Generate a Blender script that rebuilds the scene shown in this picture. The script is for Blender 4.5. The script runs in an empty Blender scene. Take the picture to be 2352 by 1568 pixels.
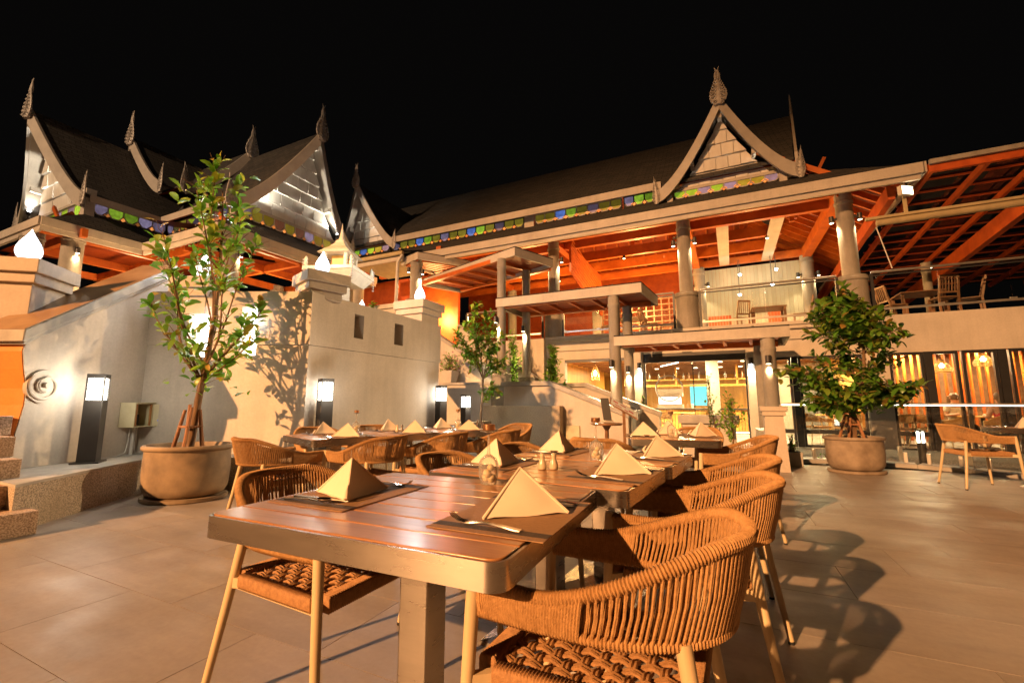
import bpy, bmesh, math, random
from mathutils import Vector, Matrix
R = math.radians
PI = math.pi
random.seed(7)
scene = bpy.context.scene
COL = scene.collection

# ------------------------------------------------------------------ camera
H_EYE = 1.08
cam_d = bpy.data.cameras.new('camera')
cam = bpy.data.objects.new('camera', cam_d)
COL.objects.link(cam)
cam_d.sensor_width = 36.0
cam_d.lens = 1000.0 / 2352.0 * 36.0
cam_d.clip_start = 0.05
cam_d.clip_end = 500
cam.location = (0, 0, H_EYE)
cam.rotation_euler = (R(90 + 7.9), 0, R(25.6))
scene.camera = cam

# ------------------------------------------------------------------ world: night
world = bpy.data.worlds.new('World')
scene.world = world
world.use_nodes = True
bg = world.node_tree.nodes['Background']
bg.inputs[0].default_value = (0.9, 0.8, 0.75, 1)
bg.inputs[1].default_value = 0.0016

scene.view_settings.view_transform = 'Standard'
scene.view_settings.look = 'None'
scene.view_settings.exposure = 0.62
scene.view_settings.gamma = 1.0
scene.view_settings.use_curve_mapping = False
cy = scene.cycles
cy.use_denoising = True
try:
    cy.denoiser = 'OPENIMAGEDENOISE'
    cy.denoising_input_passes = 'RGB_ALBEDO_NORMAL'
except Exception:
    pass
cy.max_bounces = 7
cy.diffuse_bounces = 3
cy.glossy_bounces = 3
cy.transmission_bounces = 4
cy.transparent_max_bounces = 14
cy.sample_clamp_indirect = 4.0
cy.caustics_reflective = False
cy.caustics_refractive = False
cy.use_adaptive_sampling = True
cy.adaptive_threshold = 0.02

# ------------------------------------------------------------------ the street floodlight behind the terrace
def point_light(name, loc, power, col, radius=0.05):
    l = bpy.data.lights.new(name, 'POINT')
    l.energy = power; l.color = col; l.shadow_soft_size = radius
    o = bpy.data.objects.new(name, l); o.location = loc
    COL.objects.link(o)
    return o
def spot_light(name, loc, target, power, col, angle=70, blend=0.5, radius=0.03):
    l = bpy.data.lights.new(name, 'SPOT')
    l.energy = power; l.color = col; l.shadow_soft_size = radius
    l.spot_size = R(angle); l.spot_blend = blend
    o = bpy.data.objects.new(name, l); o.location = loc
    d = Vector(target) - Vector(loc)
    o.rotation_euler = d.to_track_quat('-Z', 'Y').to_euler()
    COL.objects.link(o)
    return o
def area_light(name, loc, target, power, col, sx, sy):
    l = bpy.data.lights.new(name, 'AREA')
    l.shape = 'RECTANGLE'; l.size = sx; l.size_y = sy
    l.energy = power; l.color = col
    o = bpy.data.objects.new(name, l); o.location = loc
    d = Vector(target) - Vector(loc)
    o.rotation_euler = d.to_track_quat('-Z', 'Y').to_euler()
    COL.objects.link(o)
    return o
SODIUM = (1.0, 0.475, 0.18)
WARM = (1.0, 0.72, 0.38)
WARMW = (1.0, 0.84, 0.62)
WHITE = (1.0, 0.87, 0.68)
flood = spot_light('distant_spot', (-15.8, -39.5, 19.2), (-6.0, -1.0, 0.0), 160000, SODIUM, 42, 1.0, 0.30)
pavilion_fill = spot_light('distant_spot', (-16.4, -39.5, 19.2), (-19.5, 9.0, 7.5), 60000, (1.0, 0.62, 0.34), 24, 1.0, 0.30)  # added fill lamp that brightens the left pavilion, no such head known

# ------------------------------------------------------------------ mesh helpers
class MB:
    def __init__(s):
        s.v = []; s.f = []
    def add(s, vs, fs):
        n = len(s.v)
        s.v.extend([tuple(p) for p in vs])
        s.f.extend([tuple(i + n for i in f) for f in fs])
        return s
    def box(s, x0, x1, y0, y1, z0, z1):
        return s.add([(x0,y0,z0),(x1,y0,z0),(x1,y1,z0),(x0,y1,z0),(x0,y0,z1),(x1,y0,z1),(x1,y1,z1),(x0,y1,z1)],
                     [(0,3,2,1),(4,5,6,7),(0,1,5,4),(1,2,6,5),(2,3,7,6),(3,0,4,7)])
    def hexa(s, lo, hi):      # two quads (4 points each, same winding)
        return s.add(list(lo) + list(hi), [(3,2,1,0),(4,5,6,7),(0,1,5,4),(1,2,6,5),(2,3,7,6),(3,0,4,7)])
    def beam(s, p, q, w, h, up=(0,0,1)):
        p = Vector(p); q = Vector(q); d = (q - p).normalized(); up = Vector(up)
        a = d.cross(up)
        if a.length < 1e-4: a = d.cross(Vector((1,0,0)))
        a.normalize(); b = a.cross(d).normalized()
        a = a * (w / 2); b = b * (h / 2)
        return s.hexa([p-a-b, p+a-b, p+a+b, p-a+b], [q-a-b, q+a-b, q+a+b, q-a+b])
    def tube(s, pts, r, n=8, caps=True, closed=False):
        pts = [Vector(p) for p in pts]; N = len(pts)
        rs = r if isinstance(r, (list, tuple)) else [r] * N
        rings = []; prev = None
        for i, p in enumerate(pts):
            if closed: t = pts[(i+1) % N] - pts[i-1]
            else: t = pts[min(i+1, N-1)] - pts[max(i-1, 0)]
            t.normalize()
            if prev is None:
                a = t.cross(Vector((0,0,1)))
                if a.length < 1e-3: a = t.cross(Vector((1,0,0)))
            else:
                a = prev - t * prev.dot(t)
            a.normalize(); prev = a; b = t.cross(a)
            rings.append([p + (a * math.cos(2*PI*k/n) + b * math.sin(2*PI*k/n)) * rs[i] for k in range(n)])
        vs = [v for rg in rings for v in rg]; fs = []
        M = N if closed else N - 1
        for i in range(M):
            j = (i + 1) % N
            for k in range(n):
                l = (k + 1) % n
                fs.append((i*n+k, i*n+l, j*n+l, j*n+k))
        if caps and not closed:
            fs.append(tuple(range(n-1, -1, -1))); fs.append(tuple((N-1)*n + k for k in range(n)))
        return s.add(vs, fs)
    def lathe(s, prof, n=24, c=(0,0,0), sx=1.0, sy=1.0):
        vs = []; fs = []; N = len(prof)
        for (r, z) in prof:
            for k in range(n):
                a = 2*PI*k/n
                vs.append((c[0] + r*sx*math.cos(a), c[1] + r*sy*math.sin(a), c[2] + z))
        for i in range(N-1):
            for k in range(n):
                l = (k+1) % n
                fs.append((i*n+k, i*n+l, (i+1)*n+l, (i+1)*n+k))
        fs.append(tuple(range(n-1, -1, -1))); fs.append(tuple((N-1)*n+k for k in range(n)))
        return s.add(vs, fs)
    def prism(s, lo, hi):     # two matching polygons
        n = len(lo)
        fs = [tuple(range(n-1, -1, -1)), tuple(range(n, 2*n))]
        for i in range(n):
            j = (i+1) % n
            fs.append((i, j, n+j, n+i))
        return s.add(list(lo) + list(hi), fs)
    def poly(s, pts):
        return s.add(pts, [tuple(range(len(pts)))])
    def mesh(s, name):
        me = bpy.data.meshes.new(name)
        me.from_pydata([tuple(v) for v in s.v], [], s.f)
        me.update()
        return me

def fix_normals(me):
    b = bmesh.new(); b.from_mesh(me)
    bmesh.ops.recalc_face_normals(b, faces=b.faces)
    b.to_mesh(me); b.free()

def link_mesh(name, me, parent=None, loc=None, kind=None, label=None, category=None, group=None):
    o = bpy.data.objects.new(name, me); COL.objects.link(o)
    if parent is not None: o.parent = parent
    if loc is not None: o.location = loc
    if kind: o['kind'] = kind
    if label: o['label'] = label
    if category: o['category'] = category
    if group: o['group'] = group
    return o

def obj(name, mb, mat, parent=None, loc=None, smooth=True, bevel=0, kind=None, label=None, category=None, group=None, angle=35, recalc=True, seg=2):
    me = mb.mesh(name)
    if recalc: fix_normals(me)
    me.materials.append(mat)
    if smooth:
        me.shade_smooth()
        me.set_sharp_from_angle(angle=R(angle))
    if parent is not None and loc is None and 'world_base' in parent.keys():
        b = parent['world_base']; loc = (-b[0], -b[1], -b[2])
    o = link_mesh(name, me, parent, loc, kind, label, category, group)
    if bevel:
        m = o.modifiers.new('bevel', 'BEVEL'); m.width = bevel; m.segments = seg; m.limit_method = 'ANGLE'; m.angle_limit = R(40)
        m.harden_normals = False
    return o

def thing(name, label, category, loc=(0,0,0), rz=0.0, group=None, world=False, kind=None):
    o = bpy.data.objects.new(name, None); COL.objects.link(o)
    o.empty_display_size = 0.2
    o.location = loc; o.rotation_euler = (0, 0, rz)
    if label: o['label'] = label
    if category: o['category'] = category
    if group: o['group'] = group
    if kind: o['kind'] = kind
    if world: o['world_base'] = [float(c) for c in loc]      # parts are given in world coordinates
    return o

def dup(root, loc, rz=0.0, label=None, group=None, scale=None):
    r = root.copy(); COL.objects.link(r); r.location = loc; r.rotation_euler = (0, 0, rz)
    if label: r['label'] = label
    if group: r['group'] = group
    if scale: r.scale = (scale,)*3
    for ch in list(root.children):
        c = ch.copy(); COL.objects.link(c); c.parent = r
        for g in list(ch.children):
            d = g.copy(); COL.objects.link(d); d.parent = c
    return r

# ------------------------------------------------------------------ materials
def new_mat(name):
    m = bpy.data.materials.new(name); m.use_nodes = True
    nt = m.node_tree
    return m, nt, nt.nodes['Principled BSDF']

def mat(name, c1, c2=None, rough=0.6, scale=6.0, stretch=(1,1,1), bump=0.0, bscale=None, metal=0.0, detail=5.0,
        spec=0.5, rvar=0.0, objvar=0.0, world=False, coat=0.0, lo=0.35, hi=0.65, sheen=0.0):
    m, nt, p = new_mat(name)
    N = nt.nodes; L = nt.links
    p.inputs['Roughness'].default_value = rough
    p.inputs['Metallic'].default_value = metal
    p.inputs['Specular IOR Level'].default_value = spec
    if coat: p.inputs['Coat Weight'].default_value = coat; p.inputs['Coat Roughness'].default_value = 0.2
    if c2 is None: c2 = tuple(x * 0.82 for x in c1)
    if world:
        g = N.new('ShaderNodeNewGeometry'); vec = g.outputs['Position']
    else:
        t = N.new('ShaderNodeTexCoord'); vec = t.outputs['Object']
    mp = N.new('ShaderNodeMapping'); L.new(vec, mp.inputs['Vector'])
    mp.inputs['Scale'].default_value = stretch
    if objvar:
        oi = N.new('ShaderNodeObjectInfo')
        cmb = N.new('ShaderNodeVectorMath'); cmb.operation = 'SCALE'; cmb.inputs[0].default_value = (31.0, 17.0, 9.0)
        L.new(oi.outputs['Random'], cmb.inputs['Scale'])
        L.new(cmb.outputs['Vector'], mp.inputs['Location'])
    nz = N.new('ShaderNodeTexNoise'); nz.inputs['Scale'].default_value = scale; nz.inputs['Detail'].default_value = detail
    nz.inputs['Roughness'].default_value = 0.6
    L.new(mp.outputs['Vector'], nz.inputs['Vector'])
    cr = N.new('ShaderNodeValToRGB')
    cr.color_ramp.elements[0].position = lo; cr.color_ramp.elements[0].color = (*c2, 1)
    cr.color_ramp.elements[1].position = hi; cr.color_ramp.elements[1].color = (*c1, 1)
    L.new(nz.outputs['Fac'], cr.inputs['Fac'])
    out = cr.outputs['Color']
    if objvar:
        hs = N.new('ShaderNodeHueSaturation')
        mr = N.new('ShaderNodeMapRange'); mr.inputs['To Min'].default_value = 1 - objvar; mr.inputs['To Max'].default_value = 1 + objvar
        L.new(oi.outputs['Random'], mr.inputs['Value']); L.new(mr.outputs['Result'], hs.inputs['Value'])
        L.new(out, hs.inputs['Color']); out = hs.outputs['Color']
    L.new(out, p.inputs['Base Color'])
    if rvar:
        mr2 = N.new('ShaderNodeMapRange'); mr2.inputs['To Min'].default_value = rough - rvar; mr2.inputs['To Max'].default_value = rough + rvar
        L.new(nz.outputs['Fac'], mr2.inputs['Value']); L.new(mr2.outputs['Result'], p.inputs['Roughness'])
    if bump:
        nb = N.new('ShaderNodeTexNoise'); nb.inputs['Scale'].default_value = bscale or scale * 4; nb.inputs['Detail'].default_value = 6
        L.new(mp.outputs['Vector'], nb.inputs['Vector'])
        bp = N.new('ShaderNodeBump'); bp.inputs['Strength'].default_value = bump; bp.inputs['Distance'].default_value = 0.02
        L.new(nb.outputs['Fac'], bp.inputs['Height']); L.new(bp.outputs['Normal'], p.inputs['Normal'])
    return m

def glow(name, col, strength, mixcol=None):
    m, nt, p = new_mat(name)
    p.inputs['Base Color'].default_value = (*(mixcol or col), 1)
    p.inputs['Emission Color'].default_value = (*col, 1)
    p.inputs['Emission Strength'].default_value = strength
    return m

def glass_mat(name, tint=(0.95, 0.97, 0.96), refl=0.06, rough=0.02, painted_sheen=0.0):
    m = bpy.data.materials.new(name); m.use_nodes = True
    nt = m.node_tree; N = nt.nodes; L = nt.links
    N.remove(N['Principled BSDF'])
    out = N['Material Output']
    tr = N.new('ShaderNodeBsdfTransparent'); tr.inputs[0].default_value = (*tint, 1)
    gl = N.new('ShaderNodeBsdfGlossy'); gl.inputs['Roughness'].default_value = rough
    lw = N.new('ShaderNodeLayerWeight'); lw.inputs['Blend'].default_value = 0.25
    ad = N.new('ShaderNodeMath'); ad.operation = 'MULTIPLY_ADD'; ad.inputs[1].default_value = 0.7; ad.inputs[2].default_value = refl
    L.new(lw.outputs['Fresnel'], ad.inputs[0])
    mx = N.new('ShaderNodeMixShader')
    L.new(ad.outputs[0], mx.inputs[0]); L.new(tr.outputs[0], mx.inputs[1]); L.new(gl.outputs[0], mx.inputs[2])
    if painted_sheen:      # white diffuse mixed in as painted light, so the glass shows up
        df = N.new('ShaderNodeBsdfDiffuse'); df.inputs[0].default_value = (0.8, 0.8, 0.78, 1)
        m2 = N.new('ShaderNodeMixShader'); m2.inputs[0].default_value = painted_sheen
        L.new(mx.outputs[0], m2.inputs[1]); L.new(df.outputs[0], m2.inputs[2]); mx = m2
    L.new(mx.outputs[0], out.inputs['Surface'])
    return m

def pane_mat(name, col, emit):
    m, nt, p = new_mat(name)
    p.inputs['Base Color'].default_value = (*col, 1); p.inputs['Roughness'].default_value = 0.2
    N = nt.nodes; L = nt.links
    t = N.new('ShaderNodeTexCoord'); nz = N.new('ShaderNodeTexNoise'); nz.inputs['Scale'].default_value = 9
    oi = N.new('ShaderNodeObjectInfo')
    L.new(t.outputs['Object'], nz.inputs['Vector'])
    m1 = N.new('ShaderNodeMath'); m1.operation = 'MULTIPLY_ADD'; m1.inputs[1].default_value = emit * 1.5; m1.inputs[2].default_value = emit * 0.35
    m2 = N.new('ShaderNodeMath'); m2.operation = 'MULTIPLY'
    L.new(oi.outputs['Random'], m1.inputs[0]); L.new(m1.outputs[0], m2.inputs[0]); L.new(nz.outputs['Fac'], m2.inputs[1])
    p.inputs['Emission Color'].default_value = (*col, 1)  # emission stands in for room light coming through the pane
    L.new(m2.outputs[0], p.inputs['Emission Strength'])
    return m

def leaf_mat(name, greens, rough=0.35):
    m, nt, p = new_mat(name)
    N = nt.nodes; L = nt.links
    g = N.new('ShaderNodeNewGeometry'); oi = N.new('ShaderNodeObjectInfo')
    ad = N.new('ShaderNodeMath'); ad.operation = 'ADD'; L.new(g.outputs['Random Per Island'], ad.inputs[0]); L.new(oi.outputs['Random'], ad.inputs[1])
    fr = N.new('ShaderNodeMath'); fr.operation = 'FRACT'; L.new(ad.outputs[0], fr.inputs[0])
    cr = N.new('ShaderNodeValToRGB'); cr.color_ramp.interpolation = 'LINEAR'
    el = cr.color_ramp.elements
    el[0].position = 0; el[0].color = (*greens[0], 1); el[1].position = 1; el[1].color = (*greens[-1], 1)
    for i, c in enumerate(greens[1:-1], 1):
        e = el.new(i / (len(greens) - 1)); e.color = (*c, 1)
    L.new(fr.outputs[0], cr.inputs['Fac'])
    L.new(cr.outputs['Color'], p.inputs['Base Color'])
    p.inputs['Roughness'].default_value = rough
    out = N['Material Output']
    tl = N.new('ShaderNodeBsdfTranslucent'); L.new(cr.outputs['Color'], tl.inputs['Color'])
    mx = N.new('ShaderNodeMixShader'); mx.inputs[0].default_value = 0.3
    L.new(p.outputs[0], mx.inputs[1]); L.new(tl.outputs[0], mx.inputs[2]); L.new(mx.outputs[0], out.inputs['Surface'])
    return m

def granite_mat(name, c1, c2, c3):
    m, nt, p = new_mat(name)
    N = nt.nodes; L = nt.links
    g = N.new('ShaderNodeNewGeometry')
    n1 = N.new('ShaderNodeTexNoise'); n1.inputs['Scale'].default_value = 85; n1.inputs['Detail'].default_value = 2
    n2 = N.new('ShaderNodeTexNoise'); n2.inputs['Scale'].default_value = 2.2; n2.inputs['Detail'].default_value = 5
    L.new(g.outputs['Position'], n1.inputs['Vector']); L.new(g.outputs['Position'], n2.inputs['Vector'])
    cr = N.new('ShaderNodeValToRGB'); el = cr.color_ramp.elements
    el[0].position = 0.38; el[0].color = (*c2, 1); el[1].position = 0.62; el[1].color = (*c1, 1)
    L.new(n1.outputs['Fac'], cr.inputs['Fac'])
    mx = N.new('ShaderNodeMix'); mx.data_type = 'RGBA'; mx.blend_type = 'MIX'
    rp = N.new('ShaderNodeMapRange'); rp.inputs['From Min'].default_value = 0.45; rp.inputs['From Max'].default_value = 0.7; rp.inputs['To Max'].default_value = 0.55
    L.new(n2.outputs['Fac'], rp.inputs['Value']); L.new(rp.outputs['Result'], mx.inputs['Factor'])
    L.new(cr.outputs['Color'], mx.inputs['A']); mx.inputs['B'].default_value = (*c3, 1)
    L.new(mx.outputs['Result'], p.inputs['Base Color'])
    p.inputs['Roughness'].default_value = 0.75
    bp = N.new('ShaderNodeBump'); bp.inputs['Strength'].default_value = 0.35; bp.inputs['Distance'].default_value = 0.01
    L.new(n1.outputs['Fac'], bp.inputs['Height']); L.new(bp.outputs['Normal'], p.inputs['Normal'])
    return m

def shingle_mat(name):
    m, nt, p = new_mat(name)
    N = nt.nodes; L = nt.links
    t = N.new('ShaderNodeUVMap'); t.uv_map = 'roof'
    b = N.new('ShaderNodeTexBrick'); b.inputs['Scale'].default_value = 1.0
    b.inputs['Color1'].default_value = (0.055, 0.05, 0.045, 1); b.inputs['Color2'].default_value = (0.026, 0.025, 0.024, 1)
    b.inputs['Mortar'].default_value = (0.008, 0.008, 0.008, 1)
    b.inputs['Mortar Size'].default_value = 0.012; b.inputs['Brick Width'].default_value = 0.3; b.inputs['Row Height'].default_value = 0.14
    b.inputs['Bias'].default_value = -0.2
    L.new(t.outputs['UV'], b.inputs['Vector'])
    L.new(b.outputs['Color'], p.inputs['Base Color'])
    p.inputs['Roughness'].default_value = 0.9
    bp = N.new('ShaderNodeBump'); bp.inputs['Strength'].default_value = 0.6; bp.inputs['Distance'].default_value = 0.02; bp.invert = True
    L.new(b.outputs['Fac'], bp.inputs['Height']); L.new(bp.outputs['Normal'], p.inputs['Normal'])
    return m

def worn_mat(name, c1, c2, rough, scale, stretch, stain, streak=0.0, bump=0.08, bscale=12, objvar=0.0, crack=0.0):
    """base colour with large stains, optional vertical rain streaks, fine grit"""
    m, nt, p = new_mat(name); N = nt.nodes; L = nt.links
    g = N.new('ShaderNodeNewGeometry'); pos = g.outputs['Position']
    def noise(sc, st, det=5, loc=None):
        mp = N.new('ShaderNodeMapping'); mp.inputs['Scale'].default_value = st; L.new(pos, mp.inputs['Vector'])
        if loc is not None: L.new(loc, mp.inputs['Location'])
        n = N.new('ShaderNodeTexNoise'); n.inputs['Scale'].default_value = sc; n.inputs['Detail'].default_value = det; n.inputs['Roughness'].default_value = 0.62
        L.new(mp.outputs['Vector'], n.inputs['Vector']); return n.outputs['Fac']
    loc = None
    oi = N.new('ShaderNodeObjectInfo')
    if objvar:
        v = N.new('ShaderNodeVectorMath'); v.operation = 'SCALE'; v.inputs[0].default_value = (37, 23, 5); L.new(oi.outputs['Random'], v.inputs['Scale']); loc = v.outputs['Vector']
    def ramp(fac, a, b, lo, hi):
        r = N.new('ShaderNodeMapRange'); r.inputs['From Min'].default_value = lo; r.inputs['From Max'].default_value = hi
        r.inputs['To Min'].default_value = a; r.inputs['To Max'].default_value = b; L.new(fac, r.inputs['Value']); return r.outputs['Result']
    def mul(a, b):
        q = N.new('ShaderNodeMath'); q.operation = 'MULTIPLY'; L.new(a, q.inputs[0]); L.new(b, q.inputs[1]); return q.outputs[0]
    cr = N.new('ShaderNodeValToRGB'); e = cr.color_ramp.elements
    e[0].position = 0.32; e[0].color = (*c2, 1); e[1].position = 0.68; e[1].color = (*c1, 1)
    L.new(noise(scale, stretch, 6, loc), cr.inputs['Fac'])
    f = ramp(noise(0.9, (1,1,1), 4), 1 - stain, 1.06, 0.35, 0.6)
    f = mul(f, ramp(noise(34, (1,1,1), 3), 0.93, 1.05, 0.3, 0.7))
    if streak: f = mul(f, ramp(noise(5.0, (1,1,0.06), 4), 1 - streak, 1.0, 0.38, 0.52))
    if crack: f = mul(f, ramp(noise(1.7, (1,1,1), 8), 1 - crack, 1.0, 0.494, 0.5) )
    if objvar: f = mul(f, ramp(oi.outputs['Random'], 1 - objvar, 1 + objvar, 0, 1))
    hs = N.new('ShaderNodeHueSaturation'); L.new(f, hs.inputs['Value']); L.new(cr.outputs['Color'], hs.inputs['Color'])
    L.new(hs.outputs['Color'], p.inputs['Base Color'])
    L.new(ramp(noise(3.1, (1,1,1), 5), rough - 0.10, rough + 0.12, 0.3, 0.7), p.inputs['Roughness'])
    bp = N.new('ShaderNodeBump'); bp.inputs['Strength'].default_value = bump; bp.inputs['Distance'].default_value = 0.02
    L.new(noise(bscale, (1,1,1), 6), bp.inputs['Height']); L.new(bp.outputs['Normal'], p.inputs['Normal'])
    return m

M = {}
M['slab'] = worn_mat('terrace_stone', (0.37, 0.322, 0.285), (0.285, 0.246, 0.216), 0.44, 1.8, (0.5, 2.6, 1), 0.13, 0.0, 0.05, 14, 0.045)
M['joint'] = mat('joint_grout', (0.27, 0.23, 0.20), rough=0.9)
M['plaster'] = worn_mat('wall_plaster', (0.56, 0.495, 0.42), (0.48, 0.42, 0.355), 0.8, 1.2, (1,1,1), 0.10, 0.07, 0.14, 7)
M['plaster_white'] = worn_mat('white_plaster', (0.56, 0.505, 0.435), (0.49, 0.44, 0.375), 0.75, 1.3, (1,1,1), 0.08, 0.06, 0.10, 9)
M['granite'] = granite_mat('granite_aggregate', (0.50, 0.42, 0.33), (0.20, 0.165, 0.13), (0.33, 0.27, 0.20))
M['granite_pale'] = granite_mat('pale_aggregate', (0.55, 0.44, 0.30), (0.27, 0.21, 0.14), (0.33, 0.27, 0.2))
M['step'] = granite_mat('step_granite', (0.60, 0.45, 0.34), (0.27, 0.18, 0.12), (0.45, 0.31, 0.21))
M['concrete'] = worn_mat('column_concrete', (0.35, 0.315, 0.265), (0.24, 0.215, 0.18), 0.8, 3.0, (1,1,0.4), 0.15, 0.12, 0.2, 14)
M['cap'] = mat('coping_cement', (0.42, 0.40, 0.37), (0.30, 0.285, 0.265), 0.7, 4, bump=0.15, world=True)
M['trim'] = worn_mat('white_trim', (0.47, 0.42, 0.36), (0.41, 0.365, 0.31), 0.6, 1.6, (1,1,3), 0.07, 0.08, 0.05, 14)
M['barge'] = mat('grey_bargeboard', (0.42, 0.385, 0.34), (0.35, 0.32, 0.285), 0.6, 3, bump=0.05, world=True)
M['gable_board'] = mat('painted_board', (0.66, 0.63, 0.57), (0.56, 0.53, 0.475), 0.55, 5, (1,1,0.3), bump=0.12, bscale=30, objvar=0.06)
M['silver'] = mat('carved_silver', (0.44, 0.41, 0.38), (0.24, 0.22, 0.20), 0.45, 9, bump=0.4, bscale=22, metal=0.2, world=True)
M['roof'] = shingle_mat('roof_shingle')
M['wood_red'] = mat('red_hardwood', (0.50, 0.095, 0.012), (0.34, 0.055, 0.008), 0.45, 3, (1,1,1), bump=0.04, objvar=0.12, world=False)
M['wood_plank'] = mat('ceiling_plank', (0.34, 0.055, 0.007), (0.23, 0.034, 0.005), 0.5, 4, objvar=0.15)
M['wood_beam'] = mat('beam_wood', (0.58, 0.145, 0.018), (0.40, 0.085, 0.010), 0.42, 2.5, objvar=0.1)
M['wood_honey'] = mat('honey_wood', (0.58, 0.30, 0.062), (0.44, 0.205, 0.036), 0.4, 3, (1,1,0.25), objvar=0.12)
M['wood_table'] = mat('table_hardwood', (0.40, 0.195, 0.078), (0.285, 0.13, 0.048), 0.34, 3.0, (1.0, 16, 16), objvar=0.14, detail=3, coat=0.7)
M['wood_chair_dark'] = mat('brown_wood', (0.30, 0.16, 0.08), (0.2, 0.1, 0.05), 0.45, 6, objvar=0.1)
M['steel'] = mat('brushed_steel', (0.46, 0.43, 0.40), (0.37, 0.345, 0.32), 0.28, 2.5, (1,1,5), metal=1.0, rvar=0.08)
M['cutlery'] = mat('polished_steel', (0.70, 0.68, 0.65), rough=0.16, metal=1.0)
M['rope'] = mat('tan_rope', (0.47, 0.27, 0.11), (0.34, 0.185, 0.068), 0.7, 60, bump=0.3, bscale=260, sheen=0.2)
M['rope_seat'] = mat('brown_rope', (0.40, 0.215, 0.088), (0.28, 0.145, 0.057), 0.7, 60, bump=0.3, bscale=260)
M['chair_leg'] = mat('cream_leg', (0.62, 0.49, 0.30), (0.54, 0.42, 0.25), 0.42, 3, (6,6,1), bump=0.02)
M['black_cap'] = mat('black_rubber', (0.02, 0.02, 0.02), rough=0.6)
M['napkin'] = mat('napkin_cloth', (0.82, 0.70, 0.56), (0.76, 0.64, 0.50), 0.85, 5, bump=0.10, bscale=300, objvar=0.03)
M['placemat'] = mat('woven_mat', (0.40, 0.235, 0.12), (0.27, 0.155, 0.08), 0.65, 60, (1, 6, 1), bump=0.3, bscale=160)
M['mat_stripe'] = mat('dark_stripe', (0.07, 0.05, 0.04), rough=0.65, bump=0.3, bscale=140)
M['ceramic'] = mat('cream_ceramic', (0.62, 0.52, 0.36), rough=0.2, coat=0.5)
M['ceramic_grey'] = mat('grey_ceramic', (0.20, 0.18, 0.16), rough=0.25, coat=0.4)
M['pot'] = mat('weathered_clay', (0.31, 0.225, 0.14), (0.165, 0.12, 0.08), 0.72, 3.2, bump=0.18, bscale=9)
M['pot_grey'] = mat('grey_brown_clay', (0.36, 0.29, 0.22), (0.185, 0.14, 0.10), 0.75, 3.2, bump=0.18, bscale=9)
M['soil'] = mat('dark_soil', (0.06, 0.045, 0.03), rough=0.95, bump=0.5)
M['bark'] = mat('brown_bark', (0.20, 0.115, 0.055), (0.10, 0.055, 0.028), 0.85, 14, (1,1,0.4), bump=0.5, bscale=40)
M['bark_pole'] = mat('peeled_pole', (0.34, 0.16, 0.07), (0.2, 0.09, 0.04), 0.8, 12, (1,1,0.3), bump=0.4)
M['leaf'] = leaf_mat('glossy_leaf', [(0.09, 0.27, 0.02), (0.16, 0.42, 0.035), (0.26, 0.47, 0.04), (0.09, 0.28, 0.022), (0.40, 0.42, 0.05), (0.11, 0.31, 0.025), (0.46, 0.28, 0.05)])
M['leaf_dark'] = leaf_mat('dark_leaf', [(0.065, 0.18, 0.02), (0.11, 0.27, 0.03), (0.08, 0.21, 0.025), (0.22, 0.31, 0.04), (0.07, 0.19, 0.022), (0.34, 0.19, 0.045)])
M['leaf_bright'] = leaf_mat('young_leaf', [(0.10, 0.30, 0.03), (0.18, 0.42, 0.04), (0.28, 0.46, 0.06), (0.12, 0.33, 0.03)])
M['petal'] = mat('pink_petal', (0.6, 0.1, 0.32), rough=0.6)
M['black_metal'] = mat('black_metal', (0.035, 0.032, 0.03), rough=0.42, spec=0.5)
M['frame'] = mat('dark_frame', (0.022, 0.022, 0.024), rough=0.4)
M['chrome'] = mat('chrome', (0.76, 0.72, 0.66), rough=0.3, metal=0.85)
M['glass'] = glass_mat('clear_glass')
M['glass_rail'] = glass_mat('rail_glass', (0.93, 0.95, 0.94), 0.05)
M['wineglass'] = glass_mat('wine_glass', (0.95, 0.95, 0.94), 0.05, 0.05, 0.17)
M['glass_green'] = glass_mat('roof_glass', (0.35, 0.38, 0.36), 0.05)
M['globe'] = glow('lamp_globe', (0.88, 0.94, 1.0), 1.5)
M['panel'] = glow('lamp_panel', (1.0, 0.94, 0.82), 7.0)
M['led'] = glow('led_strip', (1.0, 0.95, 0.80), 5.0)
M['disc'] = glow('lamp_disc', (1.0, 0.82, 0.5), 9.0)
M['disc_white'] = glow('lamp_disc_white', (0.95, 0.97, 1.0), 25.0)
M['bulb'] = glow('warm_bulb', (1.0, 0.8, 0.45), 25.0)
M['blue_screen'] = glow('blue_window', (0.1, 0.62, 0.8), 0.9)
M['cooler'] = glow('cooler_light', (0.7, 0.85, 0.95), 1.1)
M['orange_paint'] = worn_mat('orange_paint', (0.70, 0.25, 0.035), (0.62, 0.20, 0.025), 0.7, 1.5, (1,1,1), 0.08, 0.05)
M['green_paper'] = mat('green_paper', (0.06, 0.45, 0.06), rough=0.6)
M['cream_metal'] = mat('cream_metal', (0.55, 0.50, 0.33), (0.48, 0.42, 0.26), 0.5, 6)
M['rust'] = mat('rust', (0.35, 0.16, 0.05), rough=0.8)
M['dark'] = mat('dark_inside', (0.03, 0.025, 0.02), rough=0.9)
M['wicker'] = mat('wicker', (0.55, 0.33, 0.10), (0.42, 0.24, 0.07), 0.6, 30)
M['skin'] = mat('skin', (0.50, 0.27, 0.18), rough=0.5)
M['hair'] = mat('brown_hair', (0.09, 0.05, 0.025), rough=0.5)
M['cloth_red'] = mat('red_cloth', (0.45, 0.04, 0.05), rough=0.8)
M['cloth_coral'] = mat('coral_cloth', (0.6, 0.16, 0.10), rough=0.8)
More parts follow.
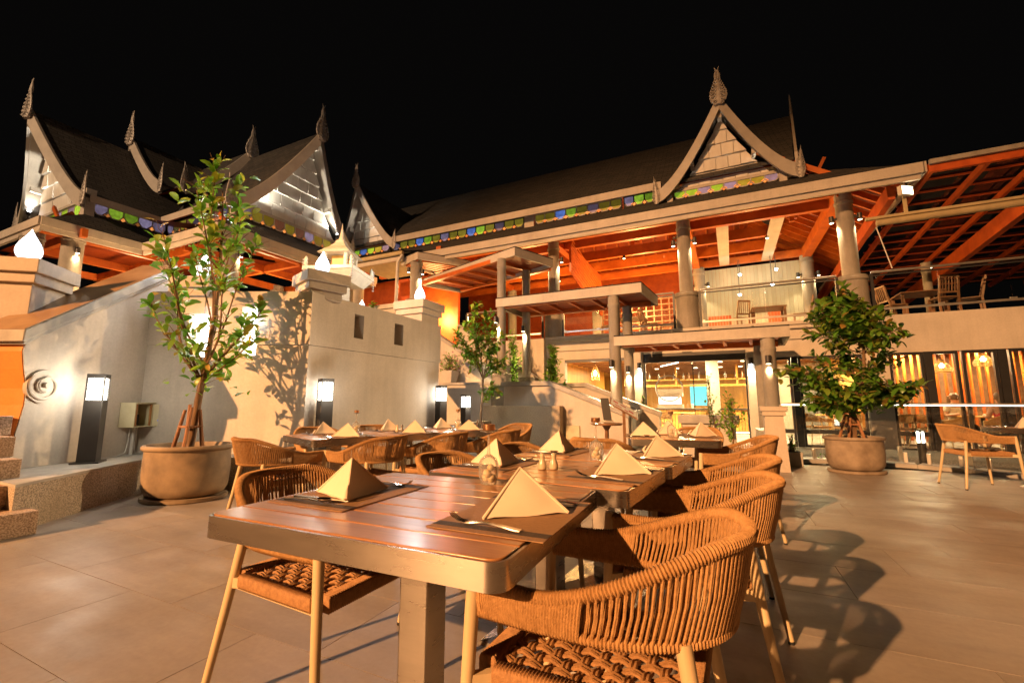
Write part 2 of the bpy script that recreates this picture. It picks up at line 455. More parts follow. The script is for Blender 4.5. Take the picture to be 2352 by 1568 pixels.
M['gravel'] = mat('dark_gravel', (0.22, 0.2, 0.18), (0.07, 0.065, 0.06), 0.9, 40, bump=0.8, bscale=60, world=True)
M['ground'] = mat('dark_ground', (0.06, 0.055, 0.05), rough=0.95, world=True)
M['awning'] = mat('awning_roll', (0.42, 0.33, 0.18), rough=0.7)
M['pvc'] = mat('white_pipe', (0.6, 0.57, 0.52), rough=0.5)
M['pane_green'] = pane_mat('pane_green', (0.24, 0.42, 0.03), 0.75)
M['pane_olive'] = pane_mat('pane_olive', (0.30, 0.26, 0.03), 0.45)
M['pane_blue'] = pane_mat('pane_blue', (0.10, 0.2, 0.62), 0.5)
M['pane_violet'] = pane_mat('pane_violet', (0.26, 0.22, 0.36), 0.45)
M['pane_brown'] = pane_mat('pane_brown', (0.22, 0.10, 0.06), 0.4)
M['pane_orange'] = pane_mat('pane_orange', (0.75, 0.26, 0.06), 0.8)
# ================================================================== SETTING
obj('ground', MB().box(-70, 70, -60, 70, -0.6, -0.30), M['ground'], kind='structure', smooth=False)
obj('terrace_floor', MB().box(-12, 7, -14, -0.18, -0.0079, 0.0), M['slab'], kind='structure', smooth=False)
fl = obj('terrace_floor', MB().box(-16, 7.5, -14, 8.4, -0.28, -0.008).box(-16, 0.95, 8.4, 13.0, -0.28, -0.008), M['joint'], kind='structure', smooth=False)
fl['world_base'] = [0.0, 0.0, 0.0]
def slab_mesh(w, d):
    m = MB().box(0, w, 0, d, -0.006, 0.0)
    me = m.mesh('paving_slab'); fix_normals(me); me.materials.append(M['slab']); return me
SL = slab_mesh(1.0965, 0.5495)
slab_cache = {}
rows = [(0.93 + 0.553 * r, r) for r in range(-2, 22)]
for (y0, r) in rows:
    off = (0.15 + 0.39 * r) % 1.1
    k0 = -8 if y0 < 7 else -7
    for k in range(k0, 5):
        x0 = off + 1.1 * k; x1 = x0 + 1.093
        if x0 > (4.6 if y0 < 5 else 5.4): continue
        if x1 > 1.0 and y0 + 0.553 > 9.35: continue
        if y0 > 8.6 and x0 < -4.6: continue
        if x1 < -6.4 and y0 > 2.5: continue
        o = link_mesh('paving_slab', SL, fl, (x0 + 0.0017, y0 + 0.0017, 0.0))
# kerb that carries the glass balustrade, following the round edge of the terrace
arc = [(1.02, 9.35), (1.6, 9.52), (2.2, 9.55), (2.8, 9.43), (3.35, 9.15), (3.9, 8.72), (4.5, 8.1), (5.2, 7.2)]
kb = thing('terrace_kerb', None, None, (2.8, 9.4, 0), world=True, kind='structure')
for i in range(len(arc) - 1):
    a = Vector((*arc[i], 0)); b = Vector((*arc[i+1], 0)); n = Vector((-(b-a).y, (b-a).x, 0)).normalized() * 0.34
    obj('kerb_stone', MB().hexa([a, b, b+n, a+n], [p + Vector((0,0,0.07)) for p in (a, b, b+n, a+n)]), M['cap'], kb, bevel=0.008)
obj('garden_gravel', MB().box(0.96, 12, 8.45, 12.9, -0.295, -0.03), M['gravel'], kind='structure', smooth=False)

# ------------------------------------------------------------------ granite bench along the stair wall
def V3(x, y, z=0): return Vector((x, y, z))
bench = thing('granite_bench', 'long low speckled granite ledge curving along the foot of the left plaster walls', 'ledge', (-6.2, 3.0, 0), world=True)
front = [(-5.35, 1.60), (-5.75, 2.12), (-6.12, 2.62), (-6.33, 3.0), (-6.12, 3.22), (-5.62, 3.45), (-5.1, 3.68), (-4.75, 3.98), (-4.68, 4.4), (-4.68, 7.6)]
back = [(-6.55, 1.60), (-6.72, 2.12), (-6.95, 2.62), (-7.1, 3.0), (-7.3, 3.35), (-6.6, 3.8), (-5.9, 4.1), (-5.4, 4.3), (-5.3, 4.7), (-5.3, 7.6)]
mf = MB(); mt = MB()
for i in range(len(front) - 1):
    q = [V3(*front[i]), V3(*front[i+1]), V3(*back[i+1]), V3(*back[i])]
    mf.hexa(q, [p + V3(0,0,0.372) for p in q])
    mt.hexa([p + V3(0,0,0.374) for p in q], [p + V3(0,0,0.398) for p in q])
obj('bench_face', mf, M['granite'], bench, smooth=False)
obj('bench_top', mt, M['cap'], bench, smooth=False)

# ------------------------------------------------------------------ entrance stair on the left
st = thing('entrance_stairs', 'four pinkish granite steps rising to the left at the photo edge', 'stairs', (-5.6, 0.5, 0), world=True)
for i, (x, ye) in enumerate([(-5.19, 1.715), (-5.50, 1.735), (-5.82, 1.76), (-6.13, 1.79), (-6.45, 1.84)]):
    obj('step', MB().box(-9.5, x, -1.3, ye, 0.188*i + 0.0005, 0.188*(i+1)), M['step'], st, bevel=0.006)

# ------------------------------------------------------------------ walls with openings
def wall_grid(p0, p1, z0, z1, thick, holes=()):
    """upright wall from p0 to p1; its thickness lies to the left of p0->p1"""
    p0 = V3(*p0); p1 = V3(*p1); d = (p1 - p0); Lg = d.length; d.normalize(); n = V3(-d.y, d.x) * thick
    S = sorted(set([0, Lg] + [h[0] for h in holes] + [h[1] for h in holes]))
    Z = sorted(set([z0, z1] + [h[2] for h in holes] + [h[3] for h in holes]))
    def hole(i, j):
        if i < 0 or j < 0 or i >= len(S)-1 or j >= len(Z)-1: return True
        s = (S[i] + S[i+1]) / 2; z = (Z[j] + Z[j+1]) / 2
        return any(h[0] < s < h[1] and h[2] < z < h[3] for h in holes)
    m = MB()
    P = lambda s, z, k: p0 + d * s + V3(0, 0, z) + n * k
    for i in range(len(S)-1):
        for j in range(len(Z)-1):
            if hole(i, j): continue
            a, b, c, e = S[i], S[i+1], Z[j], Z[j+1]
            m.poly([P(a,c,0), P(b,c,0), P(b,e,0), P(a,e,0)]); m.poly([P(b,c,1), P(a,c,1), P(a,e,1), P(b,e,1)])
            if hole(i-1, j): m.poly([P(a,c,1), P(a,c,0), P(a,e,0), P(a,e,1)])
            if hole(i+1, j): m.poly([P(b,c,0), P(b,c,1), P(b,e,1), P(b,e,0)])
            if hole(i, j-1): m.poly([P(a,c,0), P(a,c,1), P(b,c,1), P(b,c,0)])
            if hole(i, j+1): m.poly([P(a,e,1), P(a,e,0), P(b,e,0), P(b,e,1)])
    return m
def wobj(name, mb, mt, parent, **k):
    return obj(name, mb, mt, parent, smooth=False, recalc=False, **k)

tower = thing('stair_tower', 'tall beige plastered stair wall with four slot openings behind the left tree', 'wall', (-5.6, 4.6, 0.4), world=True)
CW = (-5.14, 4.19); LW = (-7.16, 3.223)
dl = (V3(*CW) - V3(*LW)); LL = dl.length; dl.normalize()
def w2s(x): return (x - LW[0]) / dl.x
fh = [(w2s(-6.0), w2s(-5.80), 1.72, 2.40), (w2s(-6.66), w2s(-6.40), 1.70, 2.40)]
wobj('lower_wall', wall_grid(LW, CW, 0.0, 1.862, 0.25, [(h[0], h[1], h[2], 1.862) for h in fh]), M['plaster'], tower)
lo = V3(dl.y, -dl.x) * 0.018
wobj('upper_wall', wall_grid((LW[0]+lo.x, LW[1]+lo.y), (CW[0]+lo.x+0.02, CW[1]+lo.y+0.0), 1.866, 2.62, 0.25, [(h[0], h[1], 1.866, h[3]) for h in fh]), M['plaster'], tower)
wobj('lower_wall', wall_grid((-5.14, 4.192), (-5.14, 7.3), 0.0, 1.862, 0.25, []), M['plaster'], tower)
wobj('upper_wall', wall_grid((-5.122, 4.186), (-5.122, 7.318), 1.866, 2.62, 0.27, [(0.80, 1.0, 2.07, 2.45), (1.73, 1.965, 2.075, 2.455)]), M['plaster'], tower)
obj('core', MB().prism([V3(-7.3,3.6,0.02), V3(-5.55,4.42,0.02), V3(-5.44,7.28,0.02), V3(-7.6,7.28,0.02)], [V3(-7.3,3.6,1.64), V3(-5.55,4.42,1.64), V3(-5.44,7.28,1.64), V3(-7.6,7.28,1.64)]), M['plaster'], tower, smooth=False)
obj('roof_slab', MB().prism([V3(-7.0,3.58,2.46), V3(-5.42,4.36,2.46), V3(-5.40,7.28,2.46), V3(-7.6,7.28,2.46)], [V3(-7.0,3.58,2.60), V3(-5.42,4.36,2.60), V3(-5.40,7.28,2.60), V3(-7.6,7.28,2.60)]), M['plaster'], tower, smooth=False)
obj('back_panel', MB().box(-5.60, -5.56, 4.6, 7.2, 1.66, 2.45), M['plaster'], tower, smooth=False)

# sloping balustrade wall with scroll
bw = thing('stair_balustrade', 'sloping plastered balustrade wall with a carved scroll beside the entrance steps', 'wall', (-6.6, 2.2, 0.4), world=True)
d1 = V3(-0.433, 0.901); n1 = V3(-0.901, -0.433)
A0 = V3(-6.505, 1.865)
def wp(s, z, k=0.0): return A0 + d1 * s + n1 * k + V3(0, 0, z)
prof = [(-0.0, 0.40), (0.03, 0.75), (0.075, 1.05), (0.07, 1.22), (0.02, 1.42), (-0.015, 1.60), (0.0, 1.69), (1.75, 2.87), (1.75, 0.40)]
obj('plaster_face', MB().prism([wp(s, z) for s, z in prof], [wp(s, z, 0.36) for s, z in prof]), M['plaster'], bw, angle=25)
obj('pillar_block', MB().prism([wp(0.12, 0.40, 0.02), wp(0.12, 0.40, 0.34), wp(0.75, 0.40, 0.34), wp(0.75, 0.40, 0.02)], [wp(0.12, 1.7, 0.02), wp(0.12, 1.7, 0.34), wp(0.75, 1.7, 0.34), wp(0.75, 1.7, 0.02)]), M['plaster'], bw, smooth=False)
epm = MB()
for (sa, za), (sb, zb2) in zip(prof[:6], prof[1:7]):
    epm.hexa([wp(sa-0.006, za, 0.01), wp(sa-0.006, za, 0.35), wp(sa-0.0005, za, 0.35), wp(sa-0.0005, za, 0.01)], [wp(sb-0.006, zb2, 0.01), wp(sb-0.006, zb2, 0.35), wp(sb-0.0005, zb2, 0.35), wp(sb-0.0005, zb2, 0.01)])
obj('painted_end', epm, M['orange_paint'], bw, smooth=False)
sl = (2.87 - 1.69) / 1.75
def slope_bar(s0, s1, za, h, k0, k1):
    return MB().hexa([wp(s0, za + sl*s0, k0), wp(s1, za + sl*s1, k0), wp(s1, za + sl*s1, k1), wp(s0, za + sl*s0, k1)],
                     [wp(s0, za + h + sl*s0, k0), wp(s1, za + h + sl*s1, k0), wp(s1, za + h + sl*s1, k1), wp(s0, za + h + sl*s0, k1)])
obj('coping', slope_bar(-0.05, 1.78, 1.696, 0.05, -0.035, 0.40), M['cap'], bw, bevel=0.008)
obj('coping', slope_bar(-0.09, 1.80, 1.748, 0.13, -0.07, 0.46), M['cap'], bw, bevel=0.012)
cop = mat('brown_coping', (0.36, 0.22, 0.11), (0.24, 0.14, 0.07), 0.3, 3, bump=0.08, world=True)  # browner and glossier than the cement coping below it
obj('coping_top', slope_bar(-0.09, 1.80, 1.880, 0.008, -0.068, 0.458), cop, bw, smooth=False)
# scroll: stacked discs on the wall face
sc = V3(-6.60, 2.065, 1.245)
def disc(cu, cz, r, k0, k1, n=36):
    lo_ = []; hi_ = []
    for i in range(n):
        a = 2*PI*i/n
        p = sc + d1 * (cu + r*math.cos(a)) + V3(0,0, cz + r*math.sin(a))
        lo_.append(p + n1*(-k0)); hi_.append(p + n1*(-k1))
    return MB().prism(lo_, hi_)
spts = []
for i in range(60):
    f = i/59; a = 2*PI*1.35*f + 2.4; r = 0.160*(1-f) + 0.055*f
    spts.append(sc + d1*(r*math.cos(a)) + V3(0,0,r*math.sin(a)) - n1*(0.016 + 0.03*f))
obj('scroll_disc', disc(0, 0, 0.175, -0.02, 0.020), M['plaster'], bw, angle=40)
obj('scroll_line', MB().tube(spts, [0.018 - 0.004*i/59 for i in range(60)], 8), M['plaster'], bw)
obj('scroll_ring', disc(-0.015, 0.01, 0.082, 0.0, 0.045), M['plaster'], bw, angle=40)
obj('scroll_eye', disc(-0.02, 0.012, 0.030, 0.0, 0.085), M['plaster'], bw, angle=40)
# flight of steps behind the balustrade, up to the tower
obj('stair_flight', MB().hexa([wp(0.1,0.4,0.37), wp(1.75,0.4,0.37), wp(1.75,0.4,1.9), wp(0.1,0.4,1.9)], [wp(0.1,1.0,0.37), wp(1.75,2.3,0.37), wp(1.75,2.3,1.9), wp(0.1,1.0,1.9)]), M['step'], st, smooth=False)

# ------------------------------------------------------------------ lamp pedestals
def pedestal(c, rz, w, z0, z1, label):
    t = thing('lamp_pedestal', label, 'pedestal', (c[0], c[1], z0), rz, 'plastered lamp pedestals on the stair walls')
    h = z1 - z0; b = w/2
    obj('shaft', MB().box(-b, b, -b, b, 0, h - 0.27), M['plaster'], t, bevel=0.006)
    obj('cornice', MB().box(-b-0.045, b+0.045, -b-0.045, b+0.045, h-0.27, h-0.16), M['plaster'], t, bevel=0.006)
    obj('cap', MB().box(-b-0.085, b+0.085, -b-0.085, b+0.085, h-0.158, h), M['plaster'], t, bevel=0.008)
    return t
pedestal((-7.22, 1.98), R(40), 0.50, 1.2, 2.66, 'beige stepped pedestal at the far left edge carrying the left white lamp')
pedestal((-6.72, 3.62), R(25.6), 0.40, 2.3, 2.82, 'stepped lamp pedestal half hidden behind the left tree')
pedestal((-5.33, 4.50), R(45+25.6), 0.46, 2.55, 2.95, 'stepped lamp pedestal on the near corner of the stair tower')
pedestal((-5.42, 6.98), 0, 0.56, 2.55, 3.05, 'stepped lamp pedestal at the far right end of the stair tower')

def flame_lamp(loc, s, label, power):
    t = thing('flame_lamp', label, 'lamp', loc, 0, 'white flame shaped lamps on the stair walls')
    obj('collar', MB().lathe([(0.05*s, 0), (0.06*s, 0.01*s), (0.055*s, 0.045*s), (0.075*s, 0.055*s), (0.075*s, 0.07*s)], 20), M['concrete'], t)
    pr = [(0.07, 0.072), (0.098, 0.095), (0.113, 0.135), (0.116, 0.17), (0.108, 0.215), (0.090, 0.262), (0.064, 0.31), (0.036, 0.36), (0.016, 0.40), (0.002, 0.435)]
    obj('glass_globe', MB().lathe([(r*s, z*s) for r, z in pr], 28), M['globe'], t, angle=80)
    if power: point_light('flame_lamp_light', (loc[0], loc[1], loc[2] + 0.62*s), power, (0.95, 0.97, 1.0), 0.10)
flame_lamp((-7.22, 1.98, 2.66), 1.0, 'white flame shaped lamp at the far left edge of the photo', 0)
flame_lamp((-6.72, 3.62, 2.82), 1.0, 'white flame shaped lamp shining through the left potted tree', 30)
flame_lamp((-5.33, 4.50, 2.95), 0.90, 'white flame shaped lamp on the tower corner below the spirit house', 30)
flame_lamp((-5.42, 6.98, 3.05), 0.92, 'white flame shaped lamp left of the middle tree', 45)
flame_lamp((-11.2, 11.2, 4.25), 0.9, 'small distant flame lamp peeking over the tower wall top', 0)
# wall lamps behind the slots of the left face
for x, y, lb in ((-5.95, 3.98, 'bright white lamp behind the right slot of the left tower face'), (-6.57, 3.68, 'bright white lamp behind the slot hidden by the tree trunk')):
    t = thing('slot_lamp', lb, 'lamp', (x, y, 1.70), R(25.6), 'lamps glowing inside the tower slots')
    obj('lamp_body', MB().box(-0.10, 0.10, 0.03, 0.07, -0.02, 0.76), M['cream_metal'], t, smooth=False)
    obj('lamp_glass', MB().box(-0.115, 0.115, -0.02, 0.028, 0.0, 0.74), M['panel'], t, smooth=False)
    obj('spot_bulb', MB().lathe([(0.0, -0.02), (0.03, -0.01), (0.035, 0.02), (0.0, 0.035)], 12, (0.12, -0.30, 0.46)), M['disc_white'], t)
    obj('spot_arm', MB().tube([(0.12, -0.29, 0.44), (0.12, 0.03, 0.40)], 0.008, 6), M['black_metal'], t)

# ------------------------------------------------------------------ roofs
def roof_uv(me):
    uv = me.uv_layers.new(name='roof')
    for p in me.polygons:
        n = p.normal
        h = Vector((0,0,1)).cross(n)
        if h.length < 1e-3: h = Vector((1,0,0))
        h.normalize(); v = n.cross(h)
        for li in p.loop_indices:
            co = me.vertices[me.loops[li].vertex_index].co
            uv.data[li].uv = (co.dot(h), co.dot(v))
def roof_obj(mb, parent, name='roof', th=0.0):
    o = obj(name, mb, M['roof'], parent, smooth=True, angle=30)
    roof_uv(o.data); return o
def thick_quad(a, b, c, d, t=0.07):
    """sloping sheet a,b,c,d with thickness downwards"""
    q = [Vector(p) for p in (a, b, c, d)]
    return MB().hexa([p - V3(0,0,t) for p in q], q)

def flame_ornament(m, base, U, N, h, w, lean=0.0, seed=1, sym=True, depth=None):
    """carved flame finial: a flattened tapering body with curled tongues along both edges and scrolls on its face"""
    rnd = random.Random(seed)
    Z = V3(0,0,1); B = Vector(base); dp = depth or w*0.30
    P = lambda u, n, z: B + U*u + N*n + Z*z
    prof = [(0.0, 0.50), (0.08, 0.86), (0.18, 1.0), (0.30, 0.96), (0.42, 0.80), (0.54, 0.62), (0.66, 0.42), (0.78, 0.24), (0.90, 0.11), (1.0, 0.03)]
    def W(t):
        for (a, wa), (b, wb) in zip(prof, prof[1:]):
            if t <= b: return (wa + (wb-wa)*(t-a)/(b-a))*w/2
        return 0.01
    cx = lambda t: lean*h*t*t
    n = 10; L = 26; vs = []; fs = []
    for i in range(L):
        t = i/(L-1)
        a_ = W(t)*0.80*(1 + 0.10*math.sin(i*2.1)); b_ = dp*0.5*(1-t)**0.6 + 0.006
        for k in range(n):
            q = 2*PI*k/n
            vs.append(P(cx(t) + a_*math.cos(q), b_*math.sin(q)*(1+0.25*math.sin(i*1.7+k*2.3)), h*t))
    for i in range(L-1):
        for k in range(n): l = (k+1) % n; fs.append((i*n+k, i*n+l, (i+1)*n+l, (i+1)*n+k))
    fs.append(tuple(range(n-1,-1,-1))); fs.append(tuple((L-1)*n+k for k in range(n)))
    m.add(vs, fs)
    for i in range(11):
        t = 0.02 + i/11*0.84
        for sgn in ((-1, 1) if sym else (1,)):
            ww = W(t); l_ = (0.10 + 0.05*rnd.random())*h*(1-0.55*t) 
            pts = [P(cx(t) + sgn*ww*0.55, 0.01, h*t), P(cx(t) + sgn*(ww*0.92), 0.015, h*t + l_*0.28), P(cx(t) + sgn*(ww*1.02), 0.02, h*t + l_*0.72), P(cx(t) + sgn*(ww*0.90 + 0.05*l_), 0.02, h*t + l_*1.25)]
            r0 = w*0.085*(1-0.6*t)
            m.tube(pts, [r0, r0*0.9, r0*0.55, r0*0.08], 5)
    for i in range(6):
        t = 0.08 + i*0.115
        for sgn in (-1, 1):
            pts = []; rr = []; r0 = W(t)*0.30
            for k in range(10):
                a = sgn*(k/9*1.7*PI) + (0 if sgn > 0 else PI); r_ = r0*(1-k/12)
                pts.append(P(cx(t) + sgn*W(t)*0.42 + r_*math.cos(a), dp*0.52*(1-t)**0.6 + 0.01, h*t + r_*math.sin(a))); rr.append(w*0.035*(1-0.5*t))
            m.tube(pts, rr, 5)
    return m

def make_gable(root, O, U, N, hw_panel, hw_foot, zb, apex_z, lean, depth, tip_h, seed, rows=6, lit=1.0, panes=True, closed=True, bw_=0.34, back_open=False, foot_drop=0.1):
    """gable front: O ground point of the panel plane centre, U across, N outward"""
    O = Vector(O); U = Vector(U); N = Vector(N)
    def P(u, n, z): return O + U*u + N*n + V3(0,0,z)
    zf = zb - foot_drop
    pw = 1.42
    def curve_z(u):                        # outer edge of the roof at |u|
        s = min(1.0, abs(u)/hw_foot)
        return zf + (apex_z - zf) * (1 - s)**pw
    def curve_u(z):
        if z <= zf: return hw_foot
        return hw_foot * (1 - ((z - zf)/(apex_z - zf))**(1/pw))
    def pn(z): return lean * max(0.0, (z - zb)/(apex_z - zb))              # the whole front leans outwards
    def off(z): return 0.30 + lean * max(0.0, (z - zf)/(apex_z - zf))      # barge board plane in front of the panel
    inset = bw_*0.95
    top_in = apex_z - inset*1.9
    def in_u(z):                           # inner limit of the panel
        return max(0.0, min(hw_panel, curve_u(z + inset*1.15) - 0.03))
    # boards
    if closed:
        zt = apex_z - inset*1.15
        rh = (zt - zb)/rows
        wallp = []
        zz = [zb + (zt-zb)*i/14 for i in range(15)]
        lo_ = [P(-in_u(z), pn(z)-0.06, z) for z in zz] + [P(in_u(z), pn(z)-0.06, z) for z in reversed(zz)]
        hi_ = [p - N*0.06 for p in lo_]
        obj('gable_wall', MB().prism(lo_, hi_), M['gable_board'], root, smooth=False)
        for r in range(rows):
            z0 = zb + r*rh; z1 = z0 + rh
            half0 = in_u(z0); half1 = in_u(z1)
            bwid = hw_panel*2/9.0
            nb = max(1, int(math.ceil(half0*2/bwid)))
            shift = (0.5 if r % 2 else 0.0)*bwid
            k = -nb
            while k*bwid + shift < half0:
                a = k*bwid + shift; b = a + bwid - 0.012; k += 1
                if b < -half0 or a > half0: continue
                a0 = max(a, -half0); b0 = min(b, half0); a1 = max(a, -half1); b1 = min(b, half1)
                if b0 - a0 < 0.03: continue
                if b1 < a1: a1 = b1 = max(-half1, min(half1, (a1+b1)/2))
                t0 = 0.055 + 0.02*((k*7+r*3) % 3); t1 = 0.012
                n0, n1_ = pn(z0), pn(z1)
                q = [P(a0, n0-0.055, z0), P(b0, n0-0.055, z0), P(b1, n1_-0.055, z1), P(a1, n1_-0.055, z1)]
                h = [P(a0, n0+t0-0.03, z0), P(b0, n0+t0-0.03, z0), P(b1, n1_+t1-0.03, z1-0.004), P(a1, n1_+t1-0.03, z1-0.004)]
                obj('gable_panel', MB().hexa(q, h), M['gable_board'], root, smooth=False)
        obj('base_rail', MB().hexa([P(-hw_panel-0.05, -0.12, zb-0.10), P(hw_panel+0.05, -0.12, zb-0.10), P(hw_panel+0.05, 0.09, zb-0.10), P(-hw_panel-0.05, 0.09, zb-0.10)],
                                   [P(-hw_panel-0.05, -0.12, zb-0.012), P(hw_panel+0.05, -0.12, zb-0.012), P(hw_panel+0.05, 0.09, zb-0.012), P(-hw_panel-0.05, 0.09, zb-0.012)]), M['trim'], root, smooth=False)
    # curved roof sheets, white soffit under the overhang, barge boards
    n = 12
    us = [hw_foot*(1 - i/n) for i in range(n+1)]
    for sgn in (-1, 1):
        top = MB(); sof = MB(); bar = MB()
        for i in range(n):
            ua, ub = us[i]*sgn, us[i+1]*sgn
            za, zb_ = curve_z(ua), curve_z(ub)
            top.hexa([P(ua, off(za)-0.03, za-0.07), P(ub, off(zb_)-0.03, zb_-0.07), P(ub, -depth, zb_-0.07), P(ua, -depth, za-0.07)],
                     [P(ua, off(za)-0.03, za), P(ub, off(zb_)-0.03, zb_), P(ub, -depth, zb_), P(ua, -depth, za)])
            sof.poly([P(ua, off(za)-0.035, za-0.085), P(ub, off(zb_)-0.035, zb_-0.085), P(ub, -0.02 if closed else -depth, zb_-0.085), P(ua, -0.02 if closed else -depth, za-0.085)])
            f0 = off(za); f1 = off(zb_)
            def inner(j, u, z):
                g = j/n
                return (u*(0.97 + 0.01*g) if j < n else 0.0, z + 0.07 - bw_*(1.10 + 0.20*g))
            (ia, iza), (ib, izb) = inner(i, ua, za), inner(i+1, ub, zb_)
            bar.hexa([P(ua, f0-0.035, za+0.07), P(ub, f1-0.035, zb_+0.07), P(ib, f1-0.035, izb), P(ia, f0-0.035, iza)],
                     [P(ua, f0+0.04, za+0.07), P(ub, f1+0.04, zb_+0.07), P(ib, f1+0.04, izb), P(ia, f0+0.04, iza)])
        roof_obj(top, root, 'roof')
        obj('soffit', sof, M['trim'] if closed else M['wood_red'], root, recalc=False)
        obj('bargeboard', bar, M['barge'], root, angle=25)
        fo = MB(); flame_ornament(fo, P(sgn*(hw_foot+0.02), off(zf)+0.03, zf-0.36), U*sgn, N, 1.15*tip_h, 0.27*tip_h, 0.06, seed+sgn)
        obj('eave_finial', fo, M['silver'], root, angle=50)
    ap = MB(); zt = apex_z - 0.34*tip_h
    flame_ornament(ap, P(0, off(apex_z)+0.06, zt), U, N, 1.25*tip_h, 0.54*tip_h, 0.0, seed+9)
    # two horns at the tip
    for sgn in (-1, 1):
        ap.tube([P(sgn*0.02, off(apex_z)+0.06, zt+0.95*tip_h), P(sgn*0.045, off(apex_z)+0.06, zt+1.15*tip_h), P(sgn*0.02, off(apex_z)+0.06, zt+1.32*tip_h), P(sgn*0.06, off(apex_z)+0.06, zt+1.46*tip_h)], [0.06, 0.04, 0.022, 0.006], 6)
    obj('apex_finial', ap, M['silver'], root, angle=50)
    if closed:
        # purlin ends under the overhang
        for u, z in ((0, apex_z - inset*1.25), (-hw_panel*0.55, None), (hw_panel*0.55, None)):
            if z is None: z = curve_z(u) - inset*0.9
            obj('purlin_end', MB().hexa([P(u-0.05, pn(z)-0.02, z-0.13), P(u+0.05, pn(z)-0.02, z-0.13), P(u+0.05, off(z)-0.05, z-0.13), P(u-0.05, off(z)-0.05, z-0.13)],
                                        [P(u-0.05, pn(z)-0.02, z+0.05), P(u+0.05, pn(z)-0.02, z+0.05), P(u+0.05, off(z)-0.05, z+0.05), P(u-0.05, off(z)-0.05, z+0.05)]), M['trim'], root, smooth=False)
    return P, off, curve_z

PANE_CYC = ['pane_violet', 'pane_olive', 'pane_green', 'pane_violet', 'pane_green', 'pane_blue', 'pane_olive', 'pane_green']
def clerestory(root, a, b, z0, z1, nrm, cyc, wide=0.36, frame=None):
    """band of coloured panes between a and b (points), each pane an object; small diamonds below"""
    a = Vector(a); b = Vector(b); d = b - a; L = d.length; d.normalize(); nrm = Vector(nrm)
    n = max(2, int(round(L / wide))); w = L / n
    P = lambda s, z, k=0: a + d*s + V3(0, 0, z) + nrm*k
    h = z1 - z0; dz = 0.16*h/0.33
    for i in range(n):
        s0 = i*w + 0.022; s1 = (i+1)*w - 0.022; big = (i % 3 == 1)
        c = 0.22*w
        pts = [(s0, z0+dz), (s0+c, z0+0.06*h+0.01), (s1-c, z0+0.06*h+0.01), (s1, z0+dz), (s1, z1-0.015), (s0, z1-0.015)]
        if not big: pts = [(s0, z0+dz), ((s0+s1)/2-c*0.6, z0+0.12*h), ((s0+s1)/2+c*0.6, z0+0.12*h), (s1, z0+dz), (s1, z1-0.015), (s0, z1-0.015)]
        obj('glass_pane', MB().prism([P(s, z, 0) for s, z in pts], [P(s, z, 0.012) for s, z in pts]), M[cyc[i % len(cyc)]], root, smooth=False)
        if i:
            s = i*w; r = 0.10*min(1, w/0.36)
            q = [(s-r, z0+0.085), (s, z0+0.02), (s+r, z0+0.085), (s, z0+0.085+0.07)]
            obj('diamond_pane', MB().prism([P(u, z, 0.004) for u, z in q], [P(u, z, 0.018) for u, z in q]), M['pane_orange'], root, smooth=False)
    fm = frame or M['trim']
    fr = MB()
    fr.hexa([P(0, z0-0.02, -0.05), P(L, z0-0.02, -0.05), P(L, z0-0.02, -0.012), P(0, z0-0.02, -0.012)], [P(0, z1, -0.05), P(L, z1, -0.05), P(L, z1, -0.012), P(0, z1, -0.012)])
    obj('pane_backing', fr, M['dark'], root, smooth=False)
    fr = MB()
    fr.hexa([P(0, z1-0.012, -0.01), P(L, z1-0.012, -0.01), P(L, z1-0.012, 0.03), P(0, z1-0.012, 0.03)], [P(0, z1+0.02, -0.01), P(L, z1+0.02, -0.01), P(L, z1+0.02, 0.03), P(0, z1+0.02, 0.03)])
    for i in range(n+1):
        s = min(max(i*w, 0.02), L-0.02)
        fr.hexa([P(s-0.018, z0+dz, -0.01), P(s+0.018, z0+dz, -0.01), P(s+0.018, z0+dz, 0.025), P(s-0.018, z0+dz, 0.025)], [P(s-0.018, z1-0.014, -0.01), P(s+0.018, z1-0.014, -0.01), P(s+0.018, z1-0.014, 0.025), P(s-0.018, z1-0.014, 0.025)])
        c = 0.22*w
        if i < n:
            fr.beam(P(s, z0+dz, 0.008), P(s+w*0.26, z0+0.03, 0.008), 0.03, 0.03)
            fr.beam(P(s+w*0.26, z0+0.03, 0.0075), P(s+w*0.74, z0+0.03, 0.0075), 0.03, 0.03)
            fr.beam(P(s+w, z0+dz, 0.007), P(s+w*0.74, z0+0.03, 0.007), 0.03, 0.03)
    obj('pane_frame', fr, fm, root, smooth=False)

# ================================================================== LEFT PAVILION
pav = thing('thai_pavilion', 'left pavilion with four silver tipped gables and dark shingle roofs', 'pavilion', (-20.3, 10.5, 3.15), world=True)
X_ = V3(1,0); Y_ = V3(0,1)
CX, CY = -20.3, 10.5
make_gable(pav, (CX, 6.15, 0), X_, -Y_, 2.13, 2.55, 7.66, 10.75, 0.75, 4.2, 1.0, 11, rows=6, bw_=0.44)
make_gable(pav, (-14.10, CY, 0), Y_, X_, 2.13, 2.55, 7.66, 11.05, 0.85, 6.2, 1.0, 23, rows=7, bw_=0.44)
make_gable(pav, (CX, 8.35, 0), X_, -Y_, 1.75, 2.05, 9.15, 11.35, 0.20, 6.0, 1.0, 37, closed=False, foot_drop=0.05, bw_=0.42)
make_gable(pav, (-17.75, CY, 0), Y_, X_, 1.75, 2.07, 9.15, 11.4, 0.40, 6.0, 1.0, 41, closed=False, foot_drop=0.05, bw_=0.42)
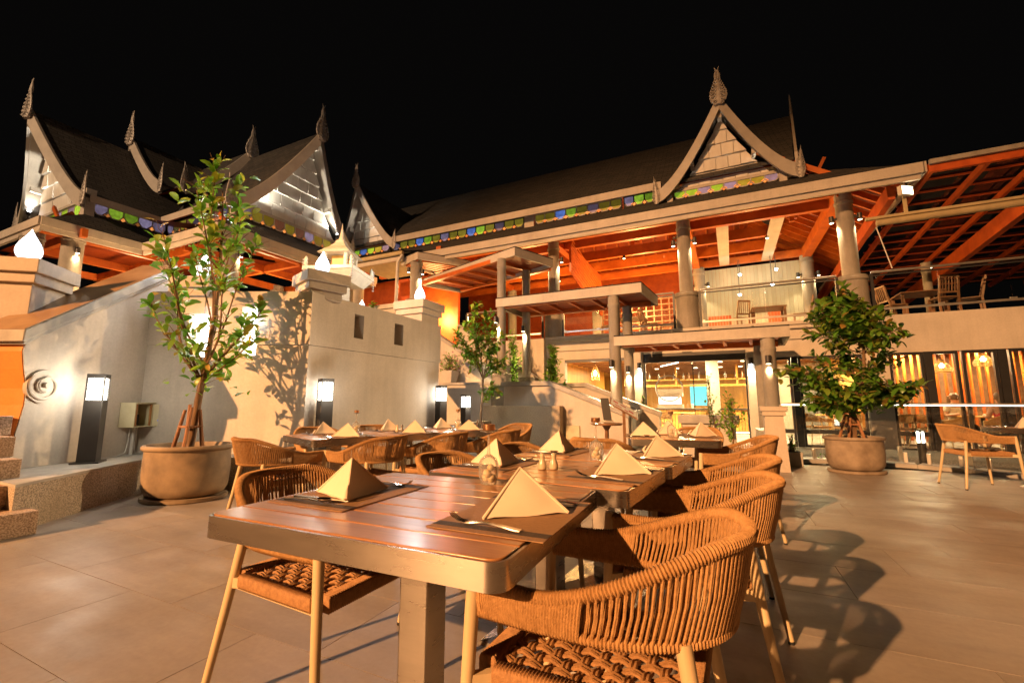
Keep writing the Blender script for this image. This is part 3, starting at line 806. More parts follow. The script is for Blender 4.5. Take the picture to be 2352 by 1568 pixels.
# lower skirt roofs: (eave outline) -> (inner outline)
E_ = [(-23.4, 4.85), (-17.2, 4.85), (-17.2, 7.3), (-13.05, 7.3), (-13.05, 13.8), (-17.2, 13.8)]
I_ = [(-22.45, 6.2), (-18.15, 6.2), (-18.15, 8.35), (-14.05, 8.35), (-14.05, 12.65), (-18.15, 12.65)]
ze, zi = 6.28, 7.13
for i in range(len(E_)-1):
    a, b, c, d = V3(*E_[i], ze), V3(*E_[i+1], ze), V3(*I_[i+1], zi), V3(*I_[i], zi)
    roof_obj(thick_quad(a, b, c, d), pav, 'lower_roof')
    q = [p - V3(0,0,0.10) for p in (a, b, c, d)]
    obj('roof_soffit', MB().poly(q), M['wood_plank'], pav, smooth=False)
    dd = (b - a).normalized(); nn = V3(dd.y, -dd.x)
    obj('fascia', MB().hexa([a + nn*0.0 - V3(0,0,0.20), b - V3(0,0,0.20), b + nn*0.05 - V3(0,0,0.20), a + nn*0.05 - V3(0,0,0.20)],
                            [a + V3(0,0,0.05), b + V3(0,0,0.05), b + nn*0.05 + V3(0,0,0.05), a + nn*0.05 + V3(0,0,0.05)]), M['trim'], pav, smooth=False)
    obj('fascia', MB().hexa([a - nn*0.08 - V3(0,0,0.34), b - nn*0.08 - V3(0,0,0.34), b - nn*0.005 - V3(0,0,0.34), a - nn*0.005 - V3(0,0,0.34)],
                            [a - nn*0.08 - V3(0,0,0.13), b - nn*0.08 - V3(0,0,0.13), b - nn*0.005 - V3(0,0,0.13), a - nn*0.005 - V3(0,0,0.13)]), M['trim'], pav, smooth=False)
    # rafters under the skirt
    L = (b - a).length; k = 0.5
    while k < L - 0.3:
        p = a + dd*k - V3(0,0,0.17); qn = (d - a); off_ = -nn * 0.95
        obj('rafter', MB().beam(p - nn*0.1, p + off_ + V3(0,0,0.90*0.98), 0.06, 0.12), M['wood_beam'], pav, smooth=False)
        k += 0.95
# clerestory walls of the pavilion
clerestory(pav, (-22.4, 6.14, 0), (-18.2, 6.14, 0), 7.14, 7.55, (0,-1,0), ['pane_violet', 'pane_green', 'pane_violet', 'pane_green'], 0.46)
clerestory(pav, (-18.13, 6.2, 0), (-18.13, 8.3, 0), 7.14, 7.55, (1,0,0), ['pane_violet', 'pane_green', 'pane_green', 'pane_violet'], 0.42)
clerestory(pav, (-18.1, 8.36, 0), (-14.1, 8.36, 0), 7.14, 7.55, (0,-1,0), ['pane_violet', 'pane_olive', 'pane_olive', 'pane_brown'], 0.42)
clerestory(pav, (-14.03, 8.4, 0), (-14.03, 12.6, 0), 7.14, 7.55, (1,0,0), ['pane_violet', 'pane_olive', 'pane_olive', 'pane_brown', 'pane_olive', 'pane_brown'], 0.42)
for q in ((-18.15, 6.12), (-14.06, 8.36), (-14.06, 12.64), (-22.45, 6.12)):
    obj('corner_post', MB().box(q[0]-0.13, q[0]+0.13, q[1]-0.13, q[1]+0.13, 6.6, 7.9), M['trim'], pav, smooth=False)
# eave fascia of the gable roofs
obj('fascia', MB().box(-17.80, -17.74, 6.0, 8.0, 7.38, 7.62), M['trim'], pav, smooth=False)
obj('fascia', MB().box(-17.74, -14.0, 7.93, 7.99, 7.38, 7.62), M['trim'], pav, smooth=False)
# frame of the open hall: columns, beams, floor
def column(root, x, y, z0, z1, r, ped=None, name='column'):
    c = obj(name, MB().lathe([(r, 0), (r, (z1-z0)-0.28), (r*1.10, (z1-z0)-0.26), (r*1.10, (z1-z0)-0.20), (r, (z1-z0)-0.18), (r, z1-z0)], 28, (x, y, z0)), M['concrete'], root)
    if ped:
        pz, pr = ped
        obj('column_base', MB().lathe([(pr, 0), (pr, (pz-z0)*0.28), (pr*0.965, (pz-z0)*0.30), (pr*0.965, (pz-z0)*0.86), (pr*1.06, (pz-z0)*0.89), (pr*1.06, (pz-z0)*0.95), (pr*0.98, (pz-z0)*0.96), (pr*0.98, pz-z0)], 32, (x, y, z0)), M['concrete'], root)
    return c
def can_light(x, y, z, dx, dy, label, down=2.2, power=22, col=WARM, light=True, aim=(0,0), lamp='disc'):
    """surface can on a column, shining down along it"""
    t = thing('column_downlight', label, 'spotlight', (x, y, z), math.atan2(dy, dx), 'black downlights on columns and walls')
    obj('lamp_body', MB().lathe([(0.050, 0.0), (0.056, 0.005), (0.056, 0.17), (0.05, 0.175)], 16, (0.0, 0, 0)), M['black_metal'], t)
    obj('bracket', MB().box(-0.12, -0.04, -0.02, 0.02, 0.07, 0.12), M['black_metal'], t, smooth=False)
    obj('lens', MB().lathe([(0.043, -0.004), (0.045, -0.001)], 16), M[lamp], t)
    if light:
        spot_light('downlight', (x + aim[0]*0, y, z - 0.03), (x - dx*0.10 + aim[0], y - dy*0.10 + aim[1], z - down), power, col, 95, 0.8, 0.03)
    return t
pcols = [(-18.5, 5.1), (-17.7, 5.75), (-13.55, 8.0), (-22.8, 5.75), (-13.55, 13.0), (-17.7, 8.3), (-17.7, 12.6), (-20.3, 13.5), (-22.8, 9.5)]
for (x, y) in pcols: column(pav, x, y, 3.15, 6.2, 0.26)
obj('floor_slab', MB().box(-24, -9.0, 5.2, 16, 2.85, 3.15), M['cap'], pav, smooth=False)
for (p, q) in (((-23.3, 5.75), (-17.0, 5.75)), ((-17.7, 5.0), (-17.7, 13.6)), ((-17.8, 8.0), (-13.3, 8.0)), ((-13.55, 7.6), (-13.55, 13.5)), ((-17.8, 10.5), (-13.3, 10.5)), ((-17.8, 13.0), (-13.3, 13.0)), ((-22.8, 5.4), (-22.8, 13)), ((-20.3, 5.6), (-20.3, 13)), ((-23, 8.3), (-17.7, 8.3)), ((-15.6, 7.7), (-15.6, 13.2))):
    obj('beam', MB().beam(V3(*p, 6.12), V3(*q, 6.12), 0.14, 0.26), M['wood_beam'], pav, smooth=False)
for k in range(9):
    y = 8.5 + k*0.55
    obj('ceiling_rafter', MB().beam(V3(-13.4, y, 6.25), V3(-17.6, y, 7.3), 0.06, 0.12), M['wood_beam'], pav, smooth=False)
obj('ceiling_board', MB().poly([V3(-13.2, 7.6, 6.32), V3(-13.2, 13.5, 6.32), V3(-17.8, 13.5, 7.42), V3(-17.8, 7.6, 7.42)]), M['wood_plank'], pav, smooth=False)
obj('ceiling_board', MB().poly([V3(-23.2, 5.6, 6.45), V3(-17.8, 5.6, 6.45), V3(-17.8, 13.5, 7.4), V3(-23.2, 13.5, 7.4)]), M['wood_plank'], pav, smooth=False)
obj('back_wall', MB().box(-24, -9.8, 15.2, 15.35, 3.15, 6.6), M['wood_red'], pav, smooth=False)
lab = ['left black downlight on the first pavilion column from the left', 'right black downlight on the first pavilion column from the left', 'right black downlight on the pavilion column behind the tree top', 'left black downlight on the pavilion column behind the tree top',
       'black downlight on the pavilion column deeper at the inner corner', 'second downlight on the pavilion column at the inner corner', 'black downlight on the pavilion corner column at far left', 'black downlight on the rear pavilion column']
for i, (x, y, dx, dy) in enumerate([(-18.0, 5.72, -1, 0), (-17.4, 5.78, 1, 0), (-13.28, 8.15, 0.8, 0.6), (-13.85, 7.95, -1, 0), (-17.42, 8.32, 1, 0), (-18.0, 8.3, -1, 0), (-22.5, 5.75, 1, 0), (-17.42, 12.6, 1, 0)]):
    can_light(x, y, 5.55, dx, dy, lab[i], power=90 if i < 4 else 60)
for (x, y, z) in ((-20.4, 8.5, 4.6), (-15.4, 10.4, 4.6), (-16.4, 6.6, 4.2)):
    point_light('hall_glow', (x, y, z), 170, (1.0, 0.60, 0.27), 0.25)
# gable uplights (the photo shows small black floods at both feet)
def uplight(loc, target, label, power=60, angle=80):
    t = thing('gable_uplight', label, 'floodlight', loc, 0, 'small floodlights at the gable feet')
    d = (Vector(target) - Vector(loc)).normalized()
    obj('lamp_body', MB().tube([-d*0.10, d*0.05], 0.06, 12), M['black_metal'], t)
    obj('lens', MB().tube([d*0.051, d*0.056], 0.048, 12), M['disc_white'], t)
    obj('arm', MB().tube([(0,0,0), (0,0,-0.22)], 0.012, 6), M['black_metal'], t)
    spot_light('gable_spot', Vector(loc) + d*0.07, target, power*6.0, (1.0, 0.91, 0.74), angle, 0.9, 0.05)
uplight((-22.2, 5.93, 7.86), (-20.2, 5.70, 9.9), 'small floodlight at the left foot of the leftmost gable', 26)
uplight((-18.4, 5.93, 7.86), (-20.6, 5.75, 9.5), 'small floodlight at the right foot of the leftmost gable', 60)
uplight((-13.88, 8.62, 7.88), (-13.72, 11.0, 9.4), 'small black floodlight at the left foot of the second gable', 45)
uplight((-13.88, 12.38, 7.88), (-13.72, 10.2, 9.6), 'small black floodlight at the right foot of the second gable', 70)
# ================================================================== MAIN BUILDING
mb_ = thing('restaurant_building', 'two storey restaurant with long dark roof, open upper hall and glazed ground floor', 'building', (-2, 16, 0), world=True)
YF = 13.0
GY = 13.55                     # clerestory plane
# gables facing the terrace
make_gable(mb_, (0.40, 13.45, 0), X_, -Y_, 1.45, 1.82, 7.46, 9.60, 0.50, 4.3, 0.80, 57, rows=5, bw_=0.34, foot_drop=0.12)
make_gable(mb_, (-13.25, 13.45, 0), X_, -Y_, 1.30, 1.66, 7.64, 10.15, 0.50, 4.3, 0.74, 71, rows=6, bw_=0.34)
uplight((-0.92, 13.25, 7.66), (0.2, 13.0, 8.9), 'small lamp at the left foot of the big right gable', 20)
uplight((1.72, 13.25, 7.62), (0.6, 13.0, 8.7), 'small lamp at the right foot of the big right gable', 16)
uplight((-12.05, 13.2, 7.85), (-13.1, 13.0, 9.0), 'small lamp at the right foot of the distant gable behind the spirit house', 14)
# long main roof with curved slope
NS = 6
RX0, RX1 = -16.3, 2.86
def main_z(t): return 7.66 + 3.72 * t**1.10
def rx_end(y): return 2.81 - 0.1590*(17.5 - y) if y < 17.5 else 2.81
top = MB(); topb = MB()
for i in range(NS):
    t0, t1 = i/NS, (i+1)/NS
    y0, y1 = 13.22 + 4.28*t0, 13.22 + 4.28*t1
    z0, z1 = main_z(t0), main_z(t1)
    xa, xb = rx_end(y0), rx_end(y1)
    top.hexa([(RX0,y0,z0-0.08),(xa,y0,z0-0.08),(xb,y1,z1-0.08),(RX0,y1,z1-0.08)], [(RX0,y0,z0),(xa,y0,z0),(xb,y1,z1),(RX0,y1,z1)])
    topb.hexa([(RX0,35-y0,z0-0.08),(RX1,35-y0,z0-0.08),(RX1,35-y1,z1-0.08),(RX0,35-y1,z1-0.08)], [(RX0,35-y0,z0),(RX1,35-y0,z0),(RX1,35-y1,z1),(RX0,35-y1,z1)])
roof_obj(top, mb_, 'main_roof'); roof_obj(topb, mb_, 'main_roof')
obj('ceiling_board', MB().poly([(RX0, 13.3, 7.55), (2.1, 13.3, 7.55), (2.75, 17.5, 11.1), (RX0, 17.5, 11.1)]), M['wood_plank'], mb_, smooth=False)
obj('ceiling_board', MB().poly([(RX0, 17.5, 11.1), (RX1, 17.5, 11.1), (RX1, 21.7, 7.55), (RX0, 21.7, 7.55)]), M['wood_plank'], mb_, smooth=False)
for i in range(34):
    x = -15.9 + 0.56*i
    if x > 2.0: break
    obj('rafter', MB().beam((x, 13.72, 7.80), (x, 17.45, 10.98), 0.07, 0.15), M['wood_beam'], mb_, smooth=False)
    obj('rafter', MB().beam((x, 17.55, 10.98), (x, 21.6, 7.55), 0.07, 0.15), M['wood_beam'], mb_, smooth=False)
obj('upper_fascia', MB().box(-12.0, -1.30, 13.14, 13.20, 7.46, 7.70), M['trim'], mb_, smooth=False)
# right gable end of the main roof, seen edge-on
bar = MB()
for sgn in (1, -1):
    for i in range(NS):
        t0, t1 = i/NS, (i+1)/NS
        y0, y1 = (13.12 + 4.38*t0), (13.12 + 4.38*t1)
        if sgn < 0: y0, y1 = 35-y0, 35-y1
        z0, z1 = main_z(t0)+0.08, main_z(t1)+0.08
        xa, xb = rx_end(y0)+0.03, rx_end(y1)+0.03
        bar.hexa([(xa,y0,z0-0.42),(xb,y1,z1-0.42),(xb,y1,z1),(xa,y0,z0)], [(xa+0.07,y0,z0-0.42),(xb+0.07,y1,z1-0.42),(xb+0.07,y1,z1),(xa+0.07,y0,z0)])
obj('bargeboard', bar, M['trim'], mb_, smooth=False)
fo = MB(); flame_ornament(fo, (2.86, 17.5, 11.2), V3(0.157,0.987), V3(0.987,-0.157), 1.0, 0.3, 0, 5); obj('apex_finial', fo, M['silver'], mb_, angle=50)
obj('gable_wall', MB().poly([(rx_end(13.4)-0.05, 13.4, 7.5), (2.76, 17.5, 7.5), (2.76, 17.5, 11.1)]), M['gable_board'], mb_, smooth=False)
# clerestory panes
clerestory(mb_, (-12.0, GY, 0), (-6.0, GY, 0), 7.25, 7.60, (0,-1,0), ['pane_violet', 'pane_olive', 'pane_olive', 'pane_blue', 'pane_green', 'pane_olive'], 0.40, M['frame'])
obj('corner_post', MB().box(-5.98, -5.62, GY-0.05, GY+0.02, 7.1, 7.62), M['trim'], mb_, smooth=False)
clerestory(mb_, (-5.6, GY, 0), (-2.55, GY, 0), 7.25, 7.60, (0,-1,0), ['pane_olive', 'pane_olive', 'pane_blue', 'pane_green', 'pane_olive', 'pane_violet'], 0.38)
clerestory(mb_, (-2.5, GY, 0), (-1.2, GY, 0), 7.25, 7.60, (0,-1,0), ['pane_violet', 'pane_green', 'pane_green', 'pane_violet'], 0.33, M['frame'])
clerestory(mb_, (-0.98, 13.40, 0), (1.78, 13.40, 0), 7.13, 7.37, (0,-1,0), ['pane_green', 'pane_green', 'pane_violet', 'pane_green', 'pane_violet', 'pane_olive', 'pane_olive', 'pane_violet'], 0.36, M['silver'])
for x in (-1.08, 1.86): obj('corner_post', MB().box(x-0.09, x+0.09, 13.28, 13.46, 6.8, 7.5), M['trim'], mb_, smooth=False)
clerestory(mb_, (-14.5, 13.44, 0), (-12.05, 13.44, 0), 7.25, 7.54, (0,-1,0), ['pane_blue', 'pane_green', 'pane_blue', 'pane_green', 'pane_olive', 'pane_violet'], 0.40, M['frame'])
# lower roof along the front and the hipped right end
roof_obj(thick_quad((-12.6, 12.2, 6.36), (4.34, 12.2, 6.36), (3.0, 13.6, 7.26), (-12.6, 13.6, 7.26)), mb_, 'lower_roof')
roof_obj(thick_quad((4.34, 12.2, 6.36), (4.34, 24, 6.36), (3.0, 24, 7.26), (3.0, 13.6, 7.26)), mb_, 'lower_roof')
obj('fascia', MB().box(-9.6, 4.36, 12.13, 12.19, 6.14, 6.385), M['trim'], mb_, smooth=False)
obj('fascia', MB().box(-9.6, 4.30, 12.20, 12.26, 6.02, 6.28), M['trim'], mb_, smooth=False)
obj('fascia', MB().box(4.345, 4.40, 12.13, 24, 6.14, 6.385), M['trim'], mb_, smooth=False)
obj('soffit', MB().box(-9.6, 4.2, 12.27, 12.62, 6.16, 6.19), M['awning'], mb_, smooth=False)
obj('ceiling_board', MB().poly([(-12.6, 12.3, 6.26), (4.2, 12.3, 6.26), (3.0, 13.6, 7.08), (-12.6, 13.6, 7.08)]), M['wood_plank'], mb_, smooth=False)
obj('ceiling_board', MB().poly([(4.25, 12.3, 6.27), (4.25, 22, 6.27), (1.2, 22, 8.3), (1.2, 13.6, 8.3), (3.0, 13.6, 7.08)]), M['wood_plank'], mb_, smooth=False)
for i in range(30):
    x = -12.3 + 0.56*i
    if x > 3.0: break
    obj('rafter', MB().beam((x, 12.30, 6.17), (x, 13.55, 6.98), 0.06, 0.13), M['wood_beam'], mb_, smooth=False)
for i in range(14):
    y = 13.35 + 0.50*i
    obj('rafter', MB().beam((4.2, y, 6.16), (1.3, y, 8.08), 0.07, 0.15), M['wood_beam'], mb_, smooth=False)
obj('hip_rafter', MB().beam((4.25, 12.32, 6.15), (2.0, 15.2, 7.7), 0.10, 0.2), M['wood_beam'], mb_, smooth=False)
# columns
for x, y in ((3.08, 13.15), (-0.745, 13.15), (-4.77, 13.15)): column(mb_, x, y, 3.12, 6.32, 0.185, (4.16, 0.325))
column(mb_, -9.3, 11.75, 3.12, 6.05, 0.20, (4.52, 0.36))
column(mb_, -12.6, 12.4, 3.12, 6.1, 0.2)
for x in (3.05, -0.55, -4.7, -8.8): column(mb_, x, 18.4, 3.12, 6.35, 0.21)
# heavy beams of the hall
for (p, q, w, h) in (((-13, 14.0, 6.52), (3.3, 14.0, 6.52), 0.16, 0.40), ((-13, 15.6, 6.52), (2.0, 15.6, 6.52), 0.14, 0.34), ((-13, 17.0, 6.52), (2.0, 17.0, 6.52), 0.14, 0.34), ((-13, 18.4, 6.48), (3.2, 18.4, 6.48), 0.14, 0.26),
                     ((3.06, 13.0, 6.42), (3.05, 18.6, 6.42), 0.26, 0.34), ((-0.70, 13.2, 6.44), (-0.6, 18.4, 6.44), 0.22, 0.26), ((-4.77, 13.2, 6.44), (-4.7, 18.4, 6.44), 0.22, 0.26), ((0.30, 14.1, 6.36), (0.38, 18.3, 6.36), 0.34, 0.06), ((1.75, 14.1, 6.36), (1.8, 18.3, 6.36), 0.34, 0.06),
                     ((-8.8, 12.3, 6.44), (-8.8, 18.4, 6.44), 0.2, 0.26), ((-13, 13.15, 6.40), (3.2, 13.15, 6.40), 0.14, 0.16)):
    pale = h < 0.1
    obj('beam', MB().beam(p, q, w, h), M['trim'] if pale else M['wood_beam'], mb_, smooth=False)
for x in (-2.6, -1.3, 0.9, 2.3):
    obj('king_post', MB().beam((x, 15.6, 6.7), (x, 15.6, 9.2), 0.12, 0.12, (0,1,0)), M['wood_beam'], mb_, smooth=False)
    obj('strut', MB().beam((x+0.1, 15.6, 6.8), (x+1.0, 15.6, 8.6), 0.09, 0.12, (0,1,0)), M['wood_beam'], mb_, smooth=False)
# back wall of planks behind the right bay, lit by spots
pw = mat('pale_wall_board', (0.50, 0.47, 0.36), (0.42, 0.39, 0.29), 0.5, 3, (1,1,0.3), objvar=0.08)
for i in range(25):
    x = -0.35 + 0.134*i
    obj('wall_board', MB().box(x, x+0.128, 18.75, 18.78, 3.13, 6.32), pw, mb_, smooth=False)
obj('back_wall', MB().box(-13, -0.4, 21.3, 21.4, 3.12, 7.6), M['wood_red'], mb_, smooth=False)
obj('back_wall', MB().box(-0.36, 3.1, 18.785, 18.88, 3.12, 6.34), M['wood_red'], mb_, smooth=False)
for x0, x1, z1 in ((-0.3, 0.55, 4.35), (1.7, 2.3, 4.5), (-3.9, -1.0, 4.4)):
    n = int((x1-x0)/0.1)
    for i in range(n): obj('panel_slat', MB().box(x0+i*0.1, x0+i*0.1+0.088, 18.3 if x0 > -1 else 19.5, 18.33 if x0 > -1 else 19.53, 3.13, z1), M['wood_red'], mb_, smooth=False)
# stair-shaped plank partition on the left of the hall
obj('partition', MB().prism([(-4.35, 13.5, 6.3), (-4.35, 17.6, 6.3), (-4.35, 17.6, 4.6), (-4.35, 13.5, 5.4)], [(-4.28, 13.5, 6.3), (-4.28, 17.6, 6.3), (-4.28, 17.6, 4.6), (-4.28, 13.5, 5.4)]), M['wood_red'], mb_, smooth=False)
for k in range(9):
    z = 5.1 + k*0.14
    obj('rail_slat', MB().beam((-4.26, 13.55, z+0.3), (-4.26, 17.5, z - 0.4), 0.02, 0.03), M['wood_beam'], mb_, smooth=False)
# lattice screen behind the railing
lt = thing('lattice_screen', 'brown wooden lattice screen behind the upper glass railing left of the column', 'screen', (-3.0, 16.5, 3.12), world=True)
for i in range(11):
    x = -4.0 + 0.27*i
    obj('lattice_bar', MB().box(x, x+0.04, 16.5, 16.54, 3.13, 4.9), M['wood_chair_dark'], lt, smooth=False)
for i in range(8):
    z = 3.35 + 0.21*i
    obj('lattice_bar', MB().box(-4.0, -1.2, 16.46, 16.498, z, z+0.035), M['wood_chair_dark'], lt, smooth=False)

# upper floor slab and plaster front
obj('floor_slab', MB().box(-9.0, 9.5, YF+0.02, 22, 2.86, 3.12), M['cap'], mb_, smooth=False)
obj('ledge', MB().box(-4.98, 3.3, YF-0.16, YF+0.015, 3.02, 3.115), M['plaster_white'], mb_, bevel=0.01)
obj('ledge', MB().box(-4.9, 3.3, YF-0.11, YF+0.015, 2.93, 3.016), M['plaster_white'], mb_, bevel=0.01)
obj('ledge', MB().box(-4.7, 3.3, YF-0.06, YF+0.015, 2.66, 2.76), M['plaster_white'], mb_, bevel=0.01)
wobj('front_wall', wall_grid((-13.0, YF), (-4.55, YF), -0.3, 3.10, 0.25), M['plaster_white'], mb_)
wobj('front_wall', wall_grid((-4.55, YF+0.004), (0.86, YF+0.004), -0.3, 2.93, 0.25, [(0.15, 2.05, 0.9, 2.38), (2.54, 5.18, 0.001, 2.45)]), M['plaster_white'], mb_)
wobj('front_wall', wall_grid((0.862, YF), (9.5, YF), 2.22, 3.11, 0.25), M['plaster_white'], mb_)
obj('front_pier', MB().box(0.64, 0.88, YF-0.05, YF+0.2, 0, 2.92), M['plaster_white'], mb_, smooth=False)
obj('front_pier', MB().box(3.10, 3.56, YF-0.06, YF+0.2, -0.3, 2.215), M['plaster_white'], mb_, smooth=False)
obj('front_pier', MB().box(-2.3, -2.03, YF-0.07, YF, 0, 2.6), M['plaster_white'], mb_, smooth=False)
obj('plinth', MB().box(0.89, 3.09, YF-0.10, YF+0.2, -0.3, -0.02), M['plaster_white'], mb_, smooth=False)
obj('plinth', MB().box(3.57, 9.5, YF-0.10, YF+0.2, -0.3, -0.03), M['plaster_white'], mb_, smooth=False)
obj('side_wall', MB().box(-12.9, -12.7, 13.3, 22, 0, 3.1), M['plaster_white'], mb_, smooth=False)

# ------------------------------------------------------------------ ground floor glazing
def window(x0, x1, z0, z1, y=YF+0.06, trans=None, parent=None):
    w = obj('window_frame', MB().box(x0, x0+0.05, y-0.04, y+0.04, z0, z1).box(x1-0.05, x1, y-0.04, y+0.04, z0, z1)
            .box(x0+0.051, x1-0.051, y-0.04, y+0.04, z1-0.06, z1).box(x0+0.051, x1-0.051, y-0.04, y+0.04, z0, z0+0.06), M['frame'], mb_, smooth=False)
    zs = [(z0+0.061, z1-0.061)]
    if trans:
        obj('transom', MB().box(x0+0.051, x1-0.051, y-0.04, y+0.04, trans-0.05, trans+0.05), M['frame'], w, loc=(0,0,0), smooth=False)
        zs = [(z0+0.061, trans-0.051), (trans+0.051, z1-0.061)]
    for a, b in zs:
        obj('window_pane', MB().box(x0+0.051, x1-0.051, y-0.004, y+0.004, a, b), M['glass'], w, loc=(0,0,0), smooth=False)
wx = [(0.90, 1.62), (1.78, 3.08), (3.58, 4.20), (4.32, 4.80), (4.86, 5.42), (5.62, 6.9), (6.95, 8.3)]
for a, b in wx: window(a, b, -0.02, 2.215, trans=0.36)
for x in (1.63, 4.21, 5.43): obj('dark_post', MB().box(x, x+0.14, YF+0.0, YF+0.14, -0.02, 2.215), M['frame'], mb_, smooth=False)
# bar window on the left
obj('window_head', MB().box(-4.40, -2.52, YF+0.02, YF+0.14, 2.30, 2.378), M['frame'], mb_, smooth=False)
# sliding glass door
dr = obj('door_frame', MB().box(-2.0, 0.62, YF+0.02, YF+0.16, 2.20, 2.445).box(-2.0, -1.96, YF+0.04, YF+0.1, 0, 2.19).box(0.58, 0.62, YF+0.04, YF+0.1, 0, 2.19), M['frame'], mb_, smooth=False)
for x0, x1, y in ((-1.95, -0.68, YF+0.05), (-0.72, 0.57, YF+0.085)):
    obj('door_pane', MB().box(x0, x1, y, y+0.01, 0.01, 2.19), M['glass'], dr, loc=(0,0,0), smooth=False)
obj('door_stile', MB().box(-0.70, -0.68, YF+0.062, YF+0.075, 0.01, 2.19), M['frame'], dr, loc=(0,0,0), smooth=False)
ring = MB(); pts = [(-1.34 + 0.355*math.cos(2*PI*k/48), YF+0.045, 1.46 + 0.355*math.sin(2*PI*k/48)) for k in range(48)]
frost = mat('frosted_sticker', (0.75, 0.72, 0.66), rough=0.6)
obj('ring_emblem', ring.tube(pts, 0.022, 6, closed=True), frost, dr, loc=(0,0,0))
obj('exit_sensor', MB().box(-0.95, -0.70, YF-0.06, YF-0.002, 2.46, 2.52), M['plaster_white'], mb_, bevel=0.008)

# ------------------------------------------------------------------ interior of the ground floor
inn = mb_
obj('interior_floor', MB().box(-9, 9.5, YF+0.26, 25, -0.29, -0.012), M['slab'], mb_, smooth=False)
obj('interior_ceiling', MB().box(-9, 9.5, YF+0.26, 25, 2.50, 2.60), M['wood_honey'], mb_, smooth=False)
for k in range(16):
    y = YF + 0.6 + 0.70*k
    obj('ceiling_batten', MB().box(-5, 3.3, y, y+0.09, 2.455, 2.498), M['wood_chair_dark'], mb_, smooth=False)
for k in range(54):
    x = -7.0 + 0.21*k
    obj('wall_board', MB().box(x, x+0.2, 24.8, 24.83, 0, 2.5), M['wood_honey'], mb_, smooth=False)
obj('interior_wall', MB().box(-9, 9.5, 24.84, 24.95, 0, 2.5), M['wood_honey'], mb_, smooth=False)
for k in range(40):
    y = 13.3 + 0.2*k
    obj('wall_board', MB().box(-5.2, -5.17, y, y+0.19, 0, 2.5), M['wood_honey'], mb_, smooth=False)
obj('white_column', MB().box(-0.42, -0.06, 15.1, 15.45, 0, 2.49), M['plaster_white'], mb_, smooth=False)
obj('hanging_shelf', MB().box(-3.2, 1.7, 17.9, 18.05, 1.66, 1.74).box(-3.2, 1.7, 17.9, 18.05, 1.90, 1.94).box(-1.6, -1.54, 17.9, 18.0, 1.745, 2.49).box(0.5, 0.56, 17.9, 18.0, 1.745, 2.49).box(1.3, 1.36, 17.9, 18.0, 1.745, 2.49), M['wood_honey'], mb_, smooth=False)
grey = mat('grey_door', (0.22, 0.23, 0.23), rough=0.5)
obj('grey_door', MB().box(2.3, 3.2, 18.72, 18.79, 0, 2.0), grey, mb_, smooth=False)
obj('door_surround', MB().box(1.9, 2.29, 18.70, 18.79, 0, 2.1).box(3.21, 3.28, 18.70, 18.79, 0, 2.1).box(1.9, 3.28, 18.70, 18.79, 2.101, 2.49), M['plaster_white'], mb_, smooth=False)
obj('blue_window', MB().box(-1.5, -0.6, 24.74, 24.79, 0.9, 2.0), M['blue_screen'], mb_, smooth=False)
obj('partition_wall', MB().box(3.3, 3.45, 14.6, 18.8, 0, 2.49), M['wood_honey'], mb_, smooth=False)
# bar counter
ct = thing('bar_counter', 'wood slatted bar counter with dark top seen through the glass door', 'counter', (-1.3, 16.3, 0), world=True)
obj('counter_top', MB().box(-3.6, 1.6, 17.1, 17.7, 0.81, 0.85), M['frame'], ct, smooth=False)
obj('counter_body', MB().box(-3.55, 1.55, 17.25, 17.65, 0, 0.808), M['wood_chair_dark'], ct, smooth=False)
for k in range(52):
    x = -3.55 + 0.098*k
    obj('front_slat', MB().box(x, x+0.08, 17.20, 17.248, 0.08, 0.808), M['wood_honey'], ct, smooth=False)
fr_ = thing('drinks_cooler', 'white glass fronted drinks cooler behind the bar counter', 'fridge', (-1.75, 17.6, 0), world=True)
obj('cooler_body', MB().box(-2.5, -1.5, 19.5, 20.2, 0, 0.98), M['plaster_white'], fr_, smooth=False)
obj('cooler_header', MB().box(-2.5, -1.5, 19.45, 20.2, 1.30, 1.62), M['plaster_white'], fr_, bevel=0.02)
obj('cooler_glass', MB().box(-2.45, -1.55, 19.55, 19.6, 0.99, 1.29), M['cooler'], fr_, smooth=False)
for x, lb in ((-1.0, 'white paper cup standing on the bar counter'), (-1.15, 'small dark jar standing on the bar counter')):
    t = thing('cup', lb, 'cup', (x, 17.25, 0.85))
    obj('cup_body', MB().lathe([(0.04, 0), (0.055, 0.16), (0.05, 0.16), (0.036, 0.01)], 14), M['plaster_white'] if x > -1.1 else M['wood_chair_dark'], t)
for k in range(14):
    x = -2.9 + 0.30*k + 0.05*(k % 3)
    t = thing('bottle', 'dark bottle on the hanging shelf above the bar counter', 'bottle', (x, 17.97, 1.941), 0, 'bottles on the bar shelf')
    obj('bottle_body', MB().lathe([(0.035, 0), (0.038, 0.01), (0.038, 0.16), (0.014, 0.21), (0.013, 0.27), (0.016, 0.275)], 12), M['ceramic_grey'] if k % 3 else M['wood_chair_dark'], t)
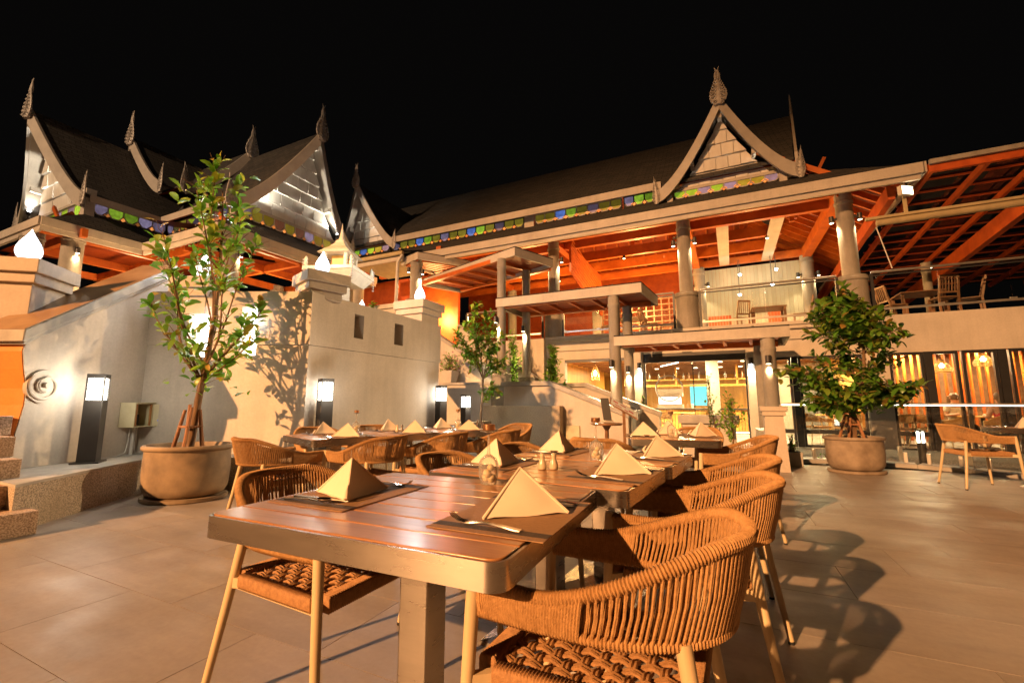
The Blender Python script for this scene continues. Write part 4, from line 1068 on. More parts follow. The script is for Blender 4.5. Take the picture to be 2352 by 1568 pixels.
# recessed ceiling lamps
ci = 0
for x in (-3.3, -1.6, -0.9, 0.0, 0.7, 1.4, 2.2, 2.9, -2.4):
    for y in (14.4, 16.5, 19.0):
        if (ci % 3 == 1 and x < 0) : ci += 1; continue
        ci += 1
        obj('ceiling_lamp', MB().lathe([(0.07, 0.0), (0.075, 0.012)], 16, (x, y, 2.435)), M['disc'], mb_)
for (x, y, pw_) in ((-3.4, 14.8, 120), (-3.2, 17.2, 95), (-1.0, 14.7, 130), (-0.8, 16.4, 90), (-1.0, 20.5, 130), (1.5, 21.5, 110), (-3.4, 21.0, 110), (1.2, 14.8, 130), (1.4, 17.3, 100), (2.6, 15.5, 45), (4.6, 15.6, 110), (6.4, 15.6, 110)):
    area_light('ceiling_panel_light', (x, y, 2.42), (x, y, 0), pw_*(1.55 if x < 3.5 else 1.4), (1.0, 0.72, 0.36), 0.7, 0.7)
obj('track_lamp', MB().beam((-1.95, 16.6, 2.36), (-1.25, 15.2, 2.36), 0.03, 0.03), M['led'], mb_, smooth=False)
obj('floor_led', MB().box(-3.5, 1.5, 17.16, 17.19, 0.03, 0.05), M['led'], mb_, smooth=False)

def pendant(loc, r, h, drop, label, shape='bell'):
    t = thing('wicker_pendant', label, 'pendant lamp', loc, 0, 'woven pendant lamps in the restaurant')
    if shape == 'bell': pr = [(r*1.0, 0), (r*1.0, 0.18*h), (r*0.92, 0.4*h), (r*0.75, 0.65*h), (r*0.45, 0.88*h), (r*0.15, h)]
    else: pr = [(r*0.85, 0), (r*1.0, 0.16*h), (r*0.92, 0.32*h), (r*0.62, 0.58*h), (r*0.3, 0.8*h), (r*0.22, h)]
    ring_ = MB(); n = 26
    for k in range(n):
        a = 2*PI*k/n
        ring_.tube([(q*math.cos(a), q*math.sin(a), z) for q, z in pr], 0.005, 4)
    for j in range(9):
        f = j/8*(len(pr)-1); i = min(int(f), len(pr)-2); g = f - i
        q = pr[i][0]*(1-g) + pr[i+1][0]*g; z = pr[i][1]*(1-g) + pr[i+1][1]*g
        ring_.tube([(q*math.cos(2*PI*k/24), q*math.sin(2*PI*k/24), z) for k in range(24)], 0.006 if j else 0.012, 4, closed=True)
    obj('lamp_shade', ring_, M['wicker'], t)
    obj('bulb', MB().lathe([(0.01, 0.30*h), (0.05, 0.38*h), (0.055, 0.5*h), (0.03, 0.62*h), (0.01, 0.68*h)], 14), M['bulb'], t)
    obj('cord', MB().tube([(0,0,0.68*h), (0,0,h+drop)], 0.006, 6), M['black_metal'], t)
    obj('ceiling_rose', MB().lathe([(0.05, 0), (0.05, 0.02)], 14, (0,0,h+drop)), M['black_metal'], t)
pendant((-3.75, 14.2, 1.78), 0.145, 0.50, 0.30, 'tall bell shaped wicker pendant in the bar window left of the canopy column')
pendant((-2.75, 14.6, 1.62), 0.13, 0.46, 0.5, 'wicker pendant partly hidden by the left canopy column')
pendant((-2.35, 14.0, 1.50), 0.12, 0.42, 0.6, 'wicker pendant between the two canopy columns at the bar window')
pendant((5.15, 14.9, 1.84), 0.21, 0.34, 0.4, 'wide wicker pendant in the window right of the right potted tree', 'wide')
pendant((5.95, 14.9, 1.98), 0.20, 0.34, 0.3, 'wide wicker pendant in the rightmost lit window', 'wide')
point_light('pendant_light', (-3.75, 14.2, 1.95), 45, WARM, 0.05)
point_light('pendant_light', (5.15, 14.9, 1.98), 60, WARM, 0.05)
point_light('pendant_light', (5.95, 14.9, 2.12), 60, WARM, 0.05)
# round timber poles of the right dining room
ts = thing('timber_screen', 'row of upright round timber poles behind the right windows', 'screen', (5.5, 15.9, 0), world=True)
for k in range(24):
    x = 4.15 + 0.17*k
    obj('pole', MB().tube([(x, 15.8 + 0.02*(k % 2), 0.02), (x, 15.8 + 0.02*(k % 2), 2.49)], 0.036, 8), M['wood_beam'], ts)
obj('interior_wall', MB().box(3.5, 9.4, 17.2, 17.3, 0, 2.49), M['wood_chair_dark'], mb_, smooth=False)  # dark brown stands in for the night outside between the poles

# ------------------------------------------------------------------ upper glass railings
def railing(x0, x1, y, z0, label, posts=True, ts_=1.3):
    t = thing('glass_railing', label, 'railing', ((x0+x1)/2, y, z0), world=True, group='glass railings of the upper floor')
    obj('top_rail', MB().tube([(x0, y, z0+1.05), (x1, y, z0+1.05)], 0.028, 10), M['chrome'], t)
    obj('under_rail', MB().box(x0, x1, y-0.02, y+0.02, z0+0.955, z0+0.985), M['frame'], t, smooth=False)
    obj('bottom_rail', MB().box(x0, x1, y-0.022, y+0.022, z0+0.12, z0+0.165), M['chrome'], t, smooth=False)
    for x in (x0, x1):
        obj('post', MB().box(x-0.03, x+0.03, y-0.03, y+0.03, z0, z0+1.02), M['frame'], t, smooth=False)
    n = max(1, int(round((x1-x0)/ts_))); w = (x1-x0-0.08)/n
    for i in range(n):
        a = x0+0.04+i*w
        obj('glass_panel', MB().box(a+0.012, a+w-0.012, y-0.005, y+0.005, z0+0.17, z0+0.95), M['glass_rail'], t, smooth=False)
        for c in (a+0.03, a+w-0.03):
            obj('clamp', MB().box(c-0.025, c+0.025, y-0.014, y+0.014, z0+0.168, z0+0.20), M['chrome'], t, smooth=False)
railing(-0.40, 2.74, 13.0, 3.13, 'glass railing between the two right main columns of the upper floor')
railing(-4.42, -1.09, 13.0, 3.13, 'glass railing left of the middle main column, partly behind the canopy')
railing(-8.0, -5.12, 13.0, 3.13, 'glass railing above the middle tree on the upper floor')
railing(3.42, 8.2, 12.98, 3.13, 'dark framed glass railing of the balcony at the upper right')
bt = thing('balcony_balustrade', 'low moulded plaster balustrade beside the downpipe left of the white lamp', 'balustrade', (-11.2, 11.8, 3.12), world=True)
obj('handrail', MB().box(-13.2, -9.6, 11.7, 11.95, 4.36, 4.52), M['plaster_white'], bt, bevel=0.015)
obj('panel', MB().box(-13.2, -9.6, 11.78, 11.87, 3.15, 4.355), M['plaster_white'], bt, smooth=False)

# ------------------------------------------------------------------ downlights on the main columns, with their light
for x, a, b in ((3.08, 'left downlight on the big right main column', 'right downlight on the big right main column'), (-0.745, 'left downlight on the middle main column', 'right downlight on the middle main column'), (-4.77, 'left downlight on the third main column from the right', 'right downlight on the third main column from the right')):
    can_light(x-0.29, 13.12, 5.60, -1, 0, a, power=120, aim=(0.0, 0))
    can_light(x+0.29, 13.12, 5.60, 1, 0, b, power=120)
for x, a, b in ((3.05, 'left downlight on the rear column at the right of the white board wall', 'right downlight on the rear column at the right of the white board wall'), (-0.55, 'left downlight on the rear column beside the middle main column', 'right downlight on the rear column beside the middle main column')):
    can_light(x-0.31, 18.3, 5.55, -1, 0, a, power=70); can_light(x+0.31, 18.3, 5.55, 1, 0, b, power=70)
can_light(-9.3-0.3, 11.7, 5.55, -1, 0, 'left downlight on the column beside the white downpipe', power=110)
can_light(-9.3+0.3, 11.7, 5.40, 1, 0, 'right downlight on the column beside the white downpipe', power=110)
# spots on the pale board wall
for x, z, lb in ((0.85, 5.7, 'upper left round spotlight before the pale board wall'), (2.0, 5.75, 'upper right round spotlight before the pale board wall'), (1.85, 5.2, 'lower right round spotlight before the pale board wall'), (0.8, 4.95, 'lower left round spotlight before the pale board wall')):
    t = thing('round_spot', lb, 'spotlight', (x, 17.6, z), 0, 'round spots before the board wall')
    obj('lamp_body', MB().tube([(0, 0.02, 0), (0, 0.18, 0.06)], 0.06, 12), M['black_metal'], t)
    obj('lens', MB().lathe([(0.0, -0.045), (0.04, -0.02), (0.05, 0.02), (0.0, 0.04)], 12, (0, -0.01, 0)), M['disc_white'], t)
    obj('hanger', MB().tube([(0, 0.1, 0.05), (0, 0.1, 6.3 - z)], 0.012, 6), M['black_metal'], t)
for x, y, z in ((1.6, 15.6, 6.28), (-2.9, 15.4, 6.2), (-6.2, 14.0, 5.9), (-5.3, 15.2, 5.6)):
    t = thing('ceiling_spot', 'small glowing spotlight on the timber ceiling at %s' % {1.6: 'the right hall bay', -2.9: 'the middle hall bay', -6.2: 'the left hall bay near the middle tree', -5.3: 'the left hall bay deeper inside'}[x], 'spotlight', (x, y, z), 0, 'small ceiling spots in the hall')
    obj('lamp_body', MB().lathe([(0.05, 0.0), (0.055, 0.1), (0.02, 0.13)], 12), M['black_metal'], t)
    obj('lens', MB().lathe([(0.0, -0.03), (0.035, -0.012), (0.04, 0.0)], 12), M['disc'], t)
# warm hall light
ef = thing('eave_floodlight', 'pale floodlight under the right end of the big eave, aimed at the terrace', 'floodlight', (4.05, 12.35, 5.85), R(35))
obj('lamp_body', MB().box(-0.16, 0.16, -0.05, 0.05, -0.11, 0.11), M['plaster_white'], ef, bevel=0.01)
obj('lens', MB().box(-0.14, 0.14, -0.056, -0.051, -0.09, 0.09), M['disc'], ef, smooth=False)
obj('arm', MB().tube([(0, 0, 0.11), (0, 0.02, 0.3)], 0.015, 8), M['plaster_white'], ef)
spot_light('terrace_flood', (3.95, 12.2, 5.85), (-4.6, 4.6, 1.2), 3200, (1.0, 0.66, 0.34), 36, 0.9, 0.12)
for (x, y, z, pw_) in ((1.2, 16.2, 4.4, 330), (-2.6, 15.6, 4.4, 380), (-6.6, 15.4, 4.6, 380), (-10.6, 14.6, 4.6, 300), (2.2, 14.3, 4.9, 90), (-2.6, 17.8, 5.0, 220)):
    point_light('hall_glow', (x, y, z), pw_*(0.45 if x > 0 else 1.0), (1.0, 0.52, 0.16), 0.3)
area_light('board_wall_wash', (1.4, 17.0, 6.1), (1.3, 18.7, 4.4), 24, (0.98, 1.0, 0.72), 2.4, 0.3)

# ------------------------------------------------------------------ covered glass bay on the right
pg = thing('timber_canopy', 'dark red timber and glass canopy roof over the right balcony', 'canopy', (6.0, 15.0, 6.2), world=True)
def cz_(y): return 6.22 - 0.085*(y - 12.2)
for k in range(7):
    x = 4.5 + 0.95*k
    obj('rafter', MB().beam((x, 12.2, cz_(12.2)), (x, 22, cz_(22)), 0.08, 0.14), M['wood_red'], pg, smooth=False)
for k in range(15):
    y = 12.9 + 0.62*k
    obj('purlin', MB().beam((4.42, y, cz_(y)+0.09), (11.5, y, cz_(y)+0.09), 0.05, 0.035), M['wood_red'], pg, smooth=False)
obj('front_beam', MB().box(4.42, 11.5, 12.1, 12.19, 6.10, 6.30), M['wood_red'], pg, smooth=False)
obj('front_trim', MB().box(4.42, 11.5, 12.02, 12.095, 6.26, 6.36), M['concrete'], pg, smooth=False)
obj('glass_sheet', MB().poly([(4.42, 12.2, cz_(12.2)+0.12), (11.5, 12.2, cz_(12.2)+0.12), (11.5, 22, cz_(22)+0.12), (4.42, 22, cz_(22)+0.12)]), M['glass_green'], pg, smooth=False)
obj('main_beam', MB().beam((6.6, 12.5, 5.7), (6.6, 21.5, 5.0), 0.16, 0.4), M['wood_red'], pg, smooth=False)
obj('edge_beam', MB().beam((3.9, 12.7, 6.0), (3.9, 21.5, 5.3), 0.14, 0.34), M['wood_red'], pg, smooth=False)
ar = thing('rolled_awning', 'pale rolled up awning tube hanging before the right balcony', 'awning', (5.2, 12.45, 5.2), world=True)
obj('roller', MB().tube([(3.50, 12.45, 5.22), (11, 12.45, 5.24)], 0.075, 14), M['awning'], ar)
obj('head_rail', MB().box(3.30, 11, 12.40, 12.50, 5.31, 5.37), M['awning'], ar, smooth=False)
obj('hanging_pole', MB().tube([(3.48, 12.44, 5.12), (3.68, 12.44, 4.1)], 0.012, 6), M['pvc'], ar)
obj('bracket', MB().box(4.02, 4.08, 12.42, 12.48, 5.37, 6.1), M['awning'], ar, smooth=False)
can_light(5.4, 15.5, 4.75, 1, 0, 'warm downlight glowing behind the right balcony glass', power=60)
column(mb_, 5.3, 15.5, 3.12, 4.9, 0.10)

# ------------------------------------------------------------------ stepped canopies over the outside stair
def canopy(root, q, z0, z1, label_parts=None, red=True):
    """q: four plan corners counter-clockwise starting front-left"""
    p = [V3(*c) for c in q]
    c = sum(p, V3(0,0)) / 4
    for i in range(4):
        a, b = p[i], p[(i+1) % 4]; d = (b-a).normalized(); n = V3(d.y, -d.x)
        obj('fascia', MB().hexa([a + V3(0,0,z0), b + V3(0,0,z0), b + V3(0,0,z0) - n*0.05, a + V3(0,0,z0) - n*0.05],
                                [a + V3(0,0,z1), b + V3(0,0,z1), b + V3(0,0,z1) - n*0.05, a + V3(0,0,z1) - n*0.05]), M['trim'], root, smooth=False)
    ins = [v + Vector((0.16 if v.x < c.x else -0.16, 0.16 if v.y < c.y else -0.16, 0)) for v in p]
    obj('roof_sheet', MB().prism([v + V3(0,0,z1+0.002) for v in p], [v + V3(0,0,z1+0.03) for v in p]), M['roof'], root, smooth=False)
    roof_uv(root.children[-1].data)
    obj('ceiling_board', MB().poly([v + V3(0,0,z0+0.10) for v in ins]), M['wood_plank'], root, smooth=False)
    for i in (0, 2):
        a, b = ins[i], ins[(i+1) % 4]
        obj('edge_beam', MB().beam(a + V3(0,0,z0+0.03), b + V3(0,0,z0+0.06), 0.12, 0.12), M['wood_beam'], root, smooth=False)
    for k in range(1, 6):
        f = k/6
        a = ins[0]*(1-f) + ins[1]*f; b = ins[3]*(1-f) + ins[2]*f
        obj('joist', MB().beam(a + V3(0,0,z0+0.06), b + V3(0,0,z0+0.06), 0.07, 0.09), M['wood_beam'], root, smooth=False)
    for k in range(4):
        f = (k+0.6)/4.4
        a = p[0]*(1-f) + p[1]*f
        obj('roof_bolt', MB().lathe([(0.03, 0), (0.035, 0.02), (0.015, 0.04)], 10, (a.x+0.0, a.y+0.12, z1+0.03)), M['concrete'], root)
c2 = thing('walkway_canopy', 'middle flat white canopy between the two tall column pairs', 'canopy', (-3.5, 11.2, 3.7), world=True, group='stepped canopies over the outside stair')
canopy(c2, [(-5.48, 10.4), (-1.58, 10.4), (-1.42, 12.1), (-5.45, 12.1)], 3.66, 3.89)
c3 = thing('walkway_canopy', 'lowest flat canopy in front of the glass door', 'canopy', (-0.4, 11.2, 2.5), world=True, group='stepped canopies over the outside stair')
canopy(c3, [(-2.27, 10.4), (1.33, 10.4), (1.42, 12.1), (-2.2, 12.1)], 2.41, 2.63)
c1 = thing('walkway_canopy', 'upper flat white canopy turning away left above the middle tree', 'canopy', (-6.8, 11.6, 5.1), world=True, group='stepped canopies over the outside stair')
canopy(c1, [(-9.15, 11.9), (-4.90, 10.40), (-4.32, 11.85), (-8.5, 13.3)], 5.06, 5.29)
c0 = thing('walkway_canopy', 'topmost small canopy with a corner beside the downpipe', 'canopy', (-8.6, 12.4, 5.9), world=True, group='stepped canopies over the outside stair')
canopy(c0, [(-10.0, 11.75), (-9.0, 11.40), (-7.9, 13.0), (-9.6, 13.2)], 5.86, 6.10)
# link roof with gutter and downpipe
lk = thing('link_roof', 'small lean to roof with brass gutter and white downpipe by the spirit house', 'roof', (-10.8, 11.4, 6.0), world=True)
obj('gutter', MB().box(-12.3, -9.68, 11.40, 11.52, 6.14, 6.27), M['awning'], lk, bevel=0.02)
obj('fascia', MB().box(-12.2, -9.72, 11.53, 11.58, 5.98, 6.13), M['trim'], lk, smooth=False)
roof_obj(thick_quad((-12.5, 11.45, 6.28), (-9.7, 11.45, 6.28), (-9.9, 13.2, 6.9), (-12.5, 13.2, 6.9)), lk, 'roof')
obj('soffit', MB().poly([(-12.0, 11.6, 5.98), (-9.8, 11.6, 5.98), (-9.95, 12.6, 5.75), (-11.3, 12.6, 5.75)]), M['awning'], lk, smooth=False)
obj('downpipe', MB().tube([(-9.70, 11.46, 6.12), (-9.74, 11.40, 5.98), (-9.84, 11.40, 5.85), (-9.88, 11.42, 4.1)], 0.055, 10), M['pvc'], lk)
# pairs of round columns carrying the canopies
pc = thing('canopy_column', 'tall round column on a grey drum base left of the canopy, front one', 'column', (-5.38, 10.55, 0.98), world=True, group='round columns carrying the stair canopies')
column(pc, -5.38, 10.55, 0.98, 5.06, 0.122, (1.86, 0.27))
pc = thing('canopy_column', 'tall round column behind the front left one, rising from the landing', 'column', (-5.2, 11.85, 1.8), world=True, group='round columns carrying the stair canopies')
column(pc, -5.2, 11.85, 1.55, 5.06, 0.122, (1.80, 0.24))
pc = thing('canopy_column', 'front round column between middle and lowest canopy beside the bar window', 'column', (-2.28, 10.55, 0.9), world=True, group='round columns carrying the stair canopies')
column(pc, -2.28, 10.55, 0.88, 3.66, 0.135)
pc = thing('canopy_column', 'rear round column just left of the glass door', 'column', (-2.21, 11.9, 0.9), world=True, group='round columns carrying the stair canopies')
column(pc, -2.21, 11.9, 0.5, 3.66, 0.125)
pc = thing('canopy_column', 'front round column right of the glass door with bright lamp', 'column', (0.93, 10.55, 0), world=True, group='round columns carrying the stair canopies')
column(pc, 0.93, 10.55, 0.0, 2.41, 0.135)
pc = thing('canopy_column', 'rear round column right of the glass door, half hidden', 'column', (0.87, 11.9, 0), world=True, group='round columns carrying the stair canopies')
column(pc, 0.87, 11.9, 0.0, 2.41, 0.125)
can_light(-5.46, 10.36, 3.22, 0, -1, 'downlight on the front left canopy column above the middle tree', power=330, down=2.0)
can_light(-5.22, 11.66, 3.15, 0, -1, 'downlight on the rear left canopy column', power=330, down=2.0)
can_light(-2.34, 10.36, 1.90, 0, -1, 'downlight on the front canopy column beside the bar window', power=220, down=1.6)
can_light(-2.21, 11.71, 1.85, 0, -1, 'downlight on the rear canopy column left of the glass door', power=220, down=1.6)
can_light(0.90, 10.36, 1.86, 0, -1, 'downlight on the front canopy column right of the glass door', power=220, down=1.6)
can_light(0.72, 12.86, 2.05, 0, -1, 'downlight on the pier just right of the glass door', power=150, down=1.8, lamp='disc_white')
can_light(-2.10, 12.84, 2.02, 0, -1, 'downlight on the pier just left of the glass door', power=150, down=1.8, lamp='disc_white')

# ------------------------------------------------------------------ outside stair walls and planters in the middle
mw = thing('stair_parapet', 'beige plaster stair wall with a grey coping sloping down to the right', 'wall', (-3.6, 10.2, 0), world=True)
pf = [(-5.1, 0.0), (-1.95, 0.0), (-1.95, 0.72), (-3.85, 1.48), (-5.1, 1.48)]
obj('plaster_face', MB().prism([(x, 10.15, z) for x, z in pf], [(x, 10.40, z) for x, z in pf]), M['plaster'], mw, smooth=False)
def cop_(y0, y1, dz=0, dx=0):
    pts = [(-5.15+dx, 1.485+dz), (-3.84+dx, 1.485+dz), (-1.92+dx, 0.725+dz)]
    m = MB()
    for (a, b) in zip(pts, pts[1:]):
        m.hexa([(a[0], y0, a[1]), (b[0], y0, b[1]), (b[0], y1, b[1]), (a[0], y1, a[1])], [(a[0], y0, a[1]+0.11), (b[0], y0, b[1]+0.11), (b[0], y1, b[1]+0.11), (a[0], y1, a[1]+0.11)])
    return m
obj('coping', cop_(10.06, 10.46), M['cap'], mw, smooth=False)
mw2 = thing('stair_parapet', 'second sloping stair wall with grey coping just behind the front one', 'wall', (-3.3, 11.4, 0), world=True)
pf2 = [(x+0.5, z) for x, z in pf]
obj('plaster_face', MB().prism([(x, 11.55, z) for x, z in pf2], [(x, 11.75, z) for x, z in pf2]), M['plaster_white'], mw2, smooth=False)
obj('coping', cop_(11.48, 11.82, 0, 0.5), M['cap'], mw2, smooth=False)
os_ = thing('outside_stair', 'short outside stair rising left between the two sloping walls', 'stairs', (-3, 11, 0), world=True)
for k in range(8):
    x1 = -2.0 - 0.27*k
    obj('step', MB().box(-4.6, x1, 10.41, 11.54, 0.165*k + 0.0005, 0.165*(k+1)), M['cap'], os_, smooth=False)
ped = thing('carved_pedestal', 'pale stone pedestal with relief panels under the front bar window column', 'pedestal', (-2.2, 10.9, 0), world=True)
obj('pedestal_body', MB().box(-2.52, -1.90, 10.30, 12.1, 0.001, 0.78), M['cap'], ped, bevel=0.01)
obj('pedestal_cap', MB().box(-2.58, -1.84, 10.24, 12.15, 0.782, 0.88), M['cap'], ped, bevel=0.012)
for (x, y) in ((-2.35, 10.285), (-2.05, 10.285)):
    pts = []
    for i in range(40):
        a = i/40*4*PI; r_ = 0.10*(1-i/48)
        pts.append((x + r_*math.cos(a)*0.9, y, 0.42 + r_*1.8*math.sin(a)))
    obj('relief', MB().tube(pts, 0.014, 6), M['cap'], ped)
gw = thing('granite_planter_wall', 'low speckled granite planter wall at the centre below the sloping stair wall', 'wall', (-4.4, 9.9, 0), world=True)
obj('granite_face', MB().box(-5.55, -3.48, 9.86, 10.14, 0, 0.985), M['granite_pale'], gw, smooth=False)
obj('socket_box', MB().box(-4.50, -4.30, 9.80, 9.858, 0.38, 0.52), M['pvc'], gw, bevel=0.01)
obj('granite_side', MB().box(-5.55, -5.30, 8.9, 9.855, 0, 0.60), M['granite_pale'], gw, smooth=False)
hatch = thing('wall_hatch', 'cream square hatch cover at the foot of the beige stair wall', 'hatch', (-3.25, 10.1, 0.2), world=True)
obj('hatch_cover', MB().box(-3.42, -3.08, 10.11, 10.148, 0.18, 0.52), M['cream_metal'], hatch, bevel=0.008)
# upper flight going left behind the tower
uw = thing('upper_stair_parapet', 'pale sloping parapet of the upper stair flight behind the middle tree', 'wall', (-6.6, 12, 1.8), world=True)
def flight(y0, y1, x0, x1, z0, z1, h, m1, m2):
    obj('plaster_face', MB().prism([(x0, y0, 0.0), (x1, y0, 0.0), (x1, y0, z1), (x0, y0, z0)], [(x0, y1, 0.0), (x1, y1, 0.0), (x1, y1, z1), (x0, y1, z0)]), m1, uw, smooth=False)
    obj('coping', MB().hexa([(x0, y0-0.06, z0+0.003), (x1, y0-0.06, z1+0.003), (x1, y1+0.06, z1+0.003), (x0, y1+0.06, z0+0.003)], [(x0, y0-0.06, z0+h), (x1, y0-0.06, z1+h), (x1, y1+0.06, z1+h), (x0, y1+0.06, z0+h)]), m2, uw, smooth=False)
flight(11.1, 11.25, -8.2, -5.75, 3.25, 1.72, 0.12, M['plaster_white'], M['cap'])
flight(12.5, 12.65, -8.0, -5.0, 3.6, 1.62, 0.12, M['plaster_white'], M['cap'])
low = thing('planter_wall', 'low white plaster planter wall with flower pot left of the middle tree', 'wall', (-6.6, 10.6, 0), world=True)
obj('plaster_face', MB().box(-9.0, -5.62, 10.45, 10.62, 0, 1.55), M['plaster_white'], low, smooth=False)
obj('planter_top', MB().box(-9.0, -5.62, 10.40, 11.0, 1.552, 1.62), M['cap'], low, smooth=False)
bp = thing('gate_post', 'pinkish plaster post with a flat cap at the right end of the terrace steps', 'post', (0.72, 8.25, 0), 0)
obj('shaft', MB().prism([(-0.17, -0.14, 0), (0.17, -0.14, 0), (0.17, 0.14, 0), (-0.17, 0.14, 0)], [(-0.125, -0.13, 0.86), (0.13, -0.13, 0.86), (0.13, 0.13, 0.86), (-0.125, 0.13, 0.86)]), M['plaster'], bp, smooth=False)
obj('cap', MB().box(-0.16, 0.165, -0.16, 0.16, 0.862, 0.93), M['plaster'], bp, bevel=0.01)
obj('cap_block', MB().box(-0.185, 0.19, -0.18, 0.18, 0.932, 1.01), M['plaster'], bp, bevel=0.012)
obj('side_wall', MB().box(-0.14, 0.10, 0.145, 2.2, 0, 0.55), M['plaster_white'], bp, smooth=False)
wp2 = thing('low_pier', 'low white pier with a dark cap before the glass door', 'post', (-0.55, 9.6, 0), 0)
obj('shaft', MB().box(-0.20, 0.75, -0.2, 0.2, 0, 0.66), M['plaster_white'], wp2, smooth=False)
obj('cap', MB().box(-0.27, 0.82, -0.27, 0.27, 0.662, 0.82), M['cap'], wp2, bevel=0.012)
# planting bed low wall before the door
bed = thing('planting_bed', 'low plaster planting bed with shrubs before the door', 'planter', (0.0, 8.8, 0), world=True)
obj('bed_wall', MB().box(-0.55, 0.5, 8.45, 8.6, 0, 0.28), M['plaster_white'], bed, bevel=0.01)
obj('bed_soil', MB().box(-0.55, 0.5, 8.605, 9.35, 0, 0.22), M['soil'], bed, smooth=False)

# ------------------------------------------------------------------ spirit house
sh = thing('spirit_house', 'small cream spirit house with tiered roof and spire above the tower wall', 'shrine', (-7.0, 6.35, 2.6), R(20))
pal = mat('shrine_paint', (0.68, 0.62, 0.45), (0.58, 0.52, 0.37), 0.6, 8, bump=0.1)
obj('pillar', MB().box(-0.16, 0.16, -0.16, 0.16, 0, 0.85), pal, sh, bevel=0.01)
obj('platform', MB().hexa([(-0.36,-0.36,0.86),(0.36,-0.36,0.86),(0.36,0.36,0.86),(-0.36,0.36,0.86)], [(-0.5,-0.5,1.06),(0.5,-0.5,1.06),(0.5,0.5,1.06),(-0.5,0.5,1.06)]), pal, sh, smooth=False)
obj('platform_rim', MB().box(-0.52, 0.52, -0.52, 0.52, 1.062, 1.14), pal, sh, bevel=0.01)
for x in (-0.22, 0.22):
    for y in (-0.22, 0.22): obj('post', MB().box(x-0.03, x+0.03, y-0.03, y+0.03, 1.14, 1.48), pal, sh, smooth=False)
obj('cella', MB().box(-0.13, 0.13, -0.13, 0.13, 1.14, 1.46), M['wood_honey'], sh, smooth=False)
rz = 1.482
for i, (w, h) in enumerate(((0.34, 0.09), (0.26, 0.08), (0.17, 0.09), (0.10, 0.07))):
    w2 = (0.25, 0.16, 0.10, 0.075)[i]
    obj('roof_tier', MB().hexa([(-w,-w,rz),(w,-w,rz),(w,w,rz),(-w,w,rz)], [(-w2,-w2,rz+h),(w2,-w2,rz+h),(w2,w2,rz+h),(-w2,w2,rz+h)]), pal, sh, smooth=False); rz += h + 0.002
obj('spire', MB().lathe([(0.07, 0), (0.045, 0.08), (0.02, 0.22), (0.003, 0.38)], 12, (0, 0, rz)), pal, sh)
for (x, y) in ((-0.47, -0.47), (0.47, -0.47), (0.47, 0.47)):
    obj('corner_finial', MB().lathe([(0.03, 0), (0.045, 0.05), (0.03, 0.11), (0.04, 0.14), (0.015, 0.2)], 10, (x, y, 1.14)), pal, sh)
    gar = MB()
    for k in range(9): gar.lathe([(0.002, -0.022), (0.026, 0), (0.002, 0.022)], 8, (x*1.07, y*1.07, 1.26 - k*0.05))
    obj('garland', gar, M['plaster_white'], sh)
point_light('shrine_light', (-6.6, 5.6, 3.95), 12, WARMW, 0.1)
# ================================================================== ROPE CHAIR
def smooth01(t): t = max(0, min(1, t)); return t*t*(3-2*t)
def rail_path(n, rx, yb, tipx, tipy, zt, zb):
    """horseshoe from the right arm tip round the back to the left arm tip"""
    pts = []
    y0 = -0.02; ry = abs(yb - y0)
    La = math.hypot(rx - tipx, tipy - y0); Lb = PI*math.sqrt((rx*rx + ry*ry)/2); T = 2*La + Lb
    for i in range(n):
        s = T*i/(n-1)
        if s < La: f = s/La; x = tipx + (rx-tipx)*math.sin(f*PI/2); y = tipy + (y0-tipy)*f
        elif s > La + Lb: f = (T-s)/La; x = -(tipx + (rx-tipx)*math.sin(f*PI/2)); y = tipy + (y0-tipy)*f
        else:
            a = PI*(s-La)/Lb; x = rx*math.cos(a); y = y0 - ry*math.sin(a)
            e = 0.86; x = math.copysign(abs(math.cos(a))**e, math.cos(a))*rx
        u = abs(i/(n-1) - 0.5)*2
        z = zt + (zb - zt)*smooth01((0.80 - u)/0.62)
        pts.append(Vector((x, y, z)))
    return pts
def rib_tube(path, r, pitch, n=9, rib=0.16, flat=1.0):
    """tube wrapped in rope: one bulge per turn"""
    L = [0]
    for a, b in zip(path, path[1:]): L.append(L[-1] + (b-a).length)
    turns = max(2, int(L[-1]/pitch)); pts = []; rs = []
    for i in range(turns*2 + 1):
        s = L[-1]*i/(turns*2)
        k = 0
        while k < len(L)-2 and L[k+1] < s: k += 1
        f = (s - L[k])/max(1e-6, L[k+1]-L[k])
        pts.append(path[k].lerp(path[k+1], f)); rs.append(r*(1 + (rib if i % 2 else -rib*0.6)))
    return MB().tube(pts, rs, n)
